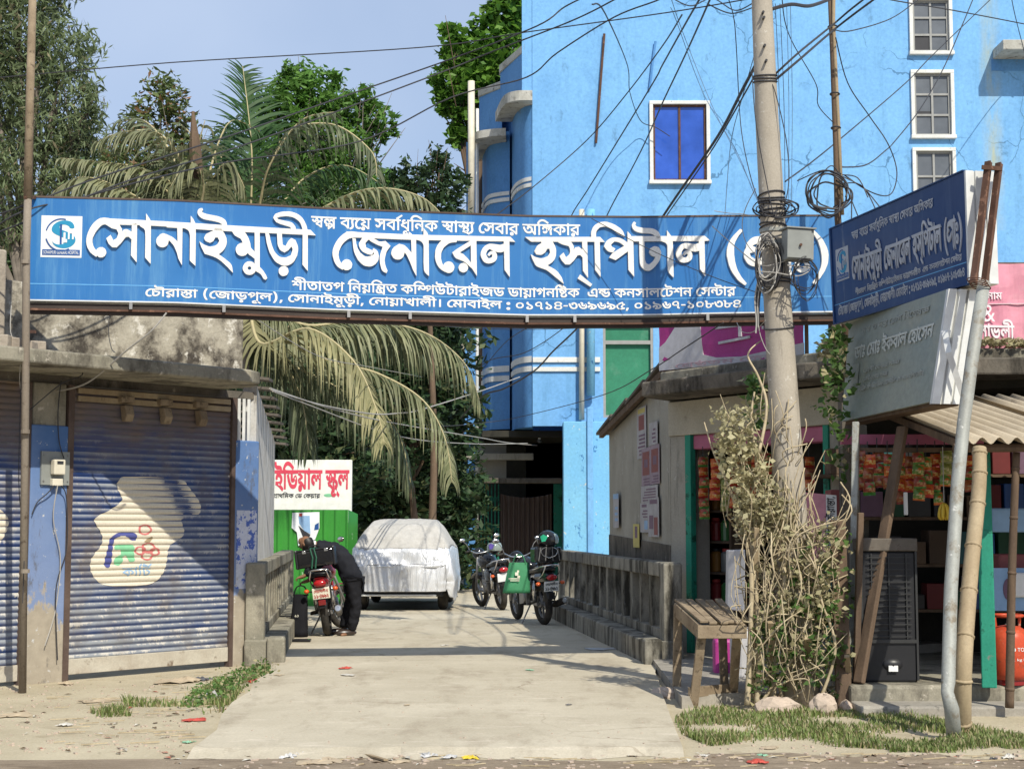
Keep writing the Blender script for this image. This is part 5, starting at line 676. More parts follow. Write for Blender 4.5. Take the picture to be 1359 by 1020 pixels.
def spx(x,y):
 u=hit(x);p=F(u,0);yy=p.y
 return(u,at(x,y,yy).z)
def crop8(pts):return[spx(100+x/6,620+y/6)for x,y in pts]
blob=crop8([(400,68),(860,85),(905,150),(1000,270),(1012,340),(985,385),(930,402),(848,405),(868,460),(885,520),(860,560),(790,600),(755,640),(748,760),(720,850),(640,935),(400,945),(240,940),(160,860),(137,770),(170,690),(225,630),(242,565),(215,500),(165,430),(175,395),(300,335),(385,270),(385,235),(350,180),(338,130),(365,85)])
def chaikin(p,n=2):
 for _ in range(n):
  q=[]
  for i in range(len(p)):
   a,b=p[i],p[(i+1)%len(p)]
   q+=[(a[0]*.75+b[0]*.25,a[1]*.75+b[1]*.25),(a[0]*.25+b[0]*.75,a[1]*.25+b[1]*.75)]
  p=q
 return p
paint_rows([chaikin(blob)],'painted_shape',M['shutpaint'],.0035)
M['inkblue']=plain('navy outline paint',(.07,.08,.25),.6);M['inkgreen']=plain('green paint',(.20,.50,.28),.6)
M['inkpink']=plain('red outline paint',(.52,.16,.15),.6);M['inksky']=plain('sky outline paint',(.25,.40,.58),.6)
paint_rows([chaikin(crop8([(250,760),(285,620),(290,570),(330,530),(400,510),(490,515),(510,545),(500,585),(470,585),(430,548),(370,545),(330,570),(318,620),(312,760),(290,800),(262,795)]),1)],'painted_letter',M['inkblue'],.006)
paint_rows([chaikin(crop8([(325,640),(345,612),(480,610),(490,640),(485,690),(500,740),(450,760),(430,700),(400,705),(400,750),(370,785),(330,770),(325,735),(360,705),(385,690),(385,650),(340,660)]),1)],'painted_letter',M['inkgreen'],.006)
def ringz(c,rr,w,sy=1.0):
 out=[]
 for R_ in(rr+w,rr-w):out.append([spx(100+(c[0]+R_*math.cos(t*math.pi/10))/6,620+(c[1]+sy*R_*math.sin(t*math.pi/10))/6)for t in range(20)])
 return out
for c,r_,sy in(((570,495),46,.8),((535,660),38,.8),((600,640),48,.8),((590,700),42,.8),((650,670),34,.8)):
 paint_rows(ringz(c,r_,8,sy),'painted_flower',M['inkpink'],.0064+.0004*random.random())
paint_rows([crop8([(560,590),(625,545),(635,565),(600,600)])],'painted_leaf',M['bamboo'],.0068)
pc,w_=line_pieces('kart',4)
P0=spx(166,762);P1=spx(203,750)
paint_rows([[(P0[0]+a*(P1[0]-P0[0])/w_,P0[1]-.02+b*.00055)for a,b in c]for q in pc for c in q],'painted_word',M['inksky'],.006,dz=.004)
paint_rows([chaikin([(uP0-.52+.30*math.cos(t)*(1+.2*math.sin(3*t)),1.50+.28*math.sin(t))for t in np.linspace(0,2*math.pi,14)[:-1]])],'painted_shape',M['shutpaint'],.0035,parent=sh2)
e0=.88;e1=[u for u in np.arange(0,3,.01)if F(u,0,.7).x/F(u,0,.7).y<(352-679.5)/FPX/CT][-1]
sl_plan=[F(-6,0,e0),F(e1-.35,0,e0),F(e1-.12,0,e0-.12),F(e1+.02,0,e0-.4),F(e1+.03,0,-.7),F(-6,0,-.7)]
mm=MB();mm.prism([(p.x,p.y)for p in sl_plan],3.06,3.20);mm.build('eave_slab',M['conc'],shop,bev=.02)
mm=MB();mm.hexa([F(-1.6,3.20,-.30),F(uR1+.05,3.20,-.30),F(uR1+.05,3.20,-.5),F(-1.6,3.20,-.5)],[F(-1.6,4.02,-.30),F(uR1+.05,4.02,-.30),F(uR1+.05,4.02,-.5),F(-1.6,4.02,-.5)])
mm.build('upper_wall',M['oldwall'],shop,bev=.02)
mm=MB();mm.hexa([F(-6,3.20,-.2),F(-.66,3.20,-.2),F(-.66,3.20,-.6),F(-6,3.20,-.6)],[F(-6,4.30,-.2),F(-.66,4.30,-.2),F(-.66,4.30,-.6),F(-6,4.30,-.6)])
mm.build('block_wall',M['blockwall'],shop,bev=.02)
rr=random.Random(4)
for k in range(7):
 mm=MB();mm.box(F(-1.7+.15*k,3.20+.03+rr.uniform(0,.02),.60+rr.uniform(-.1,.1)),(.15+rr.uniform(-.04,.05),.18,.10+rr.uniform(-.02,.05)),rz=rr.uniform(-.3,1.2))
 mm.build('loose_brick',M['blockwall'],shop,bev=.012)
C1=F(uR1,0,0)
k2=(366-679.5)/FPX/CT;yS=None
LD=V(-.10,1,0).normalized()
tS=(k2*C1.y-C1.x)/(LD.x-k2*LD.y);S1=C1+LD*tS;SN=V(-1,0,0)
mm=MB();mm.hexa([C1+V(.0,0,0),S1,S1+SN*.15,C1+SN*.15],[C1+V(0,0,3.13),S1+V(0,0,2.72),S1+SN*.15+V(0,0,2.72),C1+SN*.15+V(0,0,3.13)])
mm.build('side_wall',M['sidewall'],shop)
mm=MB()
for k in range(9):
 t=k/8;a=C1+LD*(tS*(t*1.06))+V(0.16,0,3.20-.50*t);mm.bar(a+SN*1.0+V(0,0,.1),a+V(0,0,0),.30,.03)
mm.build('tin_awning',M['darktin'],shop)
mm=MB();bx0=spx(52,643);bx1=spx(89,600)
mb0=F((bx0[0]+bx1[0])/2,bx0[1],.05)
mt=thing('electricity_meter',mb0,'grey electricity meter board with cream meter on the blue pier','electricity meter')
cu=(bx0[0]+bx1[0])/2;cz=(bx0[1]+bx1[1])/2
MB().box(F(cu,cz,.066),(bx1[0]-bx0[0],.025,bx1[1]-bx0[1]),ax=(FU,FN,V(0,0,1))).build('backboard',M['signgrey'],mt)
mm=MB();mm.box(F(cu,cz+.01,.12),(.13,.07,.15),ax=(FU,FN,V(0,0,1)));mb_=mm.build('meter_case',M['cream'],mt,bev=.01)
MB().box(F(cu,cz+.055,.158),(.07,.006,.028),ax=(FU,FN,V(0,0,1))).build('display',M['ink'],mb_)
MB().box(F(cu,cz-.14,.10),(.12,.05,.07),ax=(FU,FN,V(0,0,1))).build('terminal_cover',M['cream'],mt,bev=.006)
for du in(-.14,.14):
 for dz_ in(-.13,.13):MB().lathe(F(cu+du,cz+dz_,.079),[(.008,0),(.008,.006)],8,FN).build('screw',M['steel'],mt)
for k,pts in enumerate(([(-.04,-.17,.12),(-.10,-.25,.10),(-.2,-.34,.08),(-.26,-.46,.08)],[(0,-.17,.12),(-.02,-.5,.09),(.08,-.9,.08),(.04,-1.4,.08),(-.08,-1.75,.09)],[(.04,-.17,.12),(.12,-.3,.10),(.15,-.8,.08),(.04,-1.2,.08),(.07,-1.9,.09)])):
 MB().tube(curve([F(cu+a,cz+b,c)for a,b,c in pts]),.006,6).build('meter_lead',M['cable' if k!=1 else 'cable_grey'],mt)
MB().tube(curve([F(cu+.03,3.0,.09),F(cu+.01,2.7,.08),F(cu+.03,2.4,.08),F(cu+.08,cz+.1,.1)]),.006,6).build('meter_lead',M['cable'],mt)
def parapet(P0,P1,inner,lab,top=1.14,th=.16,mat=M['conc'],n=14):
 P0=V(*P0,0);P1=V(*P1,0);d=P1-P0;L=d.length;d.normalize();nn=V(d.y,-d.x,0)*inner
 r=thing('bridge_parapet',P0,lab,'bridge parapet','concrete parapets of the little bridge')
 ax=(d,nn,V(0,0,1));c=lambda t,off,z:P0+d*t+nn*off+V(0,0,z)
 MB().box(c(L/2,.10,.14),(L+.1,.42,.30),ax=ax).build('kerb_plinth',mat,r,bev=.02)
 MB().box(c(L/2,0,.345),(L,th,.11),ax=ax).build('bottom_rail',mat,r,bev=.012)
 MB().box(c(L/2,0,top-.08),(L,th+.03,.16),ax=ax).build('top_rail',mat,r,bev=.015)
 MB().box(c(.12,0,top/2-.002),(.26,th+.05,top-.004),ax=ax).build('end_post',mat,r,bev=.02)
 MB().box(c(L-.1,0,top/2-.002),(.24,th+.05,top-.004),ax=ax).build('end_post',mat,r,bev=.02)
 MB().box(c(.02,.24,.16),(.26,.20,.32),ax=ax).build('kerb_block',mat,r,bev=.03)
 for i in range(n):
  t=.42+(L-.84)*i/(n-1)
  MB().box(c(t,0,.69),(.15,th*.72,.60),ax=ax).build('baluster',mat,r,bev=.012)
 return r
parapet((-2.86,17.75),(-3.78,26.8),1,'sunlit concrete bridge parapet beside the parked red motorcycle and blue shutters')
parapet((1.77,17.55),(.88,26.8),-1,'dark stained concrete bridge parapet in front of the poster covered wall',mat=M['conc_rail'])
BY=37.0
bld=thing('blue_building',(6,BY,0),'tall sky blue rendered hospital building with curved corner bays','building')
def bx(x):return at(x,600,BY).x
def bz(y):return at(680,y,BY).z
def bbox(name,x0,x1,z0,z1,y0,y1,mat,parent=bld,bev=0,label=None):
 return MB().box(((x0+x1)/2,(y0+y1)/2,(z0+z1)/2),(x1-x0,y1-y0,z1-z0)).build(name,mat,parent,label,bev)
zc=bz(565)
wins=[(870,942,138,238)];cols=[]
def wall_with_holes(x0,x1,z0,z1,holes,y0,y1,mat,name='front_wall'):
 mm=MB();hs=sorted(holes);xs=x0
 for a,b,c,d in hs:
  if a>xs:mm.box(((xs+a)/2,(y0+y1)/2,(z0+z1)/2),(a-xs,y1-y0,z1-z0))
  zz=z0
  for(c_,d_)in sorted([(h[2],h[3])for h in hs if h[0]==a]):
   mm.box(((a+b)/2,(y0+y1)/2,(zz+c_)/2),(b-a,y1-y0,c_-zz));zz=d_
  mm.box(((a+b)/2,(y0+y1)/2,(zz+z1)/2),(b-a,y1-y0,z1-zz));xs=b
  hs=hs
 mm.box(((xs+x1)/2,(y0+y1)/2,(z0+z1)/2),(x1-xs,y1-y0,z1-z0))
 return mm.build(name,mat,bld)
W1=(bx(870),bx(942),bz(240),bz(139))
rcols=[(bx(1224),bx(1273),bz(69),bz(1)),(bx(1224),bx(1273),bz(180),bz(98)),(bx(1224),bx(1273),bz(300),bz(201))]
GW=(bx(801),bx(868),bz(554),bz(428))
mmw=MB()
def wbox(x0,x1,z0,z1):mmw.box(((x0+x1)/2,BY+.125,(z0+z1)/2),(x1-x0,.25,z1-z0))
XR=15.5;ZT=15.2
wbox(bx(707),GW[0],zc,ZT)
wbox(GW[0],GW[1],GW[3],ZT);wbox(GW[0],GW[1],0,GW[2])
wbox(GW[1],W1[0],0,ZT)if GW[1]<W1[0]else None
wbox(W1[0],W1[1],0,W1[2]);wbox(W1[0],W1[1],W1[3],ZT)
wbox(W1[1],rcols[0][0],0,ZT)
zz=0
for a,b,c,d in rcols[::-1]:wbox(a,b,zz,c);zz=d
wbox(rcols[0][0],rcols[0][1],zz,ZT)
wbox(rcols[0][1],XR,0,ZT)
mmw.build('front_wall',M['bluewall'],bld)
bbox('side_return',bx(693),bx(707),bz(122),ZT,BY+.02,BY+.22,M['bluewall'])
bbox('rear_mass',bx(700),XR,0,ZT-.3,BY+4.0,BY+12,M['shadeblue'])
bbox('right_return',XR-.24,XR-.001,0,ZT-.01,BY+.251,BY+3.99,M['bluewall'])
def window(x0,x1,z0,z1,glass,nx,rows,lab=None,frame=M['whitetrim'],mull=M['rust'],fw=.085):
 y=BY
 wd=MB()
 wd.box(((x0+x1)/2,y-.0,z1+fw/2),(x1-x0+2*fw,.14,fw));wd.box(((x0+x1)/2,y-.02,z0-fw/2),(x1-x0+2*fw+.04,.18,fw))
 wd.box((x0-fw/2,y-.0,(z0+z1)/2),(fw,.138,z1-z0));wd.box((x1+fw/2,y-.0,(z0+z1)/2),(fw,.138,z1-z0))
 W=wd.build('window',frame,bld,lab,bev=.008)
 mu=MB();t=.05
 for i in range(nx+1):mu.box((x0+(x1-x0)*i/nx+(t/2 if i==0 else-t/2 if i==nx else 0),y+.03,(z0+z1)/2),(t,.05,z1-z0))
 for j in range(rows+1):mu.box(((x0+x1)/2,y+.031,z0+(z1-z0)*j/rows+(t/2 if j==0 else-t/2 if j==rows else 0)),(x1-x0,.044,t))
 mu.build('sash',mull,W)
 MB().box(((x0+x1)/2,y+.045,(z0+z1)/2),(x1-x0,.008,z1-z0)).build('pane',glass,W)
 return W
window(*W1,M['blueglass'],2,1,'cobalt blue sliding window')
M['sash']=plain('grey sash bars',(.28,.28,.27),.6)
for k,r_ in enumerate(rcols):
 W_=window(*r_,M['greyglass'],2,3,mull=M['sash'])
 gm_=MB()
 for j in range(9):zz_=r_[2]+(r_[3]-r_[2])*(j+.5)/9;gm_.bar((r_[0],BY+.10,zz_),(r_[1],BY+.10,zz_),.015)
 gm_.build('security_bars',M['sash'],W_)
MB().box((rcols[0][0]+.24,BY+.038,rcols[0][2]+.24),(.36,.004,.36)).build('missing_pane',M['ink'],bld)
mm=MB();x0_,z0_=rcols[1][0]+.04,rcols[1][2]+.50
mm.prism([(0,0)]*0+[(x0_,BY+.036),(x0_+.36,BY+.036),(x0_+.36,BY+.040),(x0_,BY+.040)],z0_-.02,z0_+.10);mm.build('missing_pane',M['ink'],bld)
wd=MB();a,b,c,d=GW
wd.box((a+.03,BY+.06,(c+d)/2),(.06,.1,d-c));wd.box((b-.03,BY+.06,(c+d)/2),(.06,.1,d-c));wd.box(((a+b)/2,BY+.06,c+.03),(b-a-.12,.1,.06));wd.box(((a+b)/2,BY+.055,bz(454)),(b-a-.12,.08,.09));wd.box(((a+b)/2,BY+.06,d-.03),(b-a-.12,.1,.06))
Wg=wd.build('window',M['sash'],bld,'window closed with dusty green panels')
MB().box(((a+b)/2,BY+.12,(c+d)/2),(b-a-.1,.03,d-c-.02)).build('green_panel',M['panelgreen'],Wg)
for y0,y1 in((474,481),(487,493)):
 bbox('white_band',bx(707),bx(797),bz(y1),bz(y0),BY-.05,BY-.001,M['whitetrim'],bev=.01)
def bay(px,z0,z1,mat,name,off=0.0,close=True):
 """px: list of (photo column, depth) along the curve, front corner first"""
 pts=[V(at(x,600,Y).x,Y,0)for x,Y in px];P=curve(pts,5)
 back=[V(P[-1].x+.3,P[-1].y+.0,0),V(P[0].x,P[-1].y,0)]
 if off:
  Q=[]
  for i,p in enumerate(P):
   t=(P[min(i+1,len(P)-1)]-P[max(i-1,0)]).normalized();Q.append(p+V(-abs(t.y),-abs(t.x),0)*off)
  P=Q
 m_=MB();m_.prism([(p.x,p.y)for p in P+back[:1]*0+[V(P[0].x+.05,P[-1].y+.05,0)]],z0,z1)
 return m_.build(name,mat,bld,smooth=False)
bA=[(706.8,37.02),(695,37.25),(684,37.9),(677,39.2)]
bB=[(676.5,38.6),(662,38.75),(648,39.1),(640,40.2)]
def bzY(y,Y):return at(680,y,Y).z
bay(bA,zc-.02,bzY(128,37.3),M['shadeblue'],'curved_bay');bay(bB,bzY(570,38.9),bzY(178,38.9),M['shadeblue'],'curved_bay')
for y0,y1 in((474,482),(487,494),(238,243),(246,251)):
 bay(bA,bzY(y1,37.3),bzY(y0,37.3),M['whitetrim'],'white_band',.03)
 bay(bB,bzY(y1+18 if y0<300 else y1+12,38.8),bzY(y0+18 if y0<300 else y0+12,38.8),M['whitetrim'],'white_band',.03)
bS=[(707,36.6),(684,36.65),(668,37.1),(657,38.6)]
bay(bS,bzY(139,37.0),bzY(126,37.0),M['coping'],'bay_slab')
bS2=[(671,38.0),(650,38.1),(626,38.6),(621,40.5)]
bay(bS2,bzY(184,38.3),bzY(174,38.3),M['coping'],'bay_slab')
def rake(x0,Ya,x1,Yb,yb,y0,y1,mat,name,th=.0,cop=False):
 a0=at(x0,yb,Ya);b0=at(x1,yb,Yb);a1=at(x0,y0,Ya);b1=at(x1,y1,Yb);dz_=V(0,.25,0)
 m_=MB();m_.hexa([V(a0.x,Ya,a0.z),V(b0.x,Yb,b0.z),V(b0.x+.02,Yb+.3,b0.z),V(a0.x+.02,Ya+.3,a0.z)],[V(a0.x,Ya,a1.z),V(b0.x,Yb,b1.z),V(b0.x+.02,Yb+.3,b1.z),V(a0.x+.02,Ya+.3,a1.z)])
 o=m_.build(name,mat,bld)
 if cop:
  m_=MB();m_.hexa([V(a0.x-.03,Ya-.05,a1.z),V(b0.x,Yb-.05,b1.z),V(b0.x,Yb+.33,b1.z),V(a0.x-.03,Ya+.33,a1.z)],[V(a0.x-.03,Ya-.05,a1.z+.19),V(b0.x,Yb-.05,b1.z+.19),V(b0.x,Yb+.33,b1.z+.19),V(a0.x-.03,Ya+.33,a1.z+.19)])
  m_.build('coping',M['coping'],bld,bev=.02)
rake(664,38.9,696,37.05,140,97,68,M['shadeblue'],'stair_wall',cop=True)
rake(636,40.2,666,38.9,185,129,117,M['shadeblue'],'stair_wall',cop=True)
rake(640,40.4,708,38.0,300,140,140,M['shadeblue'],'inner_wall')
bbox('corner_column',at(618,600,39.5).x,at(631,600,39.5).x,0,bzY(190,39.5),39.4,39.75,M['shadeblue'])
for x,y0,y1,r_ in((625.5,108,192,.085),(614,278,430,.05)):
 MB().tube([at(x,y1+100,38.3),at(x,y0,38.3)],r_,10).build('vent_pipe',M['cream'],bld,smooth=True)
MB().tube([at(634,150,39.2)+V(0,-.4,0),at(633,780,38.8)],.04,8).build('downpipe',M['whitetrim'],bld,smooth=True)
MB().tube([at(617.5,430,38.9),at(617.5,780,38.9)],.04,8).build('downpipe',M['shadeblue'],bld,smooth=True)
for x,r_,mt_,y0,y1 in((772,.065,'pilaster',428,557),(784,.10,'pilaster',428,525)):
 MB().tube([at(x,y1,BY-.15),at(x,y0-150,BY-.15)],r_,10).build('wall_pipe',M['cream']if x==772 else M['pilaster'],bld,smooth=True)
MB().tube(curve([at(802,45,BY-.06),at(801,58,BY-.06),at(797,110,BY-.06),at(791,190,BY-.05)]),.03,6).build('conduit',M['rust'],bld)
MB().tube(curve([at(870,55,BY-.06),at(866,85,BY-.06),at(862,118,BY-.05)]),.03,6).build('conduit',M['shadeblue'],bld)
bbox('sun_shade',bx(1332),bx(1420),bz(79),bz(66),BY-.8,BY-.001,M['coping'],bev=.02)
bbox('blue_strip',bx(1330),bx(1420),bz(94),bz(79)-.002,BY-.02,BY+.01,M['shadeblue'])  # dark blue strip set proud of the wall right below the ledge
PY=36.35
def pb(name,x0,x1,y0,y1,Y,d,mat,parent=bld,bev=0):
 a_=at(x0,y1,Y);b_=at(x1,y0,Y)
 return MB().box(((a_.x+b_.x)/2,Y+d/2,(a_.z+b_.z)/2),(b_.x-a_.x,d,b_.z-a_.z)).build(name,mat,parent,None,bev)
pb('pilaster',748,780,559,786,PY,.6,M['pilaster'],bev=.02)
pb('pilaster',787,822,559,786,PY+.12,.5,M['pilaster'],bev=.02)
pb('pilaster',780,787,540,786,PY-.06,.3,M['bluewall'],bev=.02)
zf=0
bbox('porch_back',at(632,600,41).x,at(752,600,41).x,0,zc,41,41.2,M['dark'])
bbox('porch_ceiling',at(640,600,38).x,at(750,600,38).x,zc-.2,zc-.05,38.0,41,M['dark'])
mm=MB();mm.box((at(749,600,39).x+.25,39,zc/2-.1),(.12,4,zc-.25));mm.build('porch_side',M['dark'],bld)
pb('half_wall',634,672,590,637,39.0,.15,M['plaster'])
pb('porch_beam',614,708,601,610,38.6,.3,M['plaster'],bev=.02)
pb('porch_beam',614,746,634,641,38.55,.3,M['conc_dark'],bev=.02)
pb('tile_dado',632,650,736,780,38.9,.12,M['whitetrim'])
gt=MB()
for i in range(7):
 x_=634+i*4.6;a_=at(x_,642,39.6);b_=at(x_,783,39.6);gt.bar(a_,b_,.03)
 if i<6:
  c_=at(x_+4.6,642,39.6)
  for z_ in(.7,1.5,2.2):gt.bar(V(a_.x,39.58,z_-.12),V(c_.x,39.58,z_+.12),.012);gt.bar(V(a_.x,39.58,z_+.12),V(c_.x,39.58,z_-.12),.012)
gt.build('folding_gate',M['greenpaint'],bld)
ct=MB();n_=60
for i in range(n_+1):
 x_=at(664+68*i/n_,660,39.9).x;y_=39.95+.05*math.sin(i*1.1)+.02*math.sin(i*.37)
 top=at(680,655+5*math.sin(i/n_*math.pi),39.9).z
 for z_ in(top,1.2,.12):ct.v.append((x_,y_,z_))
for i in range(n_):
 for j in range(2):a_=i*3+j;ct.f.append((a_,a_+3,a_+4,a_+1))
M['curtain']=surf('brown striped curtain',(.17,.12,.105),(.22,.17,.15),3,stretch=(5,5,.2),bump=.1,rough=.9)
ct.build('curtain',M['curtain'],bld)
pb('door_frame',735,746,642,784,39.55,.12,M['greenpaint'])
lb=at(716,585,38.4);
lamp=thing('light_bulb',lb,'unlit bulb holder hanging from a wire in the blue building porch','light bulb')
MB().tube([lb+V(0,0,.28),lb+V(0,0,.12)],.008,6).build('flex',M['cable'],lamp)
MB().lathe(lb+V(0,0,.04),[(.02,.09),(.035,.07),(.035,0)],10).build('holder',M['white'],lamp)
MB().ball(lb,.05).build('bulb',M['greyglass'],lamp,smooth=True)
SL,SR=14.9,16.0
qL0=at(37,397,SL);qL1=at(38,262,SL);qR0=at(1110.5,412.5,SR);qR1=at(1113,287,SR)
def sag(u):return-.078*float(np.interp(u,[0,.17,.36,.6,.74,.85,1],[0,.05,.65,1,.8,.4,0]))
SD=V(qR0.x-qL0.x,qR0.y-qL0.y,0).normalized();SNm=V(SD.y,-SD.x,0)
def SP(u,v,off=0.0,sg=1.0):
 b=qL0.lerp(qR0,u);t=qL1.lerp(qR1,u);b=V(b.x,b.y,b.z);p=b+(t-b)*v
 q=qL0.lerp(qR0,u);return V(q.x,q.y,p.z+sag(u)*sg)+SNm*off
ban=thing('overhead_sign',V((qL0.x+qR0.x)/2,(qL0.y+qR0.y)/2,qL0.z),'long blue banner sign with big white raised Bengali lettering spanning the lane entrance','overhead sign')
NS=40
def sign_body(u0,u1,v0,v1,off,th,mat,name,parent=ban):
 m_=MB()
 for i in range(NS+1):
  u=u0+(u1-u0)*i/NS
  m_.v+=[tuple(SP(u,v0,off)),tuple(SP(u,v1,off)),tuple(SP(u,v1,off-th)),tuple(SP(u,v0,off-th))]
 for i in range(NS):
  a=i*4
  for j in range(4):m_.f.append((a+j,a+(j+1)%4,a+4+(j+1)%4,a+4+j))
 m_.f+=[(0,1,2,3),(NS*4,NS*4+3,NS*4+2,NS*4+1)]
 return m_.build(name,mat,parent)
pan=sign_body(0,1,0,1,0,.14,M['signblue'],'panel')
sign_body(-.001,1.001,1.0005,1.018,.006,.16,M['brownrail'],'frame_rail')
sign_body(-.001,1.001,-.014,-.0005,.006,.16,M['alu'],'frame_rail')
sign_body(1.0002,1.0028,-.012,1.018,.006,.15,M['alu'],'frame_rail')
sign_body(0,1,.150,.157,.002,.0015,M['stripe'],'stripe')
sign_body(.002,1.0,-.135,-.03,-.03,.06,M['darkrail'],'truss_beam')
sign_body(.002,1.0,-.105,-.085,-.0,.015,M['rust'],'truss_rod')
for u in(.12,.23,.38,.455,.6,.66,.83,.93):
 MB().bar(SP(u,-.015,.01),SP(u,-.085,.015),.03).build('truss_tie',M['steel'],ban)
hm=MB();add_pieces(hm,HEAD,lambda x,y:SP(x/9999,y/1500,0,0),SNm,.028);hm.build('headline',M['letter'],ban)
for key,u0,u1,vb,vt in(('motto',.3336,.667,.815,.922),('service',.311,.867,.175,.262),('addr',.136,.875,.050,.125)):
 m_=MB();put_line(m_,key,lambda x,y:SP(x,y),u0,u1,vb,vt,SNm,.003,9);m_.build('text_line',M['letter'],ban)
def logo(f,nrm,parent,u0,u1,v0,v1,white,ring=True):
 fx=lambda x,y:f(u0+(u1-u0)*x,v0+(v1-v0)*y)
 m_=MB();add_pieces(m_,[[[(0,0),(1,0),(1,1),(0,1)]]],fx,nrm,.003);lg=m_.build('logo',white,parent)
 def disc(cx,cy,r,a0=0,a1=360,r2=0):
  n=24;o=[(cx+r*math.cos(R(a0+(a1-a0)*i/n)),cy+r*math.sin(R(a0+(a1-a0)*i/n)))for i in range(n+(0 if a1-a0==360 else 1))]
  if r2:o+=[(cx+r2*math.cos(R(a1-(a1-a0)*i/n)),cy+r2*math.sin(R(a1-(a1-a0)*i/n)))for i in range(n+1)]
  return[o]
 t=MB();tp=[[chaikin([(.80,.80),(.72,.88),(.50,.90),(.30,.80),(.24,.66),(.32,.56),(.55,.48),(.62,.42),(.58,.34),(.45,.30),(.30,.34),(.27,.42),(.30,.30),(.45,.22),(.66,.22),(.82,.32),(.86,.46),(.76,.58),(.60,.63),(.46,.68),(.44,.76),(.55,.80),(.68,.76),(.70,.70),(.82,.70)])]]
 add_pieces(t,tp,fx,nrm,.0050);t.build('letter',M['teal'],lg)
 t=MB();add_pieces(t,[disc(.5,.54,.40,75,165,.37),disc(.5,.54,.40,195,300,.365),[[(.46,.32),(.51,.32),(.51,.80),(.46,.80)]]],fx,nrm,.0070);t.build('ring',M['navy'],lg)
 t=MB();add_pieces(t,[[[(.55,.36),(.64,.36),(.64,.44),(.60,.44),(.60,.60),(.55,.60)]],[[(.66,.44),(.70,.44),(.70,.58),(.76,.58),(.76,.44),(.80,.44),(.80,.62),(.66,.62)]]],fx,nrm,.0090);t.build('letter',white,lg)
 t=MB();add_pieces(t,[[[(.04,.05),(.96,.05),(.96,.19),(.04,.19)]]],fx,nrm,.0050);t.build('name_strip',M['navy'],lg)
 t=MB();latin(t,'SONAIMURI GENERAL HOSPITAL',fx,.07,.93,.08,.16,nrm,.0070);t.build('name_text',white,lg)
 return lg
logo(lambda x,y:SP(x,y),SNm,ban,.0132,.0608,.415,.825,M['white'])
gp=g(30,919)
pl=thing('sign_post',gp,'thin grey pipe post at the left end of the banner sign','post')
MB().tube([gp-V(0,0,.1),at(34,500,14.65),at(35,330,14.68),at(37,262,14.7)],.036,10).build('pipe',M['polegrey'],pl,smooth=True)
MB().tube([at(37,264,14.7),at(40,120,14.75),at(44,-30,14.8)],[.042,.040,.036],10).build('bamboo_extension',M['wood'],pl,smooth=True)
for y in(262,440):MB().bar(at(34,y,14.66),at(46,y,14.9),.03).build('clamp',M['rust'],pl)
for y in(350,575,760):MB().lathe(at(33.5,y,14.66),[(.041,0),(.041,.035)],10).build('collar',M['polegrey'],pl)
aL,aR=14.9,12.9
wL0=at(1109,429,aL);wL1=at(1103,304,aL);wR0=at(1284,376,aR);wR1=at(1279,227,aR)
def board(name,pts,label,cat,face,thick,side,lean=0):
 """pts: bottom-left, top-left, bottom-right, top-right of the face"""
 bl,tl,br,tr_=pts;ex=(br-bl).normalized();nn=ex.cross((tl-bl)).normalized()
 if nn.y>0:nn=-nn
 t=thing(name,(bl+br)/2,label,cat)
 f=lambda u,v:bl.lerp(br,u).lerp(tl.lerp(tr_,u),v)
 m_=MB();n_=8;m_.quad(f(0,0),f(1,0),f(1,1),f(0,1));b_=-nn*.03
 m_=MB();m_.hexa([f(0,0),f(1,0),f(1,0)+b_,f(0,0)+b_],[f(0,1),f(1,1),f(1,1)+b_,f(0,1)+b_]);m_.build('face',face,t)
 return t,f,nn,ex
as1,fA,nA,exA=board('angled_sign',(wL0,wL1,wR0,wR1),'dark blue hospital sign box set at an angle above the bleached grey sign','sign',M['signdark'],.26,None)
bk=V(.27,.06,0)
def cheek(f,t,u,name,mat,segs,v0=0,v1=1,d=bk,ridge=.02):
 """the folded sheet end of a sign box, facing the street"""
 m_=MB();a0=f(u,v0);a1=f(u,v1);n_=len(segs)
 for k,(s,h)in enumerate(segs):
  o=d*s+V(0,-h,0);m_.v+=[tuple(a0+o+V(0,0,0)),tuple(a1+o)]
 for k in range(n_-1):a=2*k;m_.f.append((a,a+2,a+3,a+1))
 return m_.build(name,mat,t)
segs=[(0,.0),(.02,.03),(.27,.03),(.29,.012),(.32,.012),(.34,.03),(.62,.03),(.64,.012),(.67,.012),(.69,.03),(.98,.03),(1,0)]
cheek(fA,as1,1.001,'end_panel',M['alu'],segs,0,1)
b3=V(.27,.06,0)
m_=MB();m_.hexa([fA(0,0)+nA*-.04,fA(1,0)+nA*-.04,fA(1,0)+b3,fA(0,0)+V(.2,.15,0)],[fA(0,1)+nA*-.04,fA(1,1)+nA*-.04,fA(1,1)+b3,fA(0,1)+V(.2,.15,0)]);m_.build('box',M['alu'],as1)
for u0,u1,v0,v1 in((-.012,0,-.01,1.01),(0,1,-.012,0),(0,1,1,1.012)):
 m_=MB();m_.hexa([fA(u0,v0)+nA*.012,fA(u1,v0)+nA*.012,fA(u1,v0)-nA*.03,fA(u0,v0)-nA*.03],[fA(u0,v1)+nA*.012,fA(u1,v1)+nA*.012,fA(u1,v1)-nA*.03,fA(u0,v1)-nA*.03]);m_.build('edge_strip',M['signdark'],as1)
hm=MB()
add_pieces(hm,HEAD,lambda x,y:(lambda u,v:fA(.165+(u-.066)/(.985-.066)*(.975-.165),.36+(v-.38)*0.60))(x/9999,(y/1500)-sag(x/9999)/.96),nA,.010)
hm.build('headline',M['sidelet'],as1)
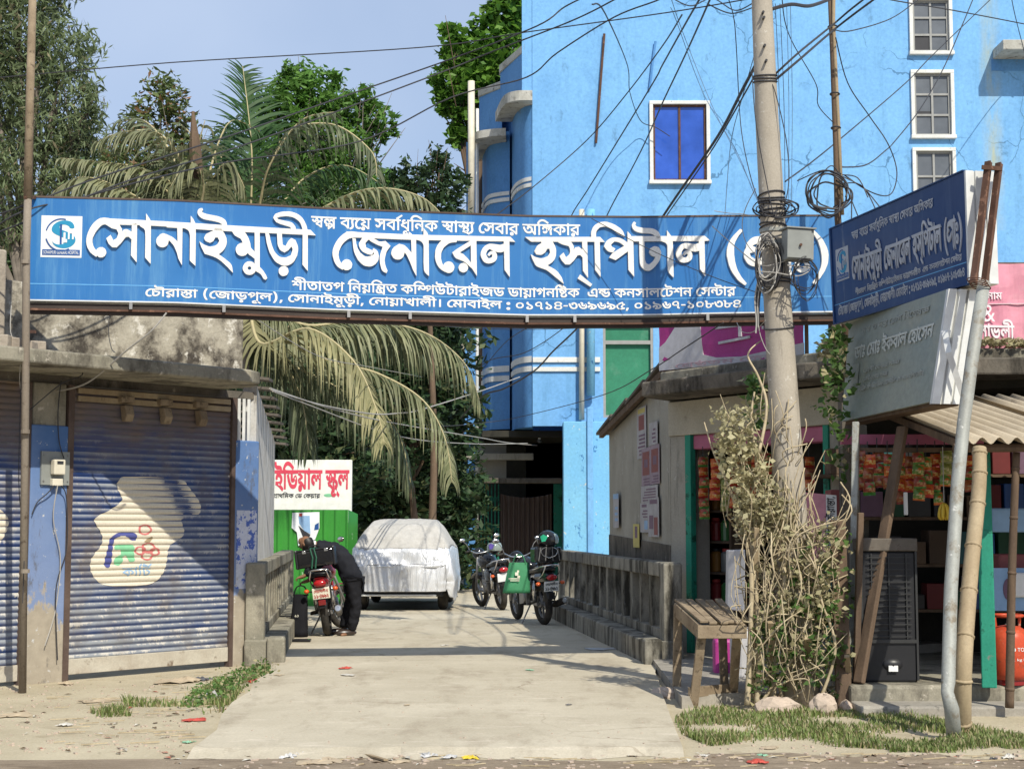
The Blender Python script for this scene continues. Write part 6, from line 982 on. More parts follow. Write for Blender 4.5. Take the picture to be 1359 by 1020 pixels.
for key,u0,u1,vb,vt in(('motto',.17,.79,.80,.875),('service',.18,.97,.225,.275),('addr',.03,.985,.075,.15)):
 m_=MB();put_line(m_,key,fA,u0,u1,vb,vt,nA,.003,6);m_.build('text_line',M['sidelet'],as1)
logo(fA,nA,as1,.03,.135,.42,.76,M['sidelet'])
m_=MB();m_.quad(fA(0,.185)+nA*.002,fA(1,.185)+nA*.002,fA(1,.192)+nA*.002,fA(0,.192)+nA*.002);m_.build('stripe',M['stripe'],as1)
dL0=at(1117,559,14.9);dL1=at(1127,428,14.9);dR0=at(1234,533,13.0);dR1=at(1256,384,13.0)
ds,fD,nD,exD=board('doctor_sign',(dL0,dL1,dR0,dR1),'sun bleached grey sign hanging askew under the dark blue angled sign','sign',M['greysign'],.3,None)
segs2=[(0,.0),(.03,.04),(.30,.04),(.33,.01),(.36,.01),(.40,.05),(.62,.05),(.66,.01),(.69,.01),(.72,.04),(.97,.04),(1,0)]
cheek(fD,ds,1.001,'end_panel',M['alu'],segs2,-.02,1.0,V(.27,.06,0))
m_=MB();m_.hexa([fD(0,-.03)-nD*.04,fD(1,-.03)-nD*.04,fD(1,-.03)+V(.26,.07,0),fD(0,-.03)+V(.2,.2,0)],[fD(0,1)-nD*.04,fD(1,1)-nD*.04,fD(1,1)+V(.26,.07,0),fD(0,1)+V(.2,.2,0)]);m_.build('box',M['oldwood'],ds)
m_=MB();put_line(m_,'doc',fD,.10,.93,.60,.72,nD,.004,9);m_.build('text_line',M['greylet'],ds)
m_=MB();put_line(m_,'doc1',fD,.16,.86,.845,.90,nD,.003,6);m_.build('text_line',M['greylet2'],ds)
m_=MB();put_line(m_,'doc2',fD,.22,.62,.44,.475,nD,.003,6);put_line(m_,'service',fD,.08,.9,.265,.305,nD,.003,6);put_line(m_,'doc2',fD,.22,.5,.355,.39,nD,.003,6);m_.build('text_line',M['greylet2'],ds)
m_=MB();m_.quad(fD(.07,.33)+nD*.002,fD(.165,.33)+nD*.002,fD(.165,.55)+nD*.002,fD(.07,.55)+nD*.002);m_.build('photo_patch',M['greylet2'],ds)
m_=MB();p_=[fD(1,.62)+V(.02,-.06,0),fD(1,.42)+V(.07,-.10,0),fD(1,.2)+V(.17,-.09,0),fD(1,.04)+V(.25,-.07,0)]
for i,q in enumerate(p_):m_.v+=[tuple(q+V(-.025,0,0)),tuple(q+V(.02,-.02,.01))]
for i in range(3):m_.f.append((2*i,2*i+1,2*i+3,2*i+2))
so_=m_.build('torn_strip',M['alu'],ds);sm_=so_.modifiers.new('s','SOLIDIFY');sm_.thickness=.006
pb_=g(1267,976)
pp=thing('sign_pole',pb_,'leaning galvanised pipe pole with a kink near its foot, carrying the angled signs','pole')
MB().tube([pb_-V(0,0,.1),at(1263,940,11.66),at(1257,918,11.7),at(1258.5,905,11.75),at(1262,780,11.95),at(1271,640,12.15),at(1279,560,12.3),at(1291,470,12.45),at(1306,375,12.62)],[.056,.054,.046,.052,.052,.052,.052,.052,.052],12).build('pipe',M['galv'],pp,smooth=True)
for k,(x0,y0,x1,y1)in enumerate(((1291,375,1311,214),(1305,380,1325,216))):
 m_=MB();a_=at(x0,y0,12.62+.03*k);b_=at(x1,y1,12.78);m_.bar(a_,b_,.055,.012);m_.bar(a_+V(.024,.02,0),b_+V(.024,.02,0),.012,.05);m_.build('angle_iron',M['rust'],pp)
m_=MB();m_.bar(at(1303,222,12.75),at(1330,224,12.75),.02,.035);m_.build('cross_piece',M['rust'],pp)
for k in range(4):
 c_=at(1296+k*2,372+k*3,12.6);m_=MB();m_.torus(c_,.075,.005,V(.2,.1,1).normalized(),16,5);m_.build('binding_wire',M['rust'],pp)
PB=g(1066,932);PB=V(PB.x,13.9,0);cp=thing('utility_pole',PB,'tall tapering concrete utility pole wrapped in cables in front of the banner sign','utility pole')
ppts=[(1066,935,13.9,24),(1050,690,13.9,21.5),(1042,560,13.9,20),(1033,420,13.9,18.6),(1026,300,13.9,17),(1018,160,13.9,15.6),(1011,0,13.9,13.8),(1006,-120,13.9,12.6)]
MB().tube([at(x,y,Y)-V(0,0,.15 if y>900 else 0)for x,y,Y,r in ppts],[r*13.9/FPX for*_,r in ppts],20).build('shaft',M['bigpole'],cp,smooth=True)
def P13(x,y):return at(x,y,13.9)
for y,n_ in((104,3),(282,3),(302,2),(262,2),(270,2),(375,2),(438,1)):
 r_=float(np.interp(y,[0,160,300,420,560],[14,15.8,17.2,18.8,20.2]))*13.9/FPX+.006;xc=float(np.interp(y,[0,160,300,420,560],[1011,1018,1026,1033,1042]))
 m_=MB()
 for k in range(n_):m_.torus(P13(xc,y+k*4-3),r_,.007,V(.08*random.uniform(-1.5,1.5),.2*random.uniform(-1,1),1).normalized(),24,5)
 m_.build('binding_wire',M['cable'],cp)
for y in(309,326):
 xc=float(np.interp(y,[300,420],[1026,1033]));r_=18*13.9/FPX+.004
 MB().lathe(P13(xc,y),[(r_,0),(r_+.002,.03),(r_,.032)],24).build('steel_band',M['galv'],cp)
for x,y in((1012,18),(1014,62),(1016,82),(1013,25)):MB().lathe(at(x,y,13.9-.1),[(.012,-.05),(.012,.0)],8,V(0,1,0)).build('bolt_hole',M['ink'],cp)
jb=thing('junction_box',at(1058,345,13.65),'grey metal junction box strapped to the side of the concrete utility pole','junction box')
jax=(V(.97,.22,-.02).normalized(),V(-.22,.97,0).normalized(),V(.03,0,1))
jc=at(1058.5,326,13.68)
MB().box(jc,(.245,.15,.27),ax=jax).build('case',M['signgrey'],jb,bev=.008)
MB().box(jc+V(.0,-.085,.004),(.225,.012,.255),ax=jax).build('door',M['signgrey'],jb,bev=.004)
MB().box(jc+V(0,-.01,.142),(.275,.19,.012),ax=jax).build('rain_cap',M['signgrey'],jb)
MB().lathe(jc+V(.01,-.095,-.01),[(.012,-.02),(.012,.01)],8,V(0,1,0)).build('lock',M['rust'],jb)
m_=MB();latin(m_,'7875',lambda x,y:jc+jax[0]*(x-.5)*.07+V(-.06,-.094,.0+y*.018),0,1,0,1,V(0,-1,0),.002);m_.build('number',M['inkred'],jb)
bm0=at(1112,290,15.4)
bmst=thing('bamboo_mast',V(bm0.x,15.4,2.9),'thin brown bamboo mast rising above the right end of the banner sign','mast')
MB().tube([V(bm0.x+.08,15.4,2.9),bm0,at(1110,200,15.42),at(1105,60,15.45),at(1100,-60,15.5)],[.036,.034,.032,.030,.028],8).build('cane',M['oldwood'],bmst,smooth=True)
MB().tube([at(1118,285,15.38),at(1113,170,15.4),at(1106,30,15.43),at(1107,-40,15.44)],.018,7).build('cane',M['bamboo'],bmst,smooth=True)
for y in(36,125,170,232,275):
 x=float(np.interp(y,[0,290],[1104,1113]));MB().torus(at(x,y,15.41),.045,.008,V(.05,.1,1).normalized(),14,5).build('binding',M['cable'],bmst)
M['faintpink']=plain('worn red print',(.50,.34,.38),.6)
K0=V(1.86,18.6,0);KU=V(.555,-.832,0).normalized();KN=V(KU.y,-KU.x,0)
def uK(x):
 k=(x-679.5)/FPX/CT;return(k*K0.y-K0.x)/(KU.x-k*KU.y)
def K(u,z,off=0.0):return K0+KU*u+KN*off+V(0,0,z)
def kz(x,y,off=0.0):
 u=uK(x);p=K(u,0,off);return at(x,y,p.y).z
kio=thing('corner_kiosk',K0,'grey cement kiosk with green door frame and open snack counter beside the concrete pole','kiosk')
def kbox(name,u0,u1,z0,z1,f,b,mat,bev=0,parent=kio,label=None):
 return MB().hexa([K(u0,z0,f),K(u1,z0,f),K(u1,z0,b),K(u0,z0,b)],[K(u0,z1,f),K(u1,z1,f),K(u1,z1,b),K(u0,z1,b)]).build(name,mat,parent,label,bev)
uE=uK(1118);uo0,uo1=uK(917),uK(1092)
zl=kz(900,578)
kbox('front_pier',0,uo0-.10,0,zl,.0,-.35,M['plaster'],.01)
kbox('lintel',.0,uE,zl,zl+.40,.03,-.3,M['lintel'],.01)
kbox('front_pier',uo1+.08,uE,0,zl,0,-.35,M['plaster'],.01)
kbox('door_post',uo0-.10,uo0,.1,zl,.02,-.06,M['greenpaint'],.006)
kbox('door_post',uo1,uo1+.08,.1,zl,.02,-.06,M['greenpaint'],.006)
kbox('roller_box',uo0,uo1,zl-.17,zl-.002,-.02,-.28,M['pinkbox'],.02)
WD=V(-.10,1,0).normalized();kk=(808-679.5)/FPX/CT;Lw=(kk*K0.y-K0.x)/(WD.x-kk*WD.y)
S_=K0+WD*Lw;z0_,z1_=at(875,497,18.6).z,at(808,577,S_.y).z;nW=V(.2,.02,0)
MB().hexa([K0-V(.002,.0,0),S_,S_+nW,K0+nW],[K0+V(-.002,0,z0_),S_+V(0,0,z1_),S_+nW+V(0,0,z1_),K0+nW+V(0,0,z0_)]).build('side_wall',M['plaster'],kio)
def W(s,z,off=0.0):return K0+WD*s+V(-1,0,0)*off+V(0,0,z)
m_=MB()
for i in range(4):
 s0,s1=-.25+i*(Lw+.5)/4,-.25+(i+1)*(Lw+.5)/4+.08
 sl_=(z1_-z0_)/Lw;a_=W(s0,z0_+.05+sl_*s0+.035*(3-i)*0+.05,.14);b_=W(s1,z0_+.05+sl_*s1,.14)
 m_.hexa([a_,b_,b_+V(2.2,0,0),a_+V(2.2,0,0)],[a_+V(0,0,.035),b_+V(0,0,.035),b_+V(2.2,0,.035),a_+V(2.2,0,.035)])
m_.build('tin_roof',M['darktin'],kio)
m_=MB();m_.bar(W(-.1,z0_-.0,.10),W(Lw+.1,z1_-.0,.10),.06,.08);m_.build('rafter',M['oldwood'],kio)
MB().hexa([W(0,0,.012),W(Lw,0,.012),W(Lw,0,.001),W(0,0,.001)],[W(0,1.32,.012),W(Lw,1.42,.012),W(Lw,1.42,.001),W(0,1.32,.001)]).build('dark_band',M['conc_dark'],kio)  # darker band over the lower part of the side wall
e_=.62;zs0=zl+.42
pe=[K(.10,0,e_*.6),K(.25,0,e_),K(uE+.1,0,e_),V(3.55,15.35,0),V(7.5,15.35,0),V(7.5,17.4,0),V(3.4,17.4,0),K(-.25,0,-.5)]
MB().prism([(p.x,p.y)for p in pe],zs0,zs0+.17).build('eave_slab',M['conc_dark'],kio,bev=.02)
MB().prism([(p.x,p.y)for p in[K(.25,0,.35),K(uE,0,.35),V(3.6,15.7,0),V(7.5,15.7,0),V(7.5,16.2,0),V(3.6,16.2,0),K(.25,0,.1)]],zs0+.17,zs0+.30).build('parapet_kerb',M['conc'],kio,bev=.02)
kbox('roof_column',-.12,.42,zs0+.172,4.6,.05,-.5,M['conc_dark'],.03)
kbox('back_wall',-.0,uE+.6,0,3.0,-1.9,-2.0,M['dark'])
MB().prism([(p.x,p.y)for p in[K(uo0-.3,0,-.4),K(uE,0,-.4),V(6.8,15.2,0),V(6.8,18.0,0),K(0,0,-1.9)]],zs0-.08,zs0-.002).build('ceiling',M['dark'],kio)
kbox('floor',uo0-.1,uE,.0,.3,-.02,-1.89,M['apron'])
kbox('counter',uo0+.6,uo1-.05,.302,1.02,-.5,-1.0,M['oldwood'],.01)
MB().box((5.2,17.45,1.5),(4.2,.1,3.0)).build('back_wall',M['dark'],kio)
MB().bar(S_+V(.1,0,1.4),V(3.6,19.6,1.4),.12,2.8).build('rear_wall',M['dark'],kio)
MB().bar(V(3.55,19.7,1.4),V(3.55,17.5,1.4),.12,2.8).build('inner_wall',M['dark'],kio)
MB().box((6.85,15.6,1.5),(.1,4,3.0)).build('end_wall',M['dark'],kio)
kbox('shelf_upright',uo0+.12,uo0+.16,.302,2.0,-.45,-.70,M['oldwood'])
for z_ in(.62,.98,1.34,1.7):kbox('shelf',uo0-.75,uo0+.119,z_,z_+.03,-.45,-.70,M['oldwood'])
MB().box((5.0,15.3,.10),(4.3,3.6,.22)).build('plinth',M['conc'],kio,bev=.03)
MB().box((5.0,13.35,.03),(4.3,.5,.10)).build('step',M['apron'],kio,bev=.02)
MB().box((3.32,15.6,1.5),(.16,.2,2.7)).build('shop_post',M['conc_dark'],kio)
for x_ in(1186,1300,1380):pass
def banner(name,bl,br,tl,tr_,label,col):
 t=thing(name,(bl+br)/2,label,'banner');ex=(br-bl).normalized();nn=ex.cross(tl-bl).normalized()
 if nn.y>0:nn=-nn
 f=lambda u,v:bl.lerp(br,u).lerp(tl.lerp(tr_,u),v)
 m_=MB()
 n_=24
 for i in range(n_+1):
  for j in range(9):
   u,v=i/n_,j/8;m_.v.append(tuple(f(u,v)+nn*(.008*math.sin(u*19+v*4)+.006*math.sin(v*13-u*7))))
 for i in range(n_):
  for j in range(8):a=i*9+j;m_.f.append((a,a+9,a+10,a+1))
 o=m_.build('sheet',col,t);s_=o.modifiers.new('s','SOLIDIFY');s_.thickness=.006
 for(u0,v0),(u1,v1)in(((0,0),(1,0)),((0,1),(1,1)),((0,0),(0,1)),((1,0),(1,1))):
  MB().bar(f(u0,v0)-nn*.035,f(u1,v1)-nn*.035,.035).build('batten',M['oldwood'],t)
 return t,f,nn
yb=15.9
pbl=K(uK(903),0,.30);pbr=K(uK(1096),0,.30)
zb0,zb1=at(903,492,pbl.y).z,at(1096,473,pbr.y).z
b1,fB,nB=banner('magenta_banner',V(pbl.x,pbl.y,zb0),V(pbr.x,pbr.y,zb1),V(pbl.x,pbl.y,zb0+.95),V(pbr.x,pbr.y,zb1+.95),'magenta and white advertising banner behind the concrete pole',M['magenta'])
def flat(f,nn,polys,mat,name,parent,d=.016):
 m_=MB();add_pieces(m_,[[p]for p in polys],f,nn,d);return m_.build(name,mat,parent)
flat(fB,nB,[[(0,0),(1,0),(1,.15),(.6,.07),(.42,.09),(.33,.14),(.31,.5),(.30,1),(.08,1),(.12,.5),(.05,.34),(0,.28)]],M['bannerwhite'],'white_print',b1,.018)
flat(fB,nB,[[(.42,.42),(.64,.42),(.64,.45),(.42,.45)],[(.44,.24),(.66,.27),(.66,.30),(.44,.27)],[(.58,.3),(.60,.3),(.60,.8),(.58,.8)],[(.50,.56),(.58,.56),(.58,.62),(.50,.62)]],M['bannerwhite'],'building_print',b1,.020)
m_=MB();put_line(m_,'lovely',fB,.68,.97,.36,.56,nB,.020,9);m_.build('text_line',M['bannerwhite'],b1)
m_=MB();put_line(m_,'faint',fB,.12,.95,.015,.06,nB,.022,1);m_.build('text_line',M['faintpink'],b1)
M['pinkfaint']=plain('white script print',(.74,.66,.68),.5)
pl_,pr_=at(1297,474,yb),at(1420,477,yb);tl_,tr2=at(1298,350,yb),at(1420,350,yb)
b2,fP,nP=banner('pink_banner',pl_,pr_,V(pl_.x,yb,tl_.z),V(pr_.x,yb,tl_.z),'faded pink advertising banner on the wall right of the angled signs',M['pink'])
m_=MB();put_line(m_,'pink1',fP,.02,.16,.72,.77,nP,.016,6);put_line(m_,'pink2',fP,.12,.28,.62,.69,nP,.016,6);latin(m_,'&',fP,.07,.20,.38,.56,nP,.016);put_line(m_,'lovely',fP,.00,.40,.20,.34,nP,.016,10);m_.build('text_line',M['pinkfaint'],b2)
flat(fP,nP,[[(.30,0),(1,0),(1,.10),(.48,.10)],[(.02,.565),(.9,.58),(.9,.585),(.02,.57)]],M['pinkfaint'],'white_print',b2,.014)
MB().box((5.4,16.3,3.65),(4.2,.2,1.2)).build('parapet_wall',M['conc_dark'],kio)
prs=random.Random(11)
M['paper']=surf('poster paper',(.44,.42,.42),(.36,.34,.34),5,c3=(.28,.26,.22),s3=9,lo3=.6,hi3=.7,bump=.2,rough=.8);M['paper2']=surf('mauve poster paper',(.34,.26,.30),(.28,.22,.25),5,c3=(.42,.38,.38),s3=11,lo3=.6,hi3=.66,bump=.2,rough=.8);M['yell']=plain('yellow print',(.50,.42,.12),.6);M['redp']=plain('dark red print',(.22,.06,.06),.6);M['violet']=plain('violet print',(.16,.09,.14),.6);M['skyp']=plain('sky print',(.25,.40,.60),.6)
def poster(s0,s1,z0,z1,base,blocks,label,k):
 d=.020+.003*k
 a=W((s0+s1)/2,z0,.02)
 t=thing('wall_poster',a,label,'poster','posters pasted on the grey kiosk wall')
 MB().hexa([W(s0,z0,d),W(s1,z0,d),W(s1,z0,d-.004),W(s0,z0,d-.004)],[W(s0,z1,d),W(s1,z1,d),W(s1,z1,d-.004),W(s0,z1,d-.004)]).build('paper',base,t)
 for n,(u0,u1,v0,v1,mt)in enumerate(blocks):
  f=lambda u,v:W(s0+(s1-s0)*u,z0+(z1-z0)*v,d)
  m_=MB();e=.0012+.0003*n
  m_.quad(f(u0,v0)+V(-e,0,0),f(u1,v0)+V(-e,0,0),f(u1,v1)+V(-e,0,0),f(u0,v1)+V(-e,0,0));m_.build('print_block',mt,t)
def lines(n,v0,v1,mt,u0=.1,u1=.9):
 out=[]
 for i in range(n):
  v=v0+(v1-v0)*i/max(1,n);h=(v1-v0)/n*.5;out.append((u0,prs.uniform(.7,1)*u1,v,v+h,mt))
 return out
def wS(x):
 k=(x-679.5)/FPX/CT;return(k*K0.y-K0.x)/(WD.x-k*WD.y)
def wz(x,y):return at(x,y,W(wS(x),0).y).z
def px_poster(x0,x1,y0,y1,*a):
 poster(wS(x1),wS(x0),wz((x0+x1)/2,y1),wz((x0+x1)/2,y0),*a)
px_poster(847,859,540,608,M['paper'],[(.1,.9,.88,.97,M['yell']),(.2,.8,.55,.84,M['redp'])]+lines(6,.06,.5,M['violet']),'tall narrow poster with a yellow heading and red portrait block',0)
px_poster(853,865,594,646,M['paper2'],[(.12,.88,.3,.9,M['redp']),(.3,.7,.5,.7,M['violet'])]+lines(3,.04,.26,M['violet']),'mauve poster, left one of the upper pair',1)
px_poster(865,877,590,642,M['paper2'],[(.12,.88,.3,.9,M['redp']),(.3,.7,.5,.72,M['violet'])]+lines(3,.04,.26,M['violet']),'mauve poster, right one of the upper pair nearest the pier',2)
px_poster(864,875,560,590,M['paper'],lines(4,.1,.8,M['violet'],.2,.7),'torn white poster scrap above the mauve pair',3)
px_poster(853,875,644,666,M['paper'],lines(5,.08,.9,M['violet']),'white printed notice under the mauve pair',4)
px_poster(852,863,667,706,M['paper'],[(.2,.8,.85,.95,M['violet']),(.1,.5,.1,.4,M['skyp'])]+lines(3,.5,.8,M['violet']),'white poster with blue foot, left of the lowest row',5)
px_poster(863,877,660,712,M['paper'],[(.15,.85,.84,.95,M['violet']),(.1,.45,.05,.5,M['redp']),(.5,.9,.2,.55,M['violet'])],'long white poster with a red figure, right of the lowest row',6)
px_poster(843,851,695,726,M['yell'],[(.3,.7,.4,.9,M['violet'])],'small orange poster near the parapet',7)
px_poster(817,824,655,700,M['paper'],[(0,1,.85,1,M['skyp'])]+lines(3,.2,.7,M['skyp']),'narrow torn strip poster with a blue top at the far end of the wall',8)
cy0,cy1=12.75,15.3;cz0,cz1=at(1320,585,cy0).z,at(1320,530,cy1).z
cx0=at(1288,560,cy0).x
can=thing('shop_canopy',V(5.4,13.9,2.2),'dusty corrugated roof sheets over the open shop at the right edge','canopy')
for q,(xa,xb,dzz,ya)in enumerate(((cx0-.05,cx0+1.15,0,cy0),(cx0+1.02,cx0+3.3,.03,cy0+.05))):
 m_=MB();n_=int((xb-xa)/.14*8)
 for i in range(n_+1):
  x_=xa+(xb-xa)*i/n_;w_=.028*math.cos((x_-xa)/.14*2*math.pi)
  sk=.35*(x_-cx0<.0)
  for j in range(5):t=j/4;m_.v.append((x_-.25*t*0+(-.28*t),ya+(cy1-ya)*t,cz0+(cz1-cz0)*t+w_+dzz))
 for i in range(n_):
  for j in range(4):a=i*5+j;m_.f.append((a,a+5,a+6,a+1))
 o=m_.build('roof_sheet',M['tinroof'],can,smooth=True);s_=o.modifiers.new('s','SOLIDIFY');s_.thickness=.007
for y_,z_ in((cy0+.15,cz0-.05),(cy0+1.3,(cz0+cz1)/2-.06),(cy1-.1,cz1-.07)):
 MB().tube([V(cx0-.1,y_,z_),V(cx0+3.2,y_,z_+.02)],.035,8).build('purlin',M['oldwood'],can)
MB().bar(V(cx0-.02,cy0+.05,cz0-.04),V(cx0-.3,cy1,cz1-.05),.05,.06).build('rafter',M['oldwood'],can)
MB().box((cx0+.95,cy0+.9,(cz0+cz1)/2+.02),(.34,.2,.1),rz=.3).build('brick_weight',M['rust'],can,bev=.01)
def bpost(name,pts,r,mat,label,cat,nodes=0):
 P=[Vector(p)for p in pts];t=thing(name,P[0],label,cat)
 c=curve(P,10);rs=[]
 n=len(c)
 for i in range(n):rs.append(r*(1-.18*i/n))
 MB().tube(c,rs,12).build('cane',mat,t,smooth=True)
 for k in range(nodes):
  i=int((k+.7)*n/(nodes+.3));i=min(i,n-2)
  MB().lathe(c[i],[(rs[i]*1.0,-.014),(rs[i]*1.14,-.004),(rs[i]*1.14,.004),(rs[i]*1.0,.014)],12,(c[i+1]-c[i]).normalized()).build('node_ring',mat,t,smooth=True)
 return t
q0=g(1277,971);bpost('bamboo_post',[q0-V(0,0,.05),at(1279,880,11.95),at(1288,760,12.3),at(1299,650,12.6),at(1300,594,12.72)],.066,M['bamboo'],'thick pale bamboo post standing just behind the galvanised pole','post',8)
q0=at(1339,912,13.0);bpost('bamboo_post',[V(q0.x,13.0,.08),at(1343,760,13.0),at(1349,600,13.0)],.036,M['oldwood'],'thin brown bamboo post in front of the orange gas cylinder','post',5)
def beamt(name,a,b,w,d,mat,label,cat='post'):
 a=Vector(a);b=Vector(b);m_=MB();m_.bar(a,b,w,d);return m_.solo(name,mat,label,cat,bev=.008)
q0=at(1313,915,13.4);beamt('timber_post',V(q0.x,13.4,.2),at(1304,600,13.5),.12,.10,M['greenpaint'],'green painted timber post behind the bamboo post')
q0=at(1137,905,13.9);beamt('timber_prop',V(at(1140,905,13.6).x,13.6,.22),at(1198,566,13.95),.10,.05,M['oldwood'],'slanting wooden plank leaning across the fridge up to the grey sign','prop')
q0=at(1120,930,13.6);beamt('timber_prop',V(q0.x,13.6,0),at(1112,690,13.9),.13,.07,M['oldwood'],'stout dark timber stake right of the dry vines','prop')
q0=at(1130,920,13.8);beamt('timber_prop',V(q0.x,13.8,0),at(1136,560,14.2),.06,.06,M['galv'],'thin upright grey pipe left of the fridge','prop')
q0=at(1133,800,13.7);beamt('timber_prop',V(q0.x,13.7,.06),at(1142,680,13.7),.07,.05,M['oldwood'],'short pointed brown board beside the fridge','prop')
fc=at(1182,905,13.75);FX=fc.x;fr=thing('old_fridge',V(FX,13.95,.21),'back of an old dark fridge with condenser grille under the slanting plank','fridge')  # fridge parts take dark materials that imitate the canopy shade
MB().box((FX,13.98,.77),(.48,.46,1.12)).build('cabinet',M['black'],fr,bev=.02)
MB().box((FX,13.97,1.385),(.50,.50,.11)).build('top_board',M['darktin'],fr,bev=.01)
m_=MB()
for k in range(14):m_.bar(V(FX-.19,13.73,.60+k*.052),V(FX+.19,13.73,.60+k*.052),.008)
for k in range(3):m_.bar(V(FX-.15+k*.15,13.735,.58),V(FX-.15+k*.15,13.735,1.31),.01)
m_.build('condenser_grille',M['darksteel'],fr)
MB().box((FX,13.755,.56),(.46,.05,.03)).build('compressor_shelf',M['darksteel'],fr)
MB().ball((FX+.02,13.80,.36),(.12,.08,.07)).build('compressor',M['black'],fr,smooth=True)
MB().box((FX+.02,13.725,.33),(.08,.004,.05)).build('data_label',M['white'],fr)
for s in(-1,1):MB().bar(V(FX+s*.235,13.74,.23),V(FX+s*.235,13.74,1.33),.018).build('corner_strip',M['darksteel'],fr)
gx=at(1345,905,13.5).x;gc=V(gx,13.6,.212);gz=thing('gas_cylinder',gc,'orange cooking gas cylinder standing on the shop plinth','gas cylinder')
M['gasorange']=surf('orange gas cylinder paint',(.52,.075,.03),(.42,.055,.025),4,c3=(.16,.06,.04),s3=9,lo3=.56,hi3=.66,c4=(.45,.25,.18),s4=18,lo4=.62,hi4=.66,bump=.05,rough=.4)
r_=.175
MB().lathe(gc+V(0,0,.03),[(.10,.0),(.15,.02),(.175,.06),(.175,.36),(.15,.42),(.09,.455),(.03,.465)],28).build('body',M['gasorange'],gz,smooth=True)
MB().lathe(gc,[(.13,0),(.13,.05),(.125,.05),(.125,.001)],24).build('foot_ring',M['red'],gz)
MB().lathe(gc+V(0,0,.45),[(.03,0),(.03,.05),(.015,.06),(.015,.08)],12).build('valve',M['steel'],gz)
for k in range(3):
 a=R(20+120*k);MB().tube(curve([gc+V(math.cos(a)*.11,math.sin(a)*.11,.46),gc+V(math.cos(a)*.12,math.sin(a)*.12,.57)]),.012,6).build('guard_leg',M['gasorange'],gz)
MB().torus(gc+V(0,0,.575),.12,.014,V(0,0,1)).build('guard_ring',M['gasorange'],gz,smooth=True)
def cylmap(a0,zz):return lambda x,y:gc+V(math.sin(a0+x)*.176,-math.cos(a0+x)*.176,zz+y)
for txt,a0,w_,zz,h_ in(('TOTAL',.10,.85,.285,.032),('12 kg LPG',-.25,1.15,.20,.028)):
 m_=MB();latin(m_,txt,cylmap(a0,zz),0,w_,0,h_,V(0,-1,0),.002);m_.build('cylinder_text',M['white'],gz)
m_=MB();add_pieces(m_,[[[(-.10+.10*math.cos(t*math.pi/8),.015+.018*math.sin(t*math.pi/8))for t in range(16)],[(-.10+.05*math.cos(t*math.pi/8),.015+.009*math.sin(t*math.pi/8))for t in range(16)]]],cylmap(.02,.285),V(0,-1,0),.002);m_.build('emblem',M['white'],gz)
def foil(name,a,b,c):
 k=NT(name);sx=k.n('ShaderNodeSeparateXYZ');k.link(k.tc,sx.inputs[0])
 n1=k.noise(14,3,.6,world=False);z=sx.outputs[2]
 col=k.mix(k.ramp(n1,.48,.52),a,b);mr=k.n('ShaderNodeMapRange');mr.inputs[1].default_value=-.045;mr.inputs[2].default_value=-.052;k.link(z,mr.inputs[0])
 col=k.mix(mr.outputs[0],col,k.mix(k.ramp(k.noise(30,3,.6,world=False),.5,.54),b,c));mr=k.n('ShaderNodeMapRange');mr.inputs[1].default_value=-.088;mr.inputs[2].default_value=-.092;k.link(z,mr.inputs[0])
 col=k.mix(mr.outputs[0],col,a);return k.out(col,.3,.1,.5)
pkcol={'r':foil('red foil',(.42,.03,.02),(.52,.12,.02),(.60,.40,.12)),'g':foil('green foil',(.05,.20,.03),(.30,.06,.03),(.45,.25,.10)),'o':foil('orange foil',(.50,.12,.02),(.12,.22,.04),(.55,.42,.2)),'y':foil('yellow green foil',(.26,.27,.08),(.20,.22,.05),(.45,.38,.2)),'d':foil('dark red foil',(.20,.03,.025),(.30,.09,.03),(.30,.22,.1))}
def packet_mesh(w_,h_):
 m_=MB();nx,ny=6,8
 for s in(-1,1):
  for i in range(nx+1):
   for j in range(ny+1):
    u,v=i/nx,j/ny;b=(math.sin(math.pi*u)*math.sin(math.pi*min(1,max(0,(v-.1)/.8))))**.6*.025 if 0<u<1 and .1<v<.9 else 0
    b+=.003*math.sin(9*u+5*v)
    m_.v.append(((u-.5)*w_,s*b-0.001*s,(v-1)*h_))
  base=0 if s<0 else(nx+1)*(ny+1)
  for i in range(nx):
   for j in range(ny):a=base+i*(ny+1)+j;m_.f.append((a,a+ny+1,a+ny+2,a+1))
 m_.sm=True;return m_.mesh('snack_packet')
pk_mesh={}
def strip(x,ytop,Y,cols,label,grp,wpx=None,hh=.115,ww=.105):
 top=at(x,ytop,Y);t=thing('snack_strip',V(top.x,Y,top.z),label,'snack packets',grp)
 MB().bar(V(top.x,Y+.03,top.z+.12),V(top.x,Y+.03,top.z-hh*len(cols)),.008).build('hanging_strip',M['cable'],t)
 for k,c in enumerate(cols):
  if(c,ww)not in pk_mesh:
   me=packet_mesh(ww,hh*.97);me.materials.append(pkcol[c]);pk_mesh[(c,ww)]=me
  o=bpy.data.objects.new('packet',pk_mesh[(c,ww)]);COL.objects.link(o);o.parent=t
  o.location=(prs.uniform(-.008,.008),prs.uniform(-.01,.01),-k*hh);o.rotation_euler=(prs.uniform(-.1,.1),prs.uniform(-.1,.1),prs.uniform(-.35,.35))
 return t
G1='snack packets hanging in the kiosk opening';G2='snack packets hanging under the open shop roof'
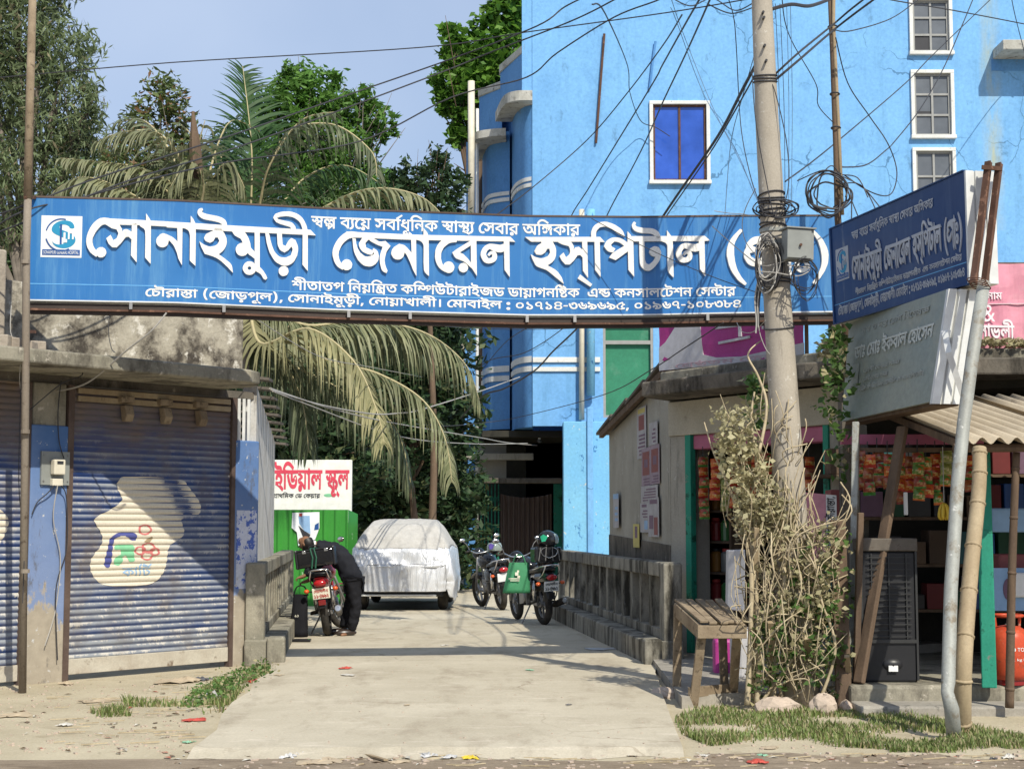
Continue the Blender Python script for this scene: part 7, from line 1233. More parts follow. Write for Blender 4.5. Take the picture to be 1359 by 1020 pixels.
for x,yt,Y,cl,lb in((933,606,18.0,'grgrgg','red and green snack packets beside the green door frame'),(949,608,17.8,'rrrr','bright red snack packets, second strip in the kiosk opening'),(962,608,17.7,'yyyyy','olive snack packets half behind the dry leaves'),(975,604,17.6,'rdrgr','red snack packets behind the leafy top of the vine'),(990,606,17.4,'gyrd','mixed snack packets in the middle of the kiosk opening'),(1004,602,17.3,'rrdr','red snack packets just left of the green topped strip'),
(1018,600,17.0,'grg','green topped snack packets left of the concrete pole'),(1074,606,16.6,'rdr','dark red snack packets right of the concrete pole')):
 strip(x,yt,Y,cl,lb+(' with its lowest packet apart' if cl=='rrrr' else ''),G1,ww=.115,hh=.118)
for x,yt,cl,lb in((1141,598,'dgd','leftmost strip under the shop roof'),(1153,603,'rdg','second strip under the shop roof'),(1165,598,'dgd','third strip under the shop roof, left of the slanting plank'),(1178,602,'grd','fourth strip under the shop roof, behind the slanting plank'),(1194,600,'rord','strip just right of the slanting plank'),(1206,605,'drr','short strip second right of the plank'),(1218,600,'gogo','strip of green and orange packets'),(1230,606,'ogr','short mixed strip right of the green and orange one'),(1242,602,'rrgo','strip of red packets near the galvanised pole'),(1255,598,'yyo','yellow green strip touching the galvanised pole'),(1285,604,'rgd','short strip between the galvanised pole and the bamboo post')):
 strip(x+prs.uniform(-1,1),yt,14.2+prs.uniform(-.08,.08),cl,lb,G2,ww=prs.uniform(.088,.112),hh=prs.uniform(.105,.125))
MB().bar(at(1125,597,14.22),at(1300,597,14.22),.04).solo('hanging_rail',M['oldwood'],'dark wooden rail from which the right snack strips hang','rail')
MB().box(at(1210,583,14.5),(1.3,.08,.09)).solo('shutter_housing',M['pinkbox'],'dusty pink roller housing above the open shop','shutter housing')
def jar(p,r,h,col,label,grp,cap):
 t=thing('jar',p,label,'jar',grp)
 MB().lathe(p,[(r*.92,0),(r,.01),(r,h*.78),(r*.7,h*.88)],14).build('glass',col,t,smooth=False)
 MB().lathe(p+V(0,0,h*.881),[(r*.75,0),(r*.75,h*.12)],14).build('lid',cap,t);return t
jc_=[plain('jar red',(.22,.03,.03),.2,0,.6),plain('jar green',(.05,.16,.05),.2,0,.6),plain('jar amber',(.25,.12,.03),.2,0,.6),plain('jar clear',(.18,.18,.17),.15,0,.6)]
nm=['upper','middle','lower','bottom']
for r_,z_ in enumerate((1.73,1.37,1.01,.65)):
 for c_ in range(4):
  u=uo0-.62+c_*.19
  jar(K(u,z_,-.56),.068,.27,jc_[(r_*2+c_)%4],'sweet jar on the %s kiosk shelf, %s from the green door frame'%(nm[r_],('first','second','third','fourth')[c_]),'sweet jars on the %s kiosk shelf'%nm[r_],M['inkred' if(r_+c_)%2 else 'black'])
for k,(x,y,Y,w_,h_,c,lb)in enumerate(((1345,690,14.6,.5,.22,'skyp','blue and white sack of goods on the high shelf behind the thin bamboo'),(1338,760,14.6,.25,.35,'redp','dark red carton on the shelf left of the thin bamboo'),(1352,775,14.4,.2,.22,'white','white carton on the shelf right of the thin bamboo'))):
 m_=MB();m_.box(at(x,y,Y),(w_,.3,h_));m_.solo('goods_pack',M[c],lb,'pack',bev=.02)
MB().box((5.3,14.8,1.18),(1.5,.5,.04)).solo('shop_shelf',M['oldwood'],'dark wooden shelf behind the gas cylinder','shelf')
MB().box((5.3,14.9,1.62),(1.5,.4,.04)).solo('shop_shelf',M['oldwood'],'upper dark wooden shelf above the gas cylinder','shelf')
vb=at(1339,786,14.3);t=thing('drinks_poster',V(vb.x+.2,14.32,.75),'blue printed panel with two small figures behind the gas cylinder','printed panel')
MB().box((vb.x+.2,14.32,.98),(.85,.02,.38)).build('panel',M['skyp'],t)
for dx in(-.2,.2):MB().ball((vb.x+.2+dx,14.305,.98),(.05,.006,.10)).build('figure_print',M['violet'],t)
M['banana']=plain('ripe banana',(.62,.42,.04),.5);hb_=at(1253,676,13.9)
t=thing('banana_bunch',hb_,'small bunch of yellow bananas hanging beside the galvanised pole','bananas')
for k in range(6):
 a=R(60*k);MB().tube(curve([hb_+V(0,0,.06),hb_+V(.03*math.cos(a),.03*math.sin(a),.02),hb_+V(.045*math.cos(a),.045*math.sin(a),-.05),hb_+V(.03*math.cos(a),.03*math.sin(a),-.09)],4),[.006]*2+[.014]*9+[.008,.004],7).build('banana',M['banana'],t,smooth=True)
MB().tube([hb_+V(0,0,.05),hb_+V(0,0,.55)],.004,5).build('string',M['cable_grey'],t)
MB().box(at(1202,668,14.0),(.035,.02,.20)).solo('sachet_strip',M['white'],'narrow white sachet strip hanging right of the fridge','sachets',bev=.005)
for z_ in(.70,1.15,1.62,2.05):MB().box((4.75,16.2,z_),(3.3,.45,.03)).solo('wall_shelf',M['oldwood'],'dark stock shelf at the back of the open shop, %s'%{.70:'lowest',1.15:'second from below',1.62:'third from below',2.05:'top'}[z_],'shelf')
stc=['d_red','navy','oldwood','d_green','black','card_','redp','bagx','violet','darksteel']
M['d_red']=plain('shade darkened red carton',(.14,.02,.02),.6);M['d_green']=plain('shade darkened green carton',(.02,.08,.04),.6)  # carton colours darkened to carry the shade inside the shop
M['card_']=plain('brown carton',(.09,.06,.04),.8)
M['bagx']=plain('teal carton',(.02,.10,.11),.5)
cn={'d_red':'red','navy':'navy','oldwood':'dark wooden','d_green':'green','black':'black','card_':'brown','redp':'dark red','bagx':'teal','violet':'dark violet','darksteel':'grey'}
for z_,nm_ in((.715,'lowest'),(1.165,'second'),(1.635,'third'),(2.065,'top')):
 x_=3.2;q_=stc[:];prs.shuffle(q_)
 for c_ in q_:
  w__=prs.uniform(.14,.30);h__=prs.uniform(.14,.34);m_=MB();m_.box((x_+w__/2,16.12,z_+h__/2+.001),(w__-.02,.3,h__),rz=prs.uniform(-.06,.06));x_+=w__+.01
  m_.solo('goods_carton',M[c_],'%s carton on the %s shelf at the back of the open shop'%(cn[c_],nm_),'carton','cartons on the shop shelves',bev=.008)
bx0_=at(1071,740,15.0);t=thing('pink_board',at(1086,745,15.0),'pink board with a white strip of vertical black lettering, tied right of the concrete pole','board')
ff=lambda u,v:at(1070,742,15.0).lerp(at(1111,744,14.9),u).lerp(at(1069,653,15.0).lerp(at(1110,657,14.9),u),v)
m_=MB();m_.hexa([ff(0,0),ff(.66,0),ff(.66,0)+V(0,.03,0),ff(0,0)+V(0,.03,0)],[ff(0,1),ff(.66,1),ff(.66,1)+V(0,.03,0),ff(0,1)+V(0,.03,0)]);m_.build('pink_sheet',M['pink'],t)
m_=MB();m_.hexa([ff(.66,0)+V(.001,-.004,0),ff(1,0)+V(0,-.004,0),ff(1,0)+V(0,.03,0),ff(.66,0)+V(.001,.03,0)],[ff(.66,1)+V(.001,-.004,0),ff(1,1)+V(0,-.004,0),ff(1,1)+V(0,.03,0),ff(.66,1)+V(.001,.03,0)]);m_.build('white_sheet',M['white'],t)
m_=MB();put_line(m_,'board',lambda x,y:ff(.92-y*.24,x),.02,.98,0,.9,V(0,-1,0),.008,6);m_.build('text_line',M['ink'],t)
m_=MB();m_.hexa([at(965,808,15.8),at(988,812,15.6),at(988,812,15.6)+V(.02,.28,0),at(965,808,15.8)+V(.02,.28,0)],[at(966,730,15.8),at(989,729,15.6),at(989,729,15.6)+V(.02,.28,0),at(966,730,15.8)+V(.02,.28,0)])
wbx=m_.solo('white_box',M['bannerwhite'],'tall dusty white carton behind the wooden bench','box',bev=.01)
MB().box(at(990,870,15.4),(.30,.25,.55)).solo('plastic_sack',M['bannerwhite'],'crumpled white sack at the foot of the kiosk among the vines','sack',bev=.09)
MB().box(at(962,905,15.9)+V(0,0,.18),(.22,.2,.5)).solo('pink_bin',M['magenta'],'magenta container under the wooden bench','container',bev=.03)
ap=[g(862,880),g(905,940),g(960,935),g(1140,935),(2.9,15.5),(3.2,16.6),(2.0,18.8)]
MB().prism([(p[0],p[1])for p in ap],-.02,.10).build('apron',M['apron'])['kind']='structure'
bt=thing('wooden_bench',V(1.75,14.0,0),'rough grey wooden slatted bench table in front of the kiosk','bench')
fl,frr=at(927,828,13.5),at(989,824,13.5);bl,br_=at(895,797,14.5),at(961,797,14.5)
fl.z=frr.z=(fl.z+frr.z)/2;bl.z=br_.z=(bl.z+br_.z)/2
rb=random.Random(2)
n_=5
for i in range(n_):
 u0,u1=i/n_+.012,(i+1)/n_-.012
 a=bl.lerp(br_,(u0+u1)/2);b=fl.lerp(frr,(u0+u1)/2);w_=(frr-fl).length*(u1-u0)*rb.uniform(.85,1.02)
 d=(b-a).normalized();a2=a-d*rb.uniform(0,.05);b2=b+d*rb.uniform(-.02,.05)
 MB().bar(a2+V(0,0,rb.uniform(0,.008)),b2+V(rb.uniform(-.02,.02),0,rb.uniform(0,.008)),w_,.022).build('seat_plank',M['wood'],bt,bev=.004)
MB().bar(fl+V(-.01,-.01,-.075),frr+V(.01,-.01,-.075),.03,.11).build('apron_board',M['wood'],bt,bev=.005)
MB().bar(fl+V(.01,.03,-.075),bl+V(.01,0,-.075),.03,.12).build('apron_board',M['wood'],bt,bev=.005)
MB().bar(frr+V(-.01,.03,-.075),br_+V(-.01,0,-.075),.03,.12).build('apron_board',M['wood'],bt,bev=.005)
lf=g(920,938);rf=g(972,932);lb_=V(bl.x+.02,14.55,.10);rb_=V(br_.x,14.55,.10)
for p,q in((fl+V(.04,.03,-.03),lf),(frr+V(-.06,.03,-.03),rf+V(0,.0,0)),(bl+V(.03,-.03,-.03),lb_),(br_+V(-.03,-.03,-.03),rb_)):
 MB().bar(q,p,.075,.055,up=V(0,1,0)).build('leg',M['wood'],bt,bev=.006)
MB().bar(lf+V(-.04,-.05,.13),rf+V(.03,-.05,.13),.03,.09).build('stretcher',M['wood'],bt,bev=.005)
def bike(label,paint,rack=True,plate='plate',steer=0,side=0,plate_txt=('plate1','plate2'),muff=1):
 t=thing('motorcycle',V(0,0,0),label,'motorcycle','motorcycles parked in the lane')
 P=M[paint];cx=0
 def wheel(name,c,width,ax=V(1,0,0)):
  w_=MB();w_.torus(c,.262,width*1.12,ax,36,10,.95);o=w_.build(name,M['rubber'],t,smooth=True)
  m_=MB();m_.torus(c,.215,.018,ax,30,6);m_.build('rim',M['steel'],o,smooth=True)
  m_=MB();q=V(0,0,1).rotation_difference(ax).to_matrix()
  for k in range(5):
   a=2*math.pi*k/5;m_.bar(c,c+q@V(math.cos(a)*.21,math.sin(a)*.21,0),.035,.02)
  m_.lathe(c-ax*.05,[(.045,0),(.045,.10)],14,ax);m_.build('spokes',M['steel'],o)
  return o
 wheel('rear_wheel',V(0,0,.315),.052)
 sa=R(steer);fax=V(math.cos(sa),math.sin(sa),0);fc_=V(0,1.27,.315);st=V(0,1.02,.92)
 fd=V(-math.sin(sa),math.cos(sa),0)
 fcc=st+fd*.27+V(0,0,-.60);fcc.z=.315
 wheel('front_wheel',fcc,.045,fax)
 for s in(-1,1):
  MB().tube([fcc+fax*(.085*s),st+fax*(.085*s)+V(0,0,.02)],.020,10).build('fork_tube',M['steel'],t,smooth=True)
  MB().tube([V(.115*s,.06,.37),V(.12*s,.02,.52),V(.12*s,-.0,.68)],[.028,.032,.016],10).build('shock_absorber',M['chrome'],t,smooth=True)
  MB().bar(V(.085*s,0,.315),V(.085*s,.50,.36),.03,.05).build('swing_arm',M['steel'],t)
  m_=MB();m_.tube([V(.06*s,-.40,.62),V(.17*s,-.38,.64)],.010,6);o=m_.build('indicator',M['black'],t)
  MB().ball((.195*s,-.385,.645),(.038,.045,.03)).build('lens',M['orange'],o,smooth=True)
 mud=MB();n_=12
 for i in range(n_+1):
  a=R(40+100*i/n_);
  for x_ in(-.055,-.03,.03,.055):mud.v.append(tuple(fcc+fax*x_+fd*(-.345*math.cos(a))*1+V(0,0,.345*math.sin(a)-(.012 if abs(x_)>.04 else 0))))
 for i in range(n_):
  for j in range(3):a=i*4+j;mud.f.append((a,a+4,a+5,a+1))
 mud.build('front_mudguard',P,t,smooth=True)
 mud=MB()
 pr_=[(.15,.70),(.0,.685),(-.16,.65),(-.28,.58),(-.37,.48),(-.40,.40)]
 for i,(y_,z_)in enumerate(pr_):
  w_=.085-.005*i
  for x_,dz_ in((-w_,-.03),(-w_*.6,0),(w_*.6,0),(w_,-.03)):mud.v.append((x_,y_,z_+dz_))
 for i in range(len(pr_)-1):
  for j in range(3):a=i*4+j;mud.f.append((a,a+4,a+5,a+1))
 o=mud.build('rear_mudguard',M['black'],t,smooth=True);s_=o.modifiers.new('s','SOLIDIFY');s_.thickness=.008
 MB().box((0,-.425,.475),(.10,.012,.075),ax=(V(1,0,0),V(0,.95,.3),V(0,-.3,.95))).build('mud_flap',P if side==0 else M['black'],t,bev=.01)
 pc_=V(0,-.425,.60);pax=(V(1,0,0),V(0,.97,.22),V(0,-.22,.97))
 pl_=MB().box(pc_,(.235,.012,.155),ax=pax).build('number_plate',M[plate],t,bev=.006)
 if plate_txt:
  f=lambda x,y:pc_+V(x,-.0085,0)+pax[2]*y
  m_=MB();put_line(m_,plate_txt[0],f,-.095,.095,.015,.048,V(0,-1,0),.001,10);put_line(m_,plate_txt[1],f,-.10,.10,-.06,-.012,V(0,-1,0),.001,12)
  m_.build('plate_text',M['ink']if side else M['inkred'],pl_)
 tail=MB();sec=[(-.46,.05,.70,.75),(-.40,.085,.67,.80),(-.25,.11,.66,.83),(-.02,.125,.64,.82),(.2,.11,.62,.78)]
 for y_,hw,zb,zt in sec:
  for x_,z_ in((-hw*.7,zb),(-hw,(zb+zt)/2),(-hw*.75,zt),(hw*.75,zt),(hw,(zb+zt)/2),(hw*.7,zb)):tail.v.append((x_,y_,z_))
 for i in range(len(sec)-1):
  for j in range(6):a=i*6+j;b=i*6+(j+1)%6;tail.f.append((a,b,b+6,a+6))
 tail.f.append(tuple(range(6)));tail.build('tail_fairing',P,t,smooth=False,bev=.01)
 MB().ball((0,-.475,.735),(.085,.035,.045),16,10).build('tail_light',M['lens_red'],t,smooth=True)
 seat=MB();sec=[(-.36,.11,.83,.88),(-.2,.135,.82,.90),(.05,.14,.80,.875),(.28,.125,.775,.84),(.42,.08,.77,.83)]
 for y_,hw,zb,zt in sec:
  for x_,z_ in((-hw,zb),(-hw*.95,zt-.015),(-hw*.5,zt),(hw*.5,zt),(hw*.95,zt-.015),(hw,zb)):seat.v.append((x_,y_,z_))
 for i in range(len(sec)-1):
  for j in range(6):a=i*6+j;b=i*6+(j+1)%6;seat.f.append((a,b,b+6,a+6))
 seat.f+=[tuple(range(6)),tuple(range(24,30))];seat.build('seat',M['black'],t,smooth=True)
 MB().box((0,.28,.56),(.20,.34,.26)).build('airbox_cover',M['black'],t,bev=.03)
 tank=MB();tank.ball((0,.66,.87),(.17,.29,.16),18,12);tank.build('fuel_tank',P,t,smooth=True)
 eng=MB();eng.box((0,.55,.42),(.26,.34,.26));
 for k in range(6):eng.box((0,.66,.56+k*.025),(.20,.20,.010))
 eng.lathe((-.16,.50,.40),[(.09,0),(.10,.02),(.10,.30),(.09,.32)],16,V(1,0,0));eng.build('engine',M['steel'],t,bev=.012)
 fr_=MB()
 for s in(-1,1):
  fr_.tube([V(.07*s,-.35,.72),V(.08*s,.25,.70),V(.05*s,.95,.88)],.018,8);fr_.tube([V(.09*s,.25,.70),V(.10*s,.30,.30),V(.08*s,.72,.28),V(.04*s,.98,.80)],.016,8)
 fr_.build('frame',M['black'],t)
 for s in(-1,1):
  MB().ball((.13*s,.26,.62),(.03,.22,.13)).build('side_panel',P,t,smooth=True)
  MB().tube([V(.05*s,.42,.32),V(.24*s,.42,.30)],.016,8).build('foot_peg',M['rubber'],t)
  MB().tube([V(.10*s,-.02,.36),V(.20*s,.02,.34)],.014,8).build('foot_peg',M['rubber'],t)
 MB().tube(curve([V(.10,.78,.38),V(.13,.72,.24),V(.15,.35,.22),V(.17,.05,.27),V(.18,-.02,.29)]),.020,10).build('exhaust_pipe',M['steel'],t,smooth=True)
 o=MB().tube([V(.18,.02,.28),V(.185,-.06,.30),V(.20,-.36,.365),V(.20,-.42,.375)],[.03,.05,.052,.045],16).build('muffler',M['steel']if side==0 else M['rubber'],t,smooth=True)
 MB().lathe(V(.20,-.425,.376),[(.04,0),(.040,.006),(.018,.007),(.018,-.03)],16,V(0,-1,.2).normalized()).build('muffler_tip',M['chrome'],o)
 hb=st+V(0,0,.10)
 MB().tube(curve([hb+fax*-.36-fd*.14+V(0,0,.05),hb+fax*-.24-fd*.06+V(0,0,.06),hb+fax*-.10,hb+fax*.10,hb+fax*.24-fd*.06+V(0,0,.06),hb+fax*.36-fd*.14+V(0,0,.05)],4),.012,8).build('handlebar',M['chrome'],t,smooth=True)
 for s in(-1,1):
  MB().tube([hb+fax*(.25*s)-fd*.07+V(0,0,.06),hb+fax*(.37*s)-fd*.145+V(0,0,.05)],.019,10).build('grip',M['rubber'],t,smooth=True)
  MB().tube(curve([hb+fax*(.22*s)+V(0,0,.06),hb+fax*(.27*s)+V(0,0,.18),hb+fax*(.33*s)+V(0,0,.24)],4),.006,6).build('mirror_stalk',M['steel'],t)
  o=MB().ball(hb+fax*(.35*s)+V(0,0,.27),(.065,.018,.04),16,8,Matrix.Rotation(sa,3,'Z')).build('mirror',M['black'],t,smooth=True)
  MB().ball(hb+fax*(.35*s)-fd*.008+V(0,0,.27),(.056,.014,.034),16,8,Matrix.Rotation(sa,3,'Z')).build('mirror_glass',M['chrome'],o,smooth=True)
 MB().ball(hb+fd*.12+V(0,0,-.02),(.12,.10,.11),14,10).build('headlamp',P,t,smooth=True)
 MB().tube([V(-.08,.35,.30),V(-.26,.30,.02)],.012,8).build('side_stand',M['steel'],t)
 if rack:
  m_=MB();m_.tube(curve([V(-.12,.05,.84),V(-.135,-.25,.88),V(-.10,-.50,.915),V(.10,-.50,.915),V(.135,-.25,.88),V(.12,.05,.84)],5),.012,8)
  m_.tube(curve([V(-.10,-.50,.915),V(-.13,-.45,.80),V(-.12,-.2,.70)],4),.010,8);m_.tube(curve([V(.10,-.50,.915),V(.13,-.45,.80),V(.12,-.2,.70)],4),.010,8)
  m_.tube(curve([V(.13,-.30,.62),V(.22,-.10,.60),V(.24,.02,.45),V(.20,.04,.36)],5),.011,8)
  for k in range(4):m_.bar(V(-.12,-.42+k*.11,.915-.01*k),V(.12,-.42+k*.11,.915-.01*k),.016,.01)
  m_.build('carrier_rack',M['chrome'],t,smooth=True)
 return t
def place(t,loc,rz=0,lean=0):t.location=loc;t.rotation_euler=(0,R(lean),R(rz))
Z0=.045
b1_=bike('maroon motorcycle with a black case on its rack, beside the bending man','red',steer=-38)
pR=g(432,845,Z0);place(b1_,V(pR.x,pR.y+.30,Z0-.002),3,-7)
b2_=bike('black motorcycle with a helmet and green bag, parked by the dark parapet','gloss_black',side=1,plate='plate_w',steer=-4)
pR=g(723,830,Z0);place(b2_,V(pR.x,pR.y+.30,Z0-.002),19,-4)
b3_=bike('dark motorcycle furthest back by the folding gate, purple helmet on it','gloss_black',side=1,plate='plate_w',steer=10,plate_txt=None)
p3=V(at(667,770,29.0).x,28.6,Z0);place(b3_,p3,15,-8)
bpy.context.view_layer.update()
def onb(t,v):return t.matrix_basis@V(*v)
cs=onb(b1_,(-.02,-.33,.945));case=thing('black_case',cs,'shiny black hard case strapped on the maroon motorcycle with a green band','case')
Mx=Matrix.Rotation(R(8),3,'Y')
def cb(name,c,s,mat,bev=0,par=case):
 ax=(Mx@V(1,0,0),Mx@V(0,1,0),Mx@V(0,0,1));return MB().box(cs+Mx@V(*c),s,ax=ax).build(name,mat,par,None,bev)
Mx=Matrix.Rotation(R(-8),3,'Y')
cb('shell',(0,0,.14),(.54,.22,.25),M['gloss_black'],.045)
for x_ in(-.255,.255):cb('end_cap',(x_,0,.14),(.035,.235,.262),M['black'],.02)
cb('rim_band',(0,0,.25),(.50,.228,.012),M['black'],.004)
for x_ in(-.14,.16):cb('latch',(x_,-.112,.23),(.05,.012,.04),M['chrome'],.004)
MB().tube(curve([cs+Mx@V(*p)for p in((-.07,-.02,.265),(-.06,-.02,.30),(.06,-.02,.30),(.07,-.02,.265))],5),.009,6).build('handle',M['black'],case)
M['strap']=plain('dark green strap',(.02,.10,.06),.7)
for dx in(-.03,.02):
 m_=MB();pts=[cs+Mx@V(*p)for p in((dx-.03,-.119,.0),(dx,-.121,.14),(dx-.02,-.114,.262),(dx-.02,.0,.274),(dx,.115,.262),(dx,.12,0))]
 m_.tube(pts,.012,5);m_.build('strap',M['strap'],case)
def helmet(c,label,shell,glass,rz=0,s=1.0,trim=None):
 t=thing('helmet',c,label,'helmet',None);q=Matrix.Rotation(R(rz),3,'Z')
 m_=MB();n_,k_=20,14;base=[]
 for i in range(k_+1):
  th=R(8+122*i/k_)
  for j in range(n_):
   ph=2*math.pi*j/n_;x,y,z=math.sin(th)*math.cos(ph)*.128,math.sin(th)*math.sin(ph)*.155,math.cos(th)*.135
   if z<-.06:x*=.93;y*=.95
   m_.v.append(tuple(c+q@V(x,y,z+.09)*s))
 for i in range(k_):
  for j in range(n_):
   ph=360*(j+.5)/n_;th=8+122*(i+.5)/k_
   if 30<ph<150 and 66<th<108:continue
   a=i*n_+j;b=i*n_+(j+1)%n_;m_.f.append((a,b,b+n_,a+n_))
 m_.f.append(tuple(range(n_)));o=m_.build('shell',M[shell],t,smooth=True);sd=o.modifiers.new('s','SOLIDIFY');sd.thickness=.014
 m_=MB()
 for i in range(7):
  for j in range(13):
   th=R(52+58*i/6);ph=R(18+144*j/12);m_.v.append(tuple(c+q@V(math.sin(th)*math.cos(ph)*.137,math.sin(th)*math.sin(ph)*.167,math.cos(th)*.14+.09)*s))
 for i in range(6):
  for j in range(12):a=i*13+j;m_.f.append((a,a+1,a+14,a+13))
 m_.build('visor',glass,t,smooth=True)
 if trim:
  for pl_ in([(-.10,-.10,.12),(-.06,-.13,.15),(0,-.148,.12),(-.03,-.155,.06),(-.08,-.13,.05)],):
   m_=MB();P_=[c+(V(*p)*1.04+V(0,-.02,.012))*s for p in pl_];m_.add(P_,[tuple(range(len(P_)))]);m_.build('graphic',M[trim],t)
 MB().ball(c+V(0,0,.06)*s,(.09*s,.11*s,.09*s)).build('padding',M['black'],t,smooth=True)
 return t
M['visor']=plain('clear smoked visor',(.30,.36,.33),.1,0,.7);M['emerald']=plain('emerald graphic',(.02,.38,.20),.3,0,.6);M['purple']=plain('purple graphic',(.12,.08,.35),.3,0,.6)
MV=bpy.data.materials.new('see through visor');MV.use_nodes=True;MV.node_tree.nodes['Principled BSDF'].inputs['Base Color'].default_value=(.5,.6,.55,1);MV.node_tree.nodes['Principled BSDF'].inputs['Roughness'].default_value=.12;MV.node_tree.nodes['Principled BSDF'].inputs['Alpha'].default_value=.45
c2=onb(b2_,(0,-.26,.94));bx2=thing('luggage_box',c2,'black luggage box with wire latches strapped on the black motorcycle','case')
q2=Matrix.Rotation(R(19),3,'Z');ax2=(q2@V(1,0,0),q2@V(0,1,0),V(0,0,1))
MB().box(c2+V(0,0,.13),(.44,.26,.24),ax=ax2).build('shell',M['gloss_black'],bx2,bev=.04)
for x_ in(-.17,-.06,.06,.17):MB().bar(c2+q2@V(x_,-.134,.04),c2+q2@V(x_*.8,-.134,.24),.012).build('binding',M['steel'],bx2)
for s in(-1,1):MB().tube(curve([c2+q2@V(-.02*s,-.14,.08),c2+q2@V(.10*s,-.14,.12),c2+q2@V(.13*s,-.14,.2),c2+q2@V(.04*s,-.14,.25)],4),.007,6).build('wire_latch',M['chrome'],bx2)
helmet(c2+V(.02,0,.255),'black helmet with emerald graphic and raised clear visor on the black motorcycle','gloss_black',MV,-60,1.08,'emerald')
c3=onb(b3_,(0,.1,.88));helmet(c3+V(0,0,.14),'dark helmet with purple graphic on the furthest motorcycle','gloss_black',MV,180,1.05,'purple')
def bag(top,w_,h_,d_,mat,label,name='shopping_bag',cat='bag',rz=0):
 t=thing(name,top-V(0,0,h_),label,cat);q=Matrix.Rotation(R(rz),3,'Z');m_=MB();nx,nz=8,8;rbg=random.Random(5)
 for s in(-1,1):
  for i in range(nx+1):
   for j in range(nz+1):
    u,v=i/nx-.5,j/nz;ww=w_*(.72+.28*v);dd=d_*(.15+.85*math.sin(v*1.5))*(1-(2*u)**4*.8)
    m_.v.append(tuple(top+q@V(u*ww-.10*v*w_,s*dd/2+.008*math.sin(20*u+13*v),-v*h_)))
 for s in range(2):
  b=s*(nx+1)*(nz+1)
  for i in range(nx):
   for j in range(nz):a=b+i*(nz+1)+j;m_.f.append((a,a+nz+1,a+nz+2,a+1))
 k=(nx+1)*(nz+1)
 for i in range(nx):a=i*(nz+1)+nz;m_.f.append((a,a+nz+1,a+nz+1+k,a+k))
 for j in range(nz):
  for i in(0,nx):a=i*(nz+1)+j;m_.f.append((a,a+1,a+1+k,a+k))
 m_.build('bag_body',mat,t,smooth=True)
 for s in(-1,1):MB().tube(curve([top+q@V(-.10,s*.02,-.02),top+q@V(-.05,s*.015,.10),top+q@V(.05,s*.015,.10),top+q@V(.10,s*.02,-.02)],5),.008,6).build('handle',mat,t)
 return t,q
M['bagg']=surf('green woven bag',(.04,.20,.09),(.055,.25,.12),6,bump=.2,bs=50,rough=.7)
gtop=at(689,746,24.2);tb,qb=bag(gtop,.42,.46,.16,M['bagg'],'green shopping bag with pale print hanging on the black motorcycle',rz=8)
m_=MB()
for(a_,b_,w_,h_)in((-.05,-.17,.05,.05),(-.02,-.21,.04,.03),(-.09,-.24,.17,.015),(-.08,-.27,.14,.012),(-.03,-.13,.03,.03)):
 m_.box(gtop+qb@V(a_,-.092,b_),(w_,.004,h_))
m_.build('pale_print',M['plate'],tb)
btop=at(399,792,21.7);tbk,q_=bag(V(btop.x,btop.y,.62),.26,.57,.2,M['trouser'],'soft black bag standing against the parapet beside the maroon motorcycle','black_bag')
m_=MB();latin(m_,'63',lambda x,y:V(btop.x-.06+x*.05,21.58,.32+y*.03),0,1,0,1,V(0,-1,0),.004);m_.build('print',M['plate'],tbk)
MB().box(g(396,852,Z0)+V(.02,.1,.02),(.26,.12,.035)).solo('flat_pouch',M['gloss_black'],'flat black pouch lying at the foot of the parapet','pouch',bev=.012)
def skinned(name,pts,edges,rad,mat,parent,sub=2,root=0):
 off=origin(parent);me=bpy.data.meshes.new(name);me.from_pydata([tuple(Vector(p)-off)for p in pts],edges,[])
 o=bpy.data.objects.new(name,me);COL.objects.link(o);o.parent=parent
 m=o.modifiers.new('skin','SKIN');m.use_smooth_shade=True
 for i,v in enumerate(me.skin_vertices[0].data):
  r=rad[i];v.radius=r if isinstance(r,tuple)else(r,r);v.use_root=(i==root)
 o.modifiers.new('sub','SUBSURF').levels=sub;o.modifiers['sub'].render_levels=sub
 me.materials.append(mat);return o
MY=22.05
hip=at(470,772,MY);hip=V(hip.x,MY,hip.z)
fR=g(466,845,Z0);
man=thing('person',V(hip.x,MY,Z0),'man in a black suit bending forward over the maroon motorcycle, face turned down','person')
H=hip
wst=at(462,752,MY);cst=at(437,730,MY);nk=at(421,723,MY);hd=at(407,722,MY-.04)
sR=at(428,728,MY-.17);sL=at(426,724,MY+.17)
eR=at(420,760,MY-.20);eL=at(412,754,MY+.2);wR=at(409,770,MY-.10);wL=at(404,764,MY+.15)
kR=at(473,805,MY-.10);aR_=at(466,838,MY-.08);tR=at(452,843,MY-.20)
kL=at(463,808,MY+.16);aL_=at(456,836,MY+.16);tL=at(444,840,MY+.10)
hR=V(H.x,MY-.09,H.z-.03);hL=V(H.x,MY+.09,H.z-.03)
pts=[H,wst,cst,nk,hd,sR,eR,wR,sL,eL,wL,hR,kR,aR_,tR,hL,kL,aL_,tL]
edg=[(0,1),(1,2),(2,3),(3,4),(2,5),(5,6),(6,7),(2,8),(8,9),(9,10),(0,11),(11,12),(12,13),(13,14),(0,15),(15,16),(16,17),(17,18)]
rad=[.09,.085,.10,.05,.07,.06,.042,.028,.06,.042,.028,.07,.05,.035,.022,.07,.05,.035,.022]
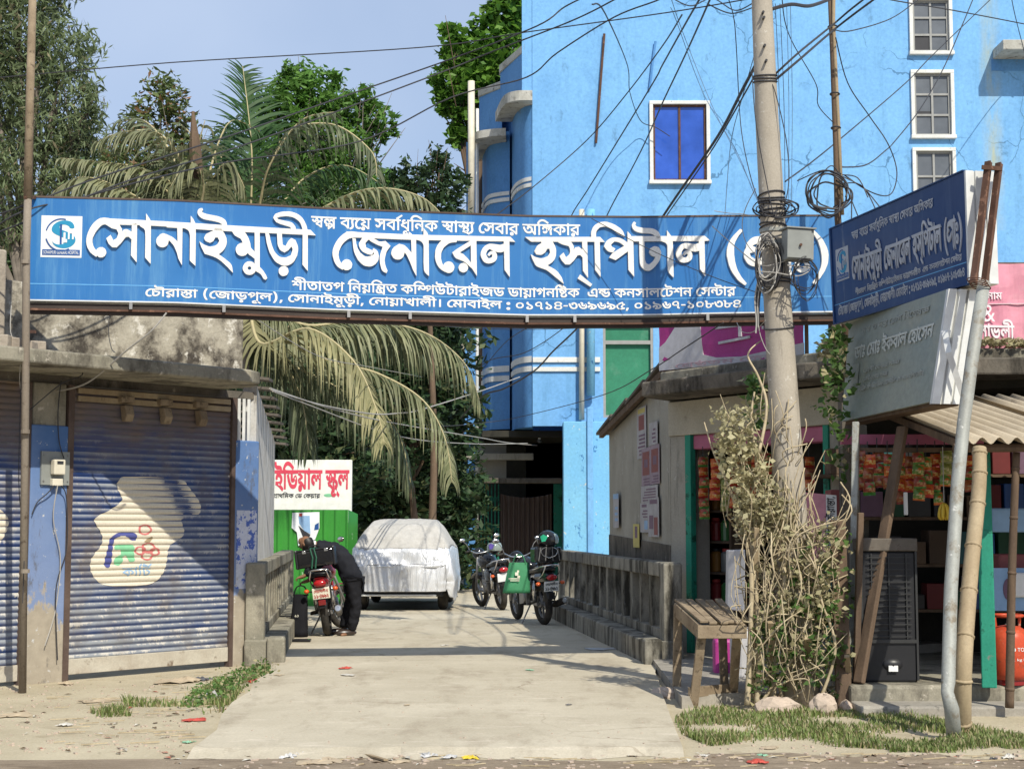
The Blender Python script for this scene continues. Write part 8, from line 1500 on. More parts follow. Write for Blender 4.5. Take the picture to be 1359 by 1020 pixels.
for wr,s in((7,-1),(10,1)):
 w0=pts[wr];palm=w0+V(-.05,-.01*s,-.02);pts.append(palm);rad.append(.026);edg.append((wr,len(pts)-1));pi_=len(pts)-1
 for k in range(4):
  a=palm+V(-.045,(k-1.5)*.020,-.006);b=a+V(-.022+.003*abs(k-1.5),0,-.024);c_=b+V(.012,0,-.020)
  n0=len(pts);pts+=[a,b,c_];rad+=[.0095,.009,.008];edg+=[(pi_,n0),(n0,n0+1),(n0+1,n0+2)]
 n0=len(pts);pts+=[palm+V(-.005,-.032*s*-1,-.008),palm+V(-.03,-.040*s*-1,-.018)];rad+=[.011,.009];edg+=[(pi_,n0),(n0,n0+1)]
skinned('body',pts,edg,rad,M['skin'],man)
qh=Matrix.Rotation(R(-205),3,'Y')@Matrix.Rotation(R(20),3,'Z')
def hp(x,y,z):return hd+qh@V(x,y,z)
m_=MB();m_.ball(hd,(.098,.076,.118),20,14,qh);m_.ball(hp(.045,0,-.065),(.055,.052,.055),14,10,qh);m_.ball(hp(.10,0,-.015),(.022,.013,.024),10,8,qh)
m_.ball(hp(.093,0,-.062),(.012,.026,.009),10,6,qh)
for s in(-1,1):m_.ball(hp(0,.078*s,-.01),(.018,.010,.032),10,8,qh)
m_.build('head',M['skin'],man,smooth=True)
for s in(-1,1):MB().ball(hp(.088,.030*s,.012),(.010,.013,.008),10,8,qh).build('eye',M['ink'],man,smooth=True)
m_=MB();n_,k_=20,10
for i in range(k_+1):
 for j in range(n_):
  ph=2*math.pi*j/n_;fr=math.cos(ph);th=R((10+100*i/k_)*(.62 if fr>.4 else .85 if fr>-.1 else 1.12));rr_=1+.03*math.sin(j*7+i*3)
  m_.v.append(tuple(hp(math.sin(th)*math.cos(ph)*.108*rr_-.006,math.sin(th)*math.sin(ph)*.086*rr_,math.cos(th)*.130*rr_)))
for i in range(k_):
 for j in range(n_):a=i*n_+j;b=i*n_+(j+1)%n_;m_.f.append((a,b,b+n_,a+n_))
m_.f.append(tuple(range(n_)));m_.build('hair',M['hair'],man,smooth=True)
tlb=H+V(.07,0,.06);tl1=H+V(.03,0,-.12)
jp=[H+V(-.01,0,.03),wst+V(0,0,.02),at(446,733,MY),cst+V(-.01,0,.02),nk+V(.01,0,.0),sR,eR,wR+V(.02,0,.01),sL,eL,wL+V(.02,0,.01),H+V(-.02,0,-.10),H+V(.10,0,.02)]
je=[(0,1),(1,2),(2,3),(3,4),(3,5),(5,6),(6,7),(3,8),(8,9),(9,10),(0,11),(0,12)]
jr=[(.165,.175),(.14,.16),(.14,.17),(.13,.15),.07,.078,.060,.045,.078,.060,.045,(.135,.16),.045]
def creased(o,st_,ns):
 tx_=bpy.data.textures.new('folds','CLOUDS');tx_.noise_scale=ns;tx_.noise_depth=3;d_=o.modifiers.new('folds','DISPLACE');d_.texture=tx_;d_.strength=st_;d_.texture_coords='LOCAL'
creased(skinned('suit_jacket',jp,je,jr,M['suit'],man,3),.075,.09)
tp_=[H+V(0,0,.02),hR,kR,aR_+V(0,0,.02),hL,kL,aL_+V(0,0,.02)]
creased(skinned('trousers',tp_,[(0,1),(1,2),(2,3),(0,4),(4,5),(5,6)],[.135,.112,.082,.080,.112,.082,.080],M['trouser'],man,3),.05,.08)
MB().tube([nk+V(-.035,-.05,-.05),nk+V(-.03,-.055,.06)],.02,8).build('shirt_collar',M['white'],man,smooth=True)
for a_,s in((aR_,0),(aL_,1)):
 gp_=V(a_.x,a_.y,Z0);m_=MB()
 m_.ball(gp_+V(-.07,-.03,.040),(.155,.058,.048),16,10,Matrix.Rotation(R(20),3,'Z'));m_.ball(gp_+V(.01,0,.06),(.05,.045,.05),12,8);m_.build('shoe',M['shoe'],man,smooth=True)
CY0=28.2;cxm=at(534,700,CY0+.3).x;car=thing('covered_car',V(cxm,CY0+2.1,Z0),'parked car under a wrinkled silver cover with a grey cloth top','car')
st_=[(0.00,.80,.80,.34,.78,.70,.80),(.05,.93,.86,.22,.98,.74,1.04),(.22,.95,.86,.20,1.08,.70,1.30),(.45,.95,.86,.20,1.12,.64,1.50),(.9,.95,.86,.20,1.14,.58,1.60),(2.0,.93,.86,.25,1.12,.58,1.62),(2.9,.93,.89,.25,1.06,.62,1.52),(3.5,.92,.87,.27,.98,.66,1.12),(4.2,.88,.80,.35,.85,.60,.90)]
m_=MB();rc=random.Random(3);NP=40;rows=[]
YS=[]
for i in range(len(st_)-1):
 k_=6
 for k in range(k_):YS.append([a+(b-a)*k/k_ for a,b in zip(st_[i],st_[i+1])])
YS.append(list(st_[-1]))
def prof(s):
 y,wb,wt,zb,zt,wr,zr=s;half=[(wb,zb),(wb+.015,(zb*.7+zt*.3)),(wb,(zb+zt)/2),(wt,zt),((wt+wr)/2,(zt*.45+zr*.55)),(wr,zr-.03),(wr*.85,zr),(wr*.4,zr+.012),(0,zr+.015)]
 c=curve([V(a,b,0)for a,b in half],4);return[(-p.x,p.y)for p in c]+[(p.x,p.y)for p in c[-2::-1]]
PR=[prof(s)for s in YS];NPp=len(PR[0])
for i,s in enumerate(YS):
 for j,(x,z)in enumerate(PR[i]):
  d=.012*math.sin(j*2.1+s[0]*5)+.010*math.sin(j*.9-s[0]*11);e=max(0,.5-z)*.08*math.sin(j*1.7+i)
  m_.v.append((cxm+x*(1+d*.6+e),CY0+s[0]+d*.8+.02*math.sin(z*9+x*6),Z0+z+(0.01*math.sin(j*3+i*1.3)if z>.35 else .035*math.sin(j*1.9+i*.8))))
for i in range(len(YS)-1):
 for j in range(NPp-1):a=i*NPp+j;m_.f.append((a,a+NPp,a+NPp+1,a+1))
cap0=len(m_.v);nn_=NPp//2
m_.f=m_.f
for j in range(nn_):
 pass
nr=8
for j in range(nn_+1):
 xa,za=PR[0][j]
 for k in range(nr+1):
  t_=k/nr;x=xa+(-xa-xa)*t_;m_.v.append((cxm+x,CY0+.0-.05*math.sin(math.pi*t_)**.5+.018*math.sin(x*23+za*7)*(1 if 0<k<nr else 0),Z0+za))
for j in range(nn_):
 for k in range(nr):a=cap0+j*(nr+1)+k;m_.f.append((a,a+1,a+nr+2,a+nr+1))
faces=m_.f
top=MB();top.v=m_.v;bot=MB();bot.v=m_.v
def fz(f):return sum(m_.v[i][2]for i in f)/len(f),sum(m_.v[i][1]for i in f)/len(f)
lim=Z0+1.10
top.f=[f for f in faces if fz(f)[0]>lim];bot.f=[f for f in faces if fz(f)[0]<=lim]
def clean(mb):
 used=sorted({i for f in mb.f for i in f});mp={k:n for n,k in enumerate(used)};o=MB();o.v=[mb.v[i]for i in used];o.f=[tuple(mp[i]for i in f)for f in mb.f];return o
for nm_,b_,mt_ in(('cover_skirt',clean(bot),M['cover']),('cover_top',clean(top),M['cover_top'])):
 o=b_.build(nm_,mt_,car,smooth=True);sb=o.modifiers.new('sub','SUBSURF');sb.levels=sb.render_levels=1
 tx=bpy.data.textures.new('w','CLOUDS');tx.noise_scale=.30;dsp=o.modifiers.new('d','DISPLACE');dsp.texture=tx;dsp.strength=.06 if nm_=='cover_skirt' else .03;dsp.texture_coords='LOCAL'
 sd=o.modifiers.new('so','SOLIDIFY');sd.thickness=.006
for s in(-1,1):
 for y_ in(.62,3.3):
  o=MB().torus(V(cxm+.72*s,CY0+y_,Z0+.30),.215,.095,V(1,0,0),28,10).build('wheel',M['rubber'],car,smooth=True)
  MB().lathe(V(cxm+.70*s,CY0+y_,Z0+.30),[(.17,-.06),(.17,.06)],18,V(1,0,0)).build('hub',M['steel'],o)
MB().box((cxm,CY0+.16,Z0+.30),(1.5,.14,.10)).build('bumper',M['black'],car,bev=.03)
MB().box((cxm-.05,CY0+.06,Z0+.275),(1.35,.05,.035)).build('bumper_strip',M['alu'],car,bev=.01)
MB().box((cxm,CY0+2.1,Z0+.42),(1.5,3.9,.3)).build('underbody',M['black'],car)
gy=30.0;GX0,GX1=at(340,700,gy).x,at(462,700,gy).x;gz1=at(400,676,gy).z
gate=thing('sheet_gate',V((GX0+GX1)/2,gy,0),'bright green corrugated sheet gate behind the bending man','gate')
m_=MB();n_=96
def gprof(i):return .03*(1 if(i%12)in(0,1,11)else(.5 if(i%12)in(2,10)else 0))
for i in range(n_+1):
 x_=GX0+(GX1-GX0)*i/n_;
 for z_ in(0,gz1):m_.v.append((x_,gy-gprof(i),z_))
for i in range(n_):m_.f.append((2*i,2*i+2,2*i+3,2*i+1))
o=m_.build('sheet',M['gategreen'],gate);o.modifiers.new('s','SOLIDIFY').thickness=.008
x1=at(470,700,gy+.4).x;MB().hexa([V(GX1,gy,0),V(x1+.06,gy+.45,0),V(x1+.06,gy+.48,0),V(GX1,gy+.03,0)],[V(GX1,gy,gz1),V(x1+.06,gy+.45,gz1-.08),V(x1+.06,gy+.48,gz1-.08),V(GX1,gy+.03,gz1)]).build('return_sheet',M['gategreen'],gate)
pz=at(398,680,gy).z;ps=thing('gate_poster',at(404,715,gy-.04),'torn pale blue poster pasted on the green sheet gate','poster')
pp_=lambda x,y,d=.0:at(x,y,gy-.038-d)
def ppoly(name,pts,mat,d):
 m2=MB();m2.add([pp_(x,y,d)for x,y in pts]+[pp_(x,y,d-.003)for x,y in pts],[tuple(range(len(pts))),tuple(range(len(pts),2*len(pts)))[::-1]]+[(i,(i+1)%len(pts),(i+1)%len(pts)+len(pts),i+len(pts))for i in range(len(pts))]);m2.build(name,mat,ps)
ppoly('paper',[(388,680),(424,679),(424,700),(418,716),(408,718),(396,724),(394,706),(387,700)],M['plate_w'],0)
ppoly('print_block',[(396,684),(411,684),(412,708),(404,704),(397,694)],M['skyp'],.004)
ppoly('print_block',[(396,697),(404,704),(412,709),(410,714),(402,712)],M['ink'],.006)
ppoly('print_block',[(418,696),(423,693),(423,702),(417,703)],M['navy'],.006)
ppoly('print_block',[(397,681),(401,681),(401,685),(397,685)],M['inkred'],.006)
sy_=30.8;s0,s1=at(345,700,sy_),at(467,610,sy_)
sgn=thing('school_sign',V((s0.x+s1.x)/2,sy_,1.6),'white school sign with big red Bengali lettering above the green gate','sign')
MB().box(((s0.x+s1.x)/2,sy_+.06,(s1.z+1.6)/2),(s1.x-s0.x,.12,s1.z-1.6)).build('panel',M['schoolwhite'],sgn,bev=.01)
for x_ in(s0.x+.2,s1.x-.1):MB().bar(V(x_,sy_+.17,0),V(x_,sy_+.17,s1.z-.05),.08).build('post',M['rust'],sgn)
fS=lambda x,y:V(at(x,640,sy_).x,sy_,at(680,y,sy_).z)
m_=MB();put_line(m_,'school',fS,365,463,648,624,V(0,-1,0),.006,14);m_.build('headline',M['schoolred'],sgn)
m_=MB();put_line(m_,'school2',fS,362,425,660,655,V(0,-1,0),.006,8);m_.build('text_line',M['ink'],sgn)
m_=MB();m_.ball(fS(436,657),(.09,.004,.035));m_.build('teal_mark',M['inkgreen'],sgn)
def leaves_mesh(name,C,size,aspect,mat,parent,up=.3,droop=0.0,fold=0.0,label=None,tips=None):
 """C: N x 3 leaf positions; every leaf a small diamond of its own"""
 n=len(C);rng=RNG
 d=rng.normal(size=(n,3));d[:,2]=d[:,2]*.6-droop;d/=np.linalg.norm(d,axis=1)[:,None]
 nr=rng.normal(size=(n,3));nr[:,2]+=up*3;sd=np.cross(d,nr);sd/=np.linalg.norm(sd,axis=1)[:,None]+1e-9
 s=size*rng.uniform(.6,1.35,size=(n,1));off=np.array(origin(parent))if parent else np.zeros(3);C=C-off
 a=C-d*s*.5;b=C+sd*s*aspect*.5-d*s*.08;c=C+d*s*.5;e=C-sd*s*aspect*.5-d*s*.08
 if fold:
  nn=np.cross(d,sd);b=b+nn*s*fold;e=e+nn*s*fold
 vs=np.stack([a,b,c,e],1).reshape(-1,3);me=bpy.data.meshes.new(name)
 me.vertices.add(len(vs));me.vertices.foreach_set('co',vs.ravel())
 me.loops.add(4*n);me.loops.foreach_set('vertex_index',np.arange(4*n));me.polygons.add(n)
 me.polygons.foreach_set('loop_start',np.arange(0,4*n,4));me.polygons.foreach_set('loop_total',np.full(n,4));me.update();me.validate()
 o=bpy.data.objects.new(name,me);COL.objects.link(o);me.materials.append(mat)
 if parent:o.parent=parent
 if label:o['label']=label
 return o
def clumps(cl,dens,hollow=.35):
 """cl: (centre, radii) lists -> leaf positions gathered in twigs inside the clumps"""
 out=[]
 for c,r in cl:
  r=np.array(r,float)*1.12;vol=r[0]*r[1]*r[2];nt=max(6,int(dens*vol**.72))
  u=RNG.normal(size=(nt,3));u/=np.linalg.norm(u,axis=1)[:,None];rad=RNG.uniform(hollow**3,1,size=(nt,1))**(1/3)*RNG.uniform(.8,1.12,size=(nt,1))
  tw=np.array(c)+u*rad*r;k=9;tt=np.repeat(tw,k,0)+RNG.normal(size=(nt*k,3))*(r.mean()*.085+.03);out.append(tt)
 return np.concatenate(out)
def tree(name,base,label,cl,size,aspect,mat,trunk_r,dens=60,droop=0,group=None,bark=None,cat='tree',limbs=True,hollow=.35,fold=.1):
 t=thing(name,base,label,cat,group);b=Vector(base)
 cc=[Vector(c)for c,r in cl];mid=sum(cc,V(0,0,0))/len(cc)
 top=max(c.z for c in cc);low=min(c.z for c in cc)
 m_=MB();fork=V(b.x*.75+mid.x*.25,b.y*.75+mid.y*.25,b.z+(low-b.z)*.75)
 m_.tube(curve([b-V(0,0,.1),b.lerp(fork,.5)+V(.1,0,0),fork,V(mid.x,mid.y,(top+low)/2)],5),[trunk_r*(1-.7*i/15)for i in range(16)],9)
 if limbs:
  for c in cc:
   m_.tube(curve([fork,fork.lerp(c,.55)+V(0,0,.12*(c-fork).length),c],4),[trunk_r*.42*(1-.8*i/8)for i in range(9)],6)
   for k in range(3):
    q=c+V(*RNG.normal(size=3))*.35;m_.tube([c.lerp(fork,.3),q],[trunk_r*.12,trunk_r*.03],5)
 m_.build('trunk',bark or M['oldwood'],t,smooth=True)
 leaves_mesh('crown',clumps(cl,dens,hollow),size,aspect,mat,t,droop=droop,fold=fold);return t
def PX(x,y,Y,rpx,ry=None,rz=None):
 c=at(x,y,Y);k=Y/FPX;return(tuple(c),(rpx*k,(ry or rpx)*k,(rz or rpx)*k))
M['leaf_euc']=leafmat('eucalyptus leaf',(.12,.17,.07),(.27,.33,.17),.35,(.28,.24,.15),.06)
M['leaf_olive']=leafmat('olive leaf',(.08,.13,.035),(.20,.25,.09),.3,(.25,.14,.07),.14)
M['leaf_mid']=leafmat('mid green leaf',(.05,.11,.03),(.14,.21,.07),.3)
M['leaf_bright']=leafmat('bright leaf',(.08,.20,.03),(.20,.38,.08),.4)
M['leaf_broad']=leafmat('broad leaf',(.07,.19,.02),(.20,.38,.05),.4)
M['leaf_dark']=leafmat('dark leaf',(.022,.055,.022),(.07,.12,.045),.2)
M['leaf_dark2']=leafmat('glossy dark leaf',(.02,.05,.02),(.06,.11,.04),.2,(.10,.12,.05),.1)
M['frond']=leafmat('palm leaflet',(.12,.14,.06),(.33,.33,.18),.25)
M['frond_g']=leafmat('green palm leaflet',(.022,.07,.016),(.06,.13,.035),.25)
M['frond_y']=leafmat('yellowing palm leaflet',(.20,.20,.09),(.46,.42,.22),.3)
M['frond_s']=leafmat('grey green palm leaflet',(.07,.10,.045),(.21,.23,.13),.3)
M['rachis']=plain('palm rib',(.42,.36,.20),.6)
M['bark']=surf('grey bark',(.20,.17,.14),(.13,.11,.09),4,bump=.5,bs=20,rough=.9)
e=42.0
tree('eucalyptus_tree',V(at(30,600,e).x,e,0),'tall drooping eucalyptus at the far left behind the wire pole',[PX(25,40,e,62),PX(85,75,e,48),PX(10,130,e+1,60),PX(75,150,e,60),PX(110,190,e+1,44),PX(30,220,e,55),PX(-50,100,e,70),PX(95,245,e,38),PX(60,-20,e,45),PX(20,-60,e,60),PX(-40,-10,e,60),PX(10,300,e,30),PX(-70,230,e,60),PX(125,130,e,22)],
.30,.18,M['leaf_euc'],.28,135,droop=.9,bark=M['bark'],hollow=.3,fold=.02)
e=36.0
tree('olive_leaf_tree',V(at(200,600,e).x,e,0),'thin olive leaved tree between the eucalyptus and the palms',[PX(215,130,e,30),PX(190,165,e,32),PX(240,150,e,24),PX(175,210,e,34),PX(225,205,e,36),PX(205,245,e,36),PX(160,250,e,26),PX(255,190,e,20),PX(205,300,e,40)],
.20,.32,M['leaf_olive'],.14,150,bark=M['bark'])
e=40.0
tree('bright_leaf_tree',V(at(430,640,e).x,e,0),'bright green tree rising behind the upright palm frond',[PX(400,100,e,22),PX(385,140,e,36),PX(425,130,e,34),PX(350,150,e,26),PX(465,150,e,22),PX(475,180,e,24),PX(440,108,e,13),PX(375,112,e,13),PX(420,190,e,46),PX(365,205,e,36),PX(500,155,e,22),PX(512,175,e,14),PX(465,215,e,36),PX(420,260,e,50),PX(485,130,e,16),PX(500,250,e,30)],
.22,.36,M['leaf_bright'],.18,210,bark=M['bark'])
e=34.0
tree('dark_leaf_tree',V(at(570,640,e).x,e,0),'dark glossy leaved tree just above the banner left of the building',[PX(575,225,e,24),PX(540,240,e,24),PX(600,250,e,26),PX(560,265,e,30),PX(520,262,e,22),PX(595,285,e,30),PX(585,210,e,10)],
.19,.42,M['leaf_dark'],.10,190)
e=46.0
tree('broad_leaf_tree',V(at(640,640,e).x,e,0),'broad leaved tree standing behind the left edge of the blue building',[PX(670,20,e,26),PX(655,45,e,26),PX(600,52,e,20),PX(610,75,e,22),PX(640,85,e,30),PX(600,110,e,26),PX(635,125,e,32),PX(598,140,e,18),PX(612,165,e,20),PX(660,110,e,30),PX(680,60,e,26),PX(610,185,e,12),PX(685,150,e,30),PX(690,-10,e,30),PX(592,80,e,10),PX(588,120,e,9)],
.27,.6,M['leaf_broad'],.22,150,hollow=.5)
dk=[('mango_tree',33.5,[PX(420,560,33,60),PX(385,520,33,45),PX(470,600,33,55),PX(400,600,32.8,40),PX(450,520,33.5,60),PX(385,470,34,50)],'dark mango tree directly above the white school sign',380),
('mango_tree',35.0,[PX(540,470,35,60),PX(590,450,35,50),PX(560,530,35,60),PX(520,590,35,60),PX(600,560,35.5,50),PX(500,450,35,40)],'dark mango tree between the palms and the blue corner column',545),
('lane_shrub',36.0,[PX(590,640,36,50),PX(560,680,36,50),PX(600,720,36,50),PX(520,650,36,50),PX(490,660,36,45),PX(560,600,36.5,45)],'tall dark shrub behind the covered car',570),
('lane_shrub',38.0,[PX(540,760,38,45),PX(600,770,38,40),PX(480,700,38,60),PX(500,750,38,50),PX(610,660,38,40)],'low dark shrub at the end of the lane',540)]
for nm_,Y,cl,lb,bx_ in dk:
 tree(nm_,V(at(bx_,700,Y).x,Y,0),lb,cl,.24,.42,M['leaf_dark2'],.12,95,cat='tree' if 'tree' in nm_ else 'shrub',hollow=.55)
e=39.0
tree('mid_green_tree',V(at(240,640,e).x,e,0),'low mid green tree filling in behind both palms just above the banner',[PX(130,235,e,26),PX(165,225,e,30),PX(205,225,e,30),PX(250,225,e,30),PX(290,235,e,32),PX(300,190,e,20),PX(330,250,e,32),PX(110,265,e,26),PX(180,275,e,36),PX(260,275,e,36),PX(350,290,e,36),PX(430,260,e,30),PX(480,275,e,30)],
.20,.36,M['leaf_mid'],.12,150,bark=M['bark'])
e=60.0
tree('far_tree',V(at(100,600,e).x,e,0),'far hazy tree low behind the eucalyptus',[PX(60,330,e,60),PX(140,320,e,50),PX(0,350,e,60),PX(220,330,e,60),PX(300,340,e,60),PX(400,360,e,70),PX(500,370,e,60)],.5,.4,M['leaf_dark'],.2,40)
wd=[]
for x in range(300,720,45):
 for y in(560,640,720,790):wd.append(PX(x,y,47,45))
for x in range(340,640,40):wd.append(PX(x,490,48,45));wd.append(PX(x,430,49,40))
o=leaves_mesh('distant_thicket',clumps(wd,45,.2),.5,.5,M['leaf_dark2'],None);o['kind']='stuff';o['label']='dark thicket of leaves closing the view behind the lane';o['category']='thicket'
bk_=MB();bk_.box((at(480,600,51).x,51,2.6),(9.5,.3,5.2));bk_.solo('compound_wall',M['conc_dark'],'old dark compound wall behind the thicket','wall')
def frond(parent,pts,width,n,mat,droop=1.0,tipdroop=1.0,lift=0.0,seed=0,w_=.035,gap=0.0,two=True):
 P=curve(pts,14);L=[0]
 for i in range(1,len(P)):L.append(L[-1]+(P[i]-P[i-1]).length)
 rg=random.Random(seed);tot=L[-1];fm=MB()
 off=origin(parent)
 for k in range(n):
  s=.06+.94*(k+rg.uniform(-.3,.3))/n;s=min(.995,max(.03,s));d=s*tot
  i=max(j for j in range(len(L))if L[j]<=d);i=min(i,len(P)-2);f_=(d-L[i])/max(1e-6,L[i+1]-L[i])
  p=P[i].lerp(P[i+1],f_);t=(P[i+1]-P[i]).normalized()
  side=t.cross(V(0,0,1));side=side.normalized()if side.length>.15 else V(1,0,0);upv=side.cross(t)
  wl=width*(math.sin(math.pi*min(1,.18+.80*s))**.6+.1)*rg.uniform(.8,1.1)
  for sg in((-1,1)if two else(1,)):
   if rg.random()<gap:continue
   tw_=V(rg.uniform(-.22,.22),rg.uniform(-.22,.22),rg.uniform(-.15,.15));ww0=w_*rg.uniform(.55,1.25)
   d0=(side*sg+t*.75+upv*lift+tw_).normalized();dd=d0*1.0;q=p.copy();wv=t*w_*.5
   ns=4;prev=None
   for a in range(ns+1):
    ww=ww0*(1,.95,.8,.5,.06)[a];tv=t.lerp(dd,.1).normalized()*(ww*.5);tv=(t-dd*t.dot(dd));tv=tv.normalized()*ww*.5 if tv.length>.05 else side*ww*.5
    row=(q-tv,q+tv)
    if prev:
     b=len(fm.v);fm.v+=[tuple(prev[0]),tuple(prev[1]),tuple(row[1]),tuple(row[0])];fm.f.append((b,b+1,b+2,b+3))
    prev=row;dd=(dd+V(0,0,-1)*droop*(.28+.25*a)*rg.uniform(.7,1.2)).normalized();q=q+dd*(wl/ns)
 o=fm.build('frond',mat,parent);
 return o
def rib(parent,pts,r=.03):
 c=curve(pts,8);return MB().tube(c,[r*(1-.85*i/len(c))for i in range(len(c))],6).build('rib',M['rachis'],parent,smooth=True)
def palm(base,crown,label,fr):
 t=thing('coconut_palm',base,label,'palm tree','coconut palms behind the banner sign')
 MB().tube(curve([base-V(0,0,.1),base.lerp(crown,.5)+V(.15,0,0),crown],6),[.17,.16,.15,.14,.13,.13,.12,.12,.12,.12,.12,.11,.10],12).build('trunk',M['bark'],t,smooth=True)
 for k,a in enumerate(fr):
  pts=[crown]+[at(x,y,Y)for x,y,Y in a[0]];o=frond(t,pts,a[1],a[2],M[a[3]],*a[4:]);rib(o,pts)
 return t
cA=at(330,385,25.0);palm(V(cA.x-.2,25.0,0),cA,'coconut palm with the tall upright frond above the banner and yellow fronds below',[([(332,300,25),(334,200,25),(322,88,25.2)],.85,95,'frond_g',.2,1,.25,1,.045,.04),
([(350,260,25),(378,180,25),(440,165,24.8),(492,200,24.6),(500,235,24.5)],1.0,80,'frond_s',1.1,1,0,2,.034,.05),([(345,270,24.6),(360,215,24.3),(400,160,24.2),(450,148,24)],.8,50,'frond_s',1.0,1,0,3,.045,.2),
([(360,300,25),(400,240,25.5),(460,220,25.5),(530,262,25.5)],.8,60,'frond_g',.9,1,0,4,.04),([(350,330,24.8),(440,270,24.6),(500,250,24.4),(560,262,24.3),(600,300,24.2)],.75,60,'frond',.9,1,0,5,.05),
([(345,455,24.2),(410,436,23.8),(470,480,23.5),(500,545,23.3),(510,590,23.2)],1.05,95,'frond_y',1.0,1,0,6,.045,.06),([(400,430,24.8),(480,425,25),(560,440,25.2),(615,480,25.3),(636,530,25.3)],1.15,95,'frond',1.4,1,0,7,.038,.06),
([(420,470,24.6),(500,495,24.4),(560,530,24.2),(590,580,24.1),(600,640,24.0)],1.05,90,'frond',1.2,1,0,8,.038,.06),([(370,470,25),(440,510,25),(520,560,24.8),(545,640,24.7)],1.1,80,'frond_s',2,1,0,9,.045),
([(360,440,25.3),(430,410,25.6),(510,420,25.8),(560,470,26)],1.2,80,'frond_s',2,1,0,10,.045),([(340,460,25),(370,470,24.8),(400,530,24.6),(410,600,24.5)],1.0,60,'frond_s',1.6,1,0,12,.045),
([(300,340,25.2),(290,260,25.4),(300,180,25.6),(330,140,25.8)],.8,50,'frond_g',.4,1,.1,11,.04)])
cB=at(262,360,24.0);palm(V(cB.x,24.0,0),cB,'grey green coconut palm with a folded brown spear, left of the upright frond',[([(262,260,24),(258,190,24),(240,165,24)],.75,40,'frond_s',.6,1,.2,21,.045,.1),
([(250,240,23.8),(215,180,23.6),(165,175,23.4),(125,190,23.3)],.85,60,'frond',.8,1,.1,22,.045,.1),([(240,260,23.8),(190,225,23.6),(130,215,23.4),(80,210,23.2)],.75,65,'frond',.9,1,.1,23,.045,.05),
([(230,300,23.6),(170,255,23.4),(110,235,23.2),(70,255,23.1)],.8,60,'frond',1.0,1,0,24,.05,.05),([(258,250,23.9),(262,200,23.8),(272,160,23.7)],.6,26,'frond',1.3,1,0,25,.06,.3),
([(275,280,24),(285,235,24),(305,215,24),(325,250,24)],.8,46,'frond',1.4,1,0,26,.05,.1),([(250,280,24.2),(235,240,24.4),(200,250,24.6),(170,290,24.6)],.9,60,'frond_s',1.2,1,0,27,.05),
([(265,290,23.7),(270,240,23.5),(250,215,23.4),(225,250,23.3)],.8,50,'frond',1.3,1,0,28,.05,.1),([(250,270,24.3),(225,200,24.5),(190,160,24.6),(150,165,24.7)],.8,55,'frond_s',.7,1,.1,29,.04,.1),
([(255,290,23.9),(200,240,24),(140,230,24),(100,262,24)],.8,55,'frond_s',.9,1,0,30,.04,.1),([(272,260,24.2),(290,190,24.4),(310,160,24.5),(345,175,24.6)],.7,45,'frond_g',.8,1,.1,31,.036,.1)])
m_=MB();a_=at(262,240,23.6);b_=at(256,148,23.6);
m_.tube([a_,a_.lerp(b_,.5),b_],[.10,.09,.02],7);m_.solo('dead_spathe',M['oldwood'],'brown folded dead spathe standing in the left palm','palm spathe')
rv=random.Random(9);vine=thing('dry_vine',V(2.35,14.0,0),'tangle of dry creeper climbing the foot of the concrete pole','creeper')
st=MB();stem_pts=[]
def G(x,y,Y):return at(x,y,Y)
main=[[(992,935),(996,860),(1000,760),(992,680),(975,600),(960,560)],[(1002,935),(1010,850),(1000,740),(1005,640),(1000,560),(1002,520)],[(1024,935),(1030,850),(1040,760),(1028,690),(1015,620),(985,560)],
[(1040,930),(1020,860),(1034,780),(1060,740),(1050,700)],[(1075,935),(1060,880),(1085,820),(1100,760),(1070,700),(1040,690)],[(1090,930),(1110,860),(1090,790),(1080,730),(1060,690)],[(1010,935),(1045,880),(1075,840),(1065,760)],[(985,690),(965,640),(950,600),(935,560)],[(1005,600),(1020,540),(1006,500),(995,470),(1012,450)],[(1108,935),(1125,850),(1110,800)]]
for k,p in enumerate(main):
 Y0=13.55+.06*(k%5);pts=[G(x+rv.uniform(-3,3),y,Y0+.08*i*(1 if y<700 else 0))for i,(x,y)in enumerate(p)];c=curve(pts,6);st.tube(c,[(.026 if k<3 else .016)*(1-.7*i/len(c))for i in range(len(c))],6);stem_pts+=c
for k in range(230):
 x0,y0=rv.uniform(988,1108),rv.uniform(700,932);L_=rv.uniform(25,120);an=rv.choice([rv.uniform(70,110),rv.uniform(75,105),rv.uniform(0,180)]);Y=13.45+rv.uniform(0,.5)
 dx,dy=L_*math.cos(R(an)),-L_*math.sin(R(an));x1_,y1_=min(1125,max(975,x0+dx)),y0+dy
 if y1_<560:continue
 mx_,my_=(x0+x1_)/2+rv.uniform(-22,22),(y0+y1_)/2+rv.uniform(-18,18)
 c=curve([G(x0,min(y0,935),Y),G(mx_,my_,Y-rv.uniform(0,.15)),G(x1_,y1_,Y+rv.uniform(-.1,.1))],4);st.tube(c,rv.uniform(.003,.0075),4,cap=False);stem_pts+=c[::3]
for k in range(40):
 x0,y0=rv.uniform(960,1060),rv.uniform(560,700);c=curve([G(x0,y0,13.8),G(x0+rv.uniform(-15,15),y0-rv.uniform(10,40),13.7),G(x0+rv.uniform(-30,30),y0-rv.uniform(30,70),13.75)],4);st.tube(c,rv.uniform(.003,.007),4,cap=False);stem_pts+=c[::3]
M['drystem']=surf('dry creeper stem',(.50,.42,.28),(.34,.27,.17),9,bump=.3,bs=40,rough=.85);
st.build('stems',M['drystem'],vine,smooth=True)['kind']='stuff'
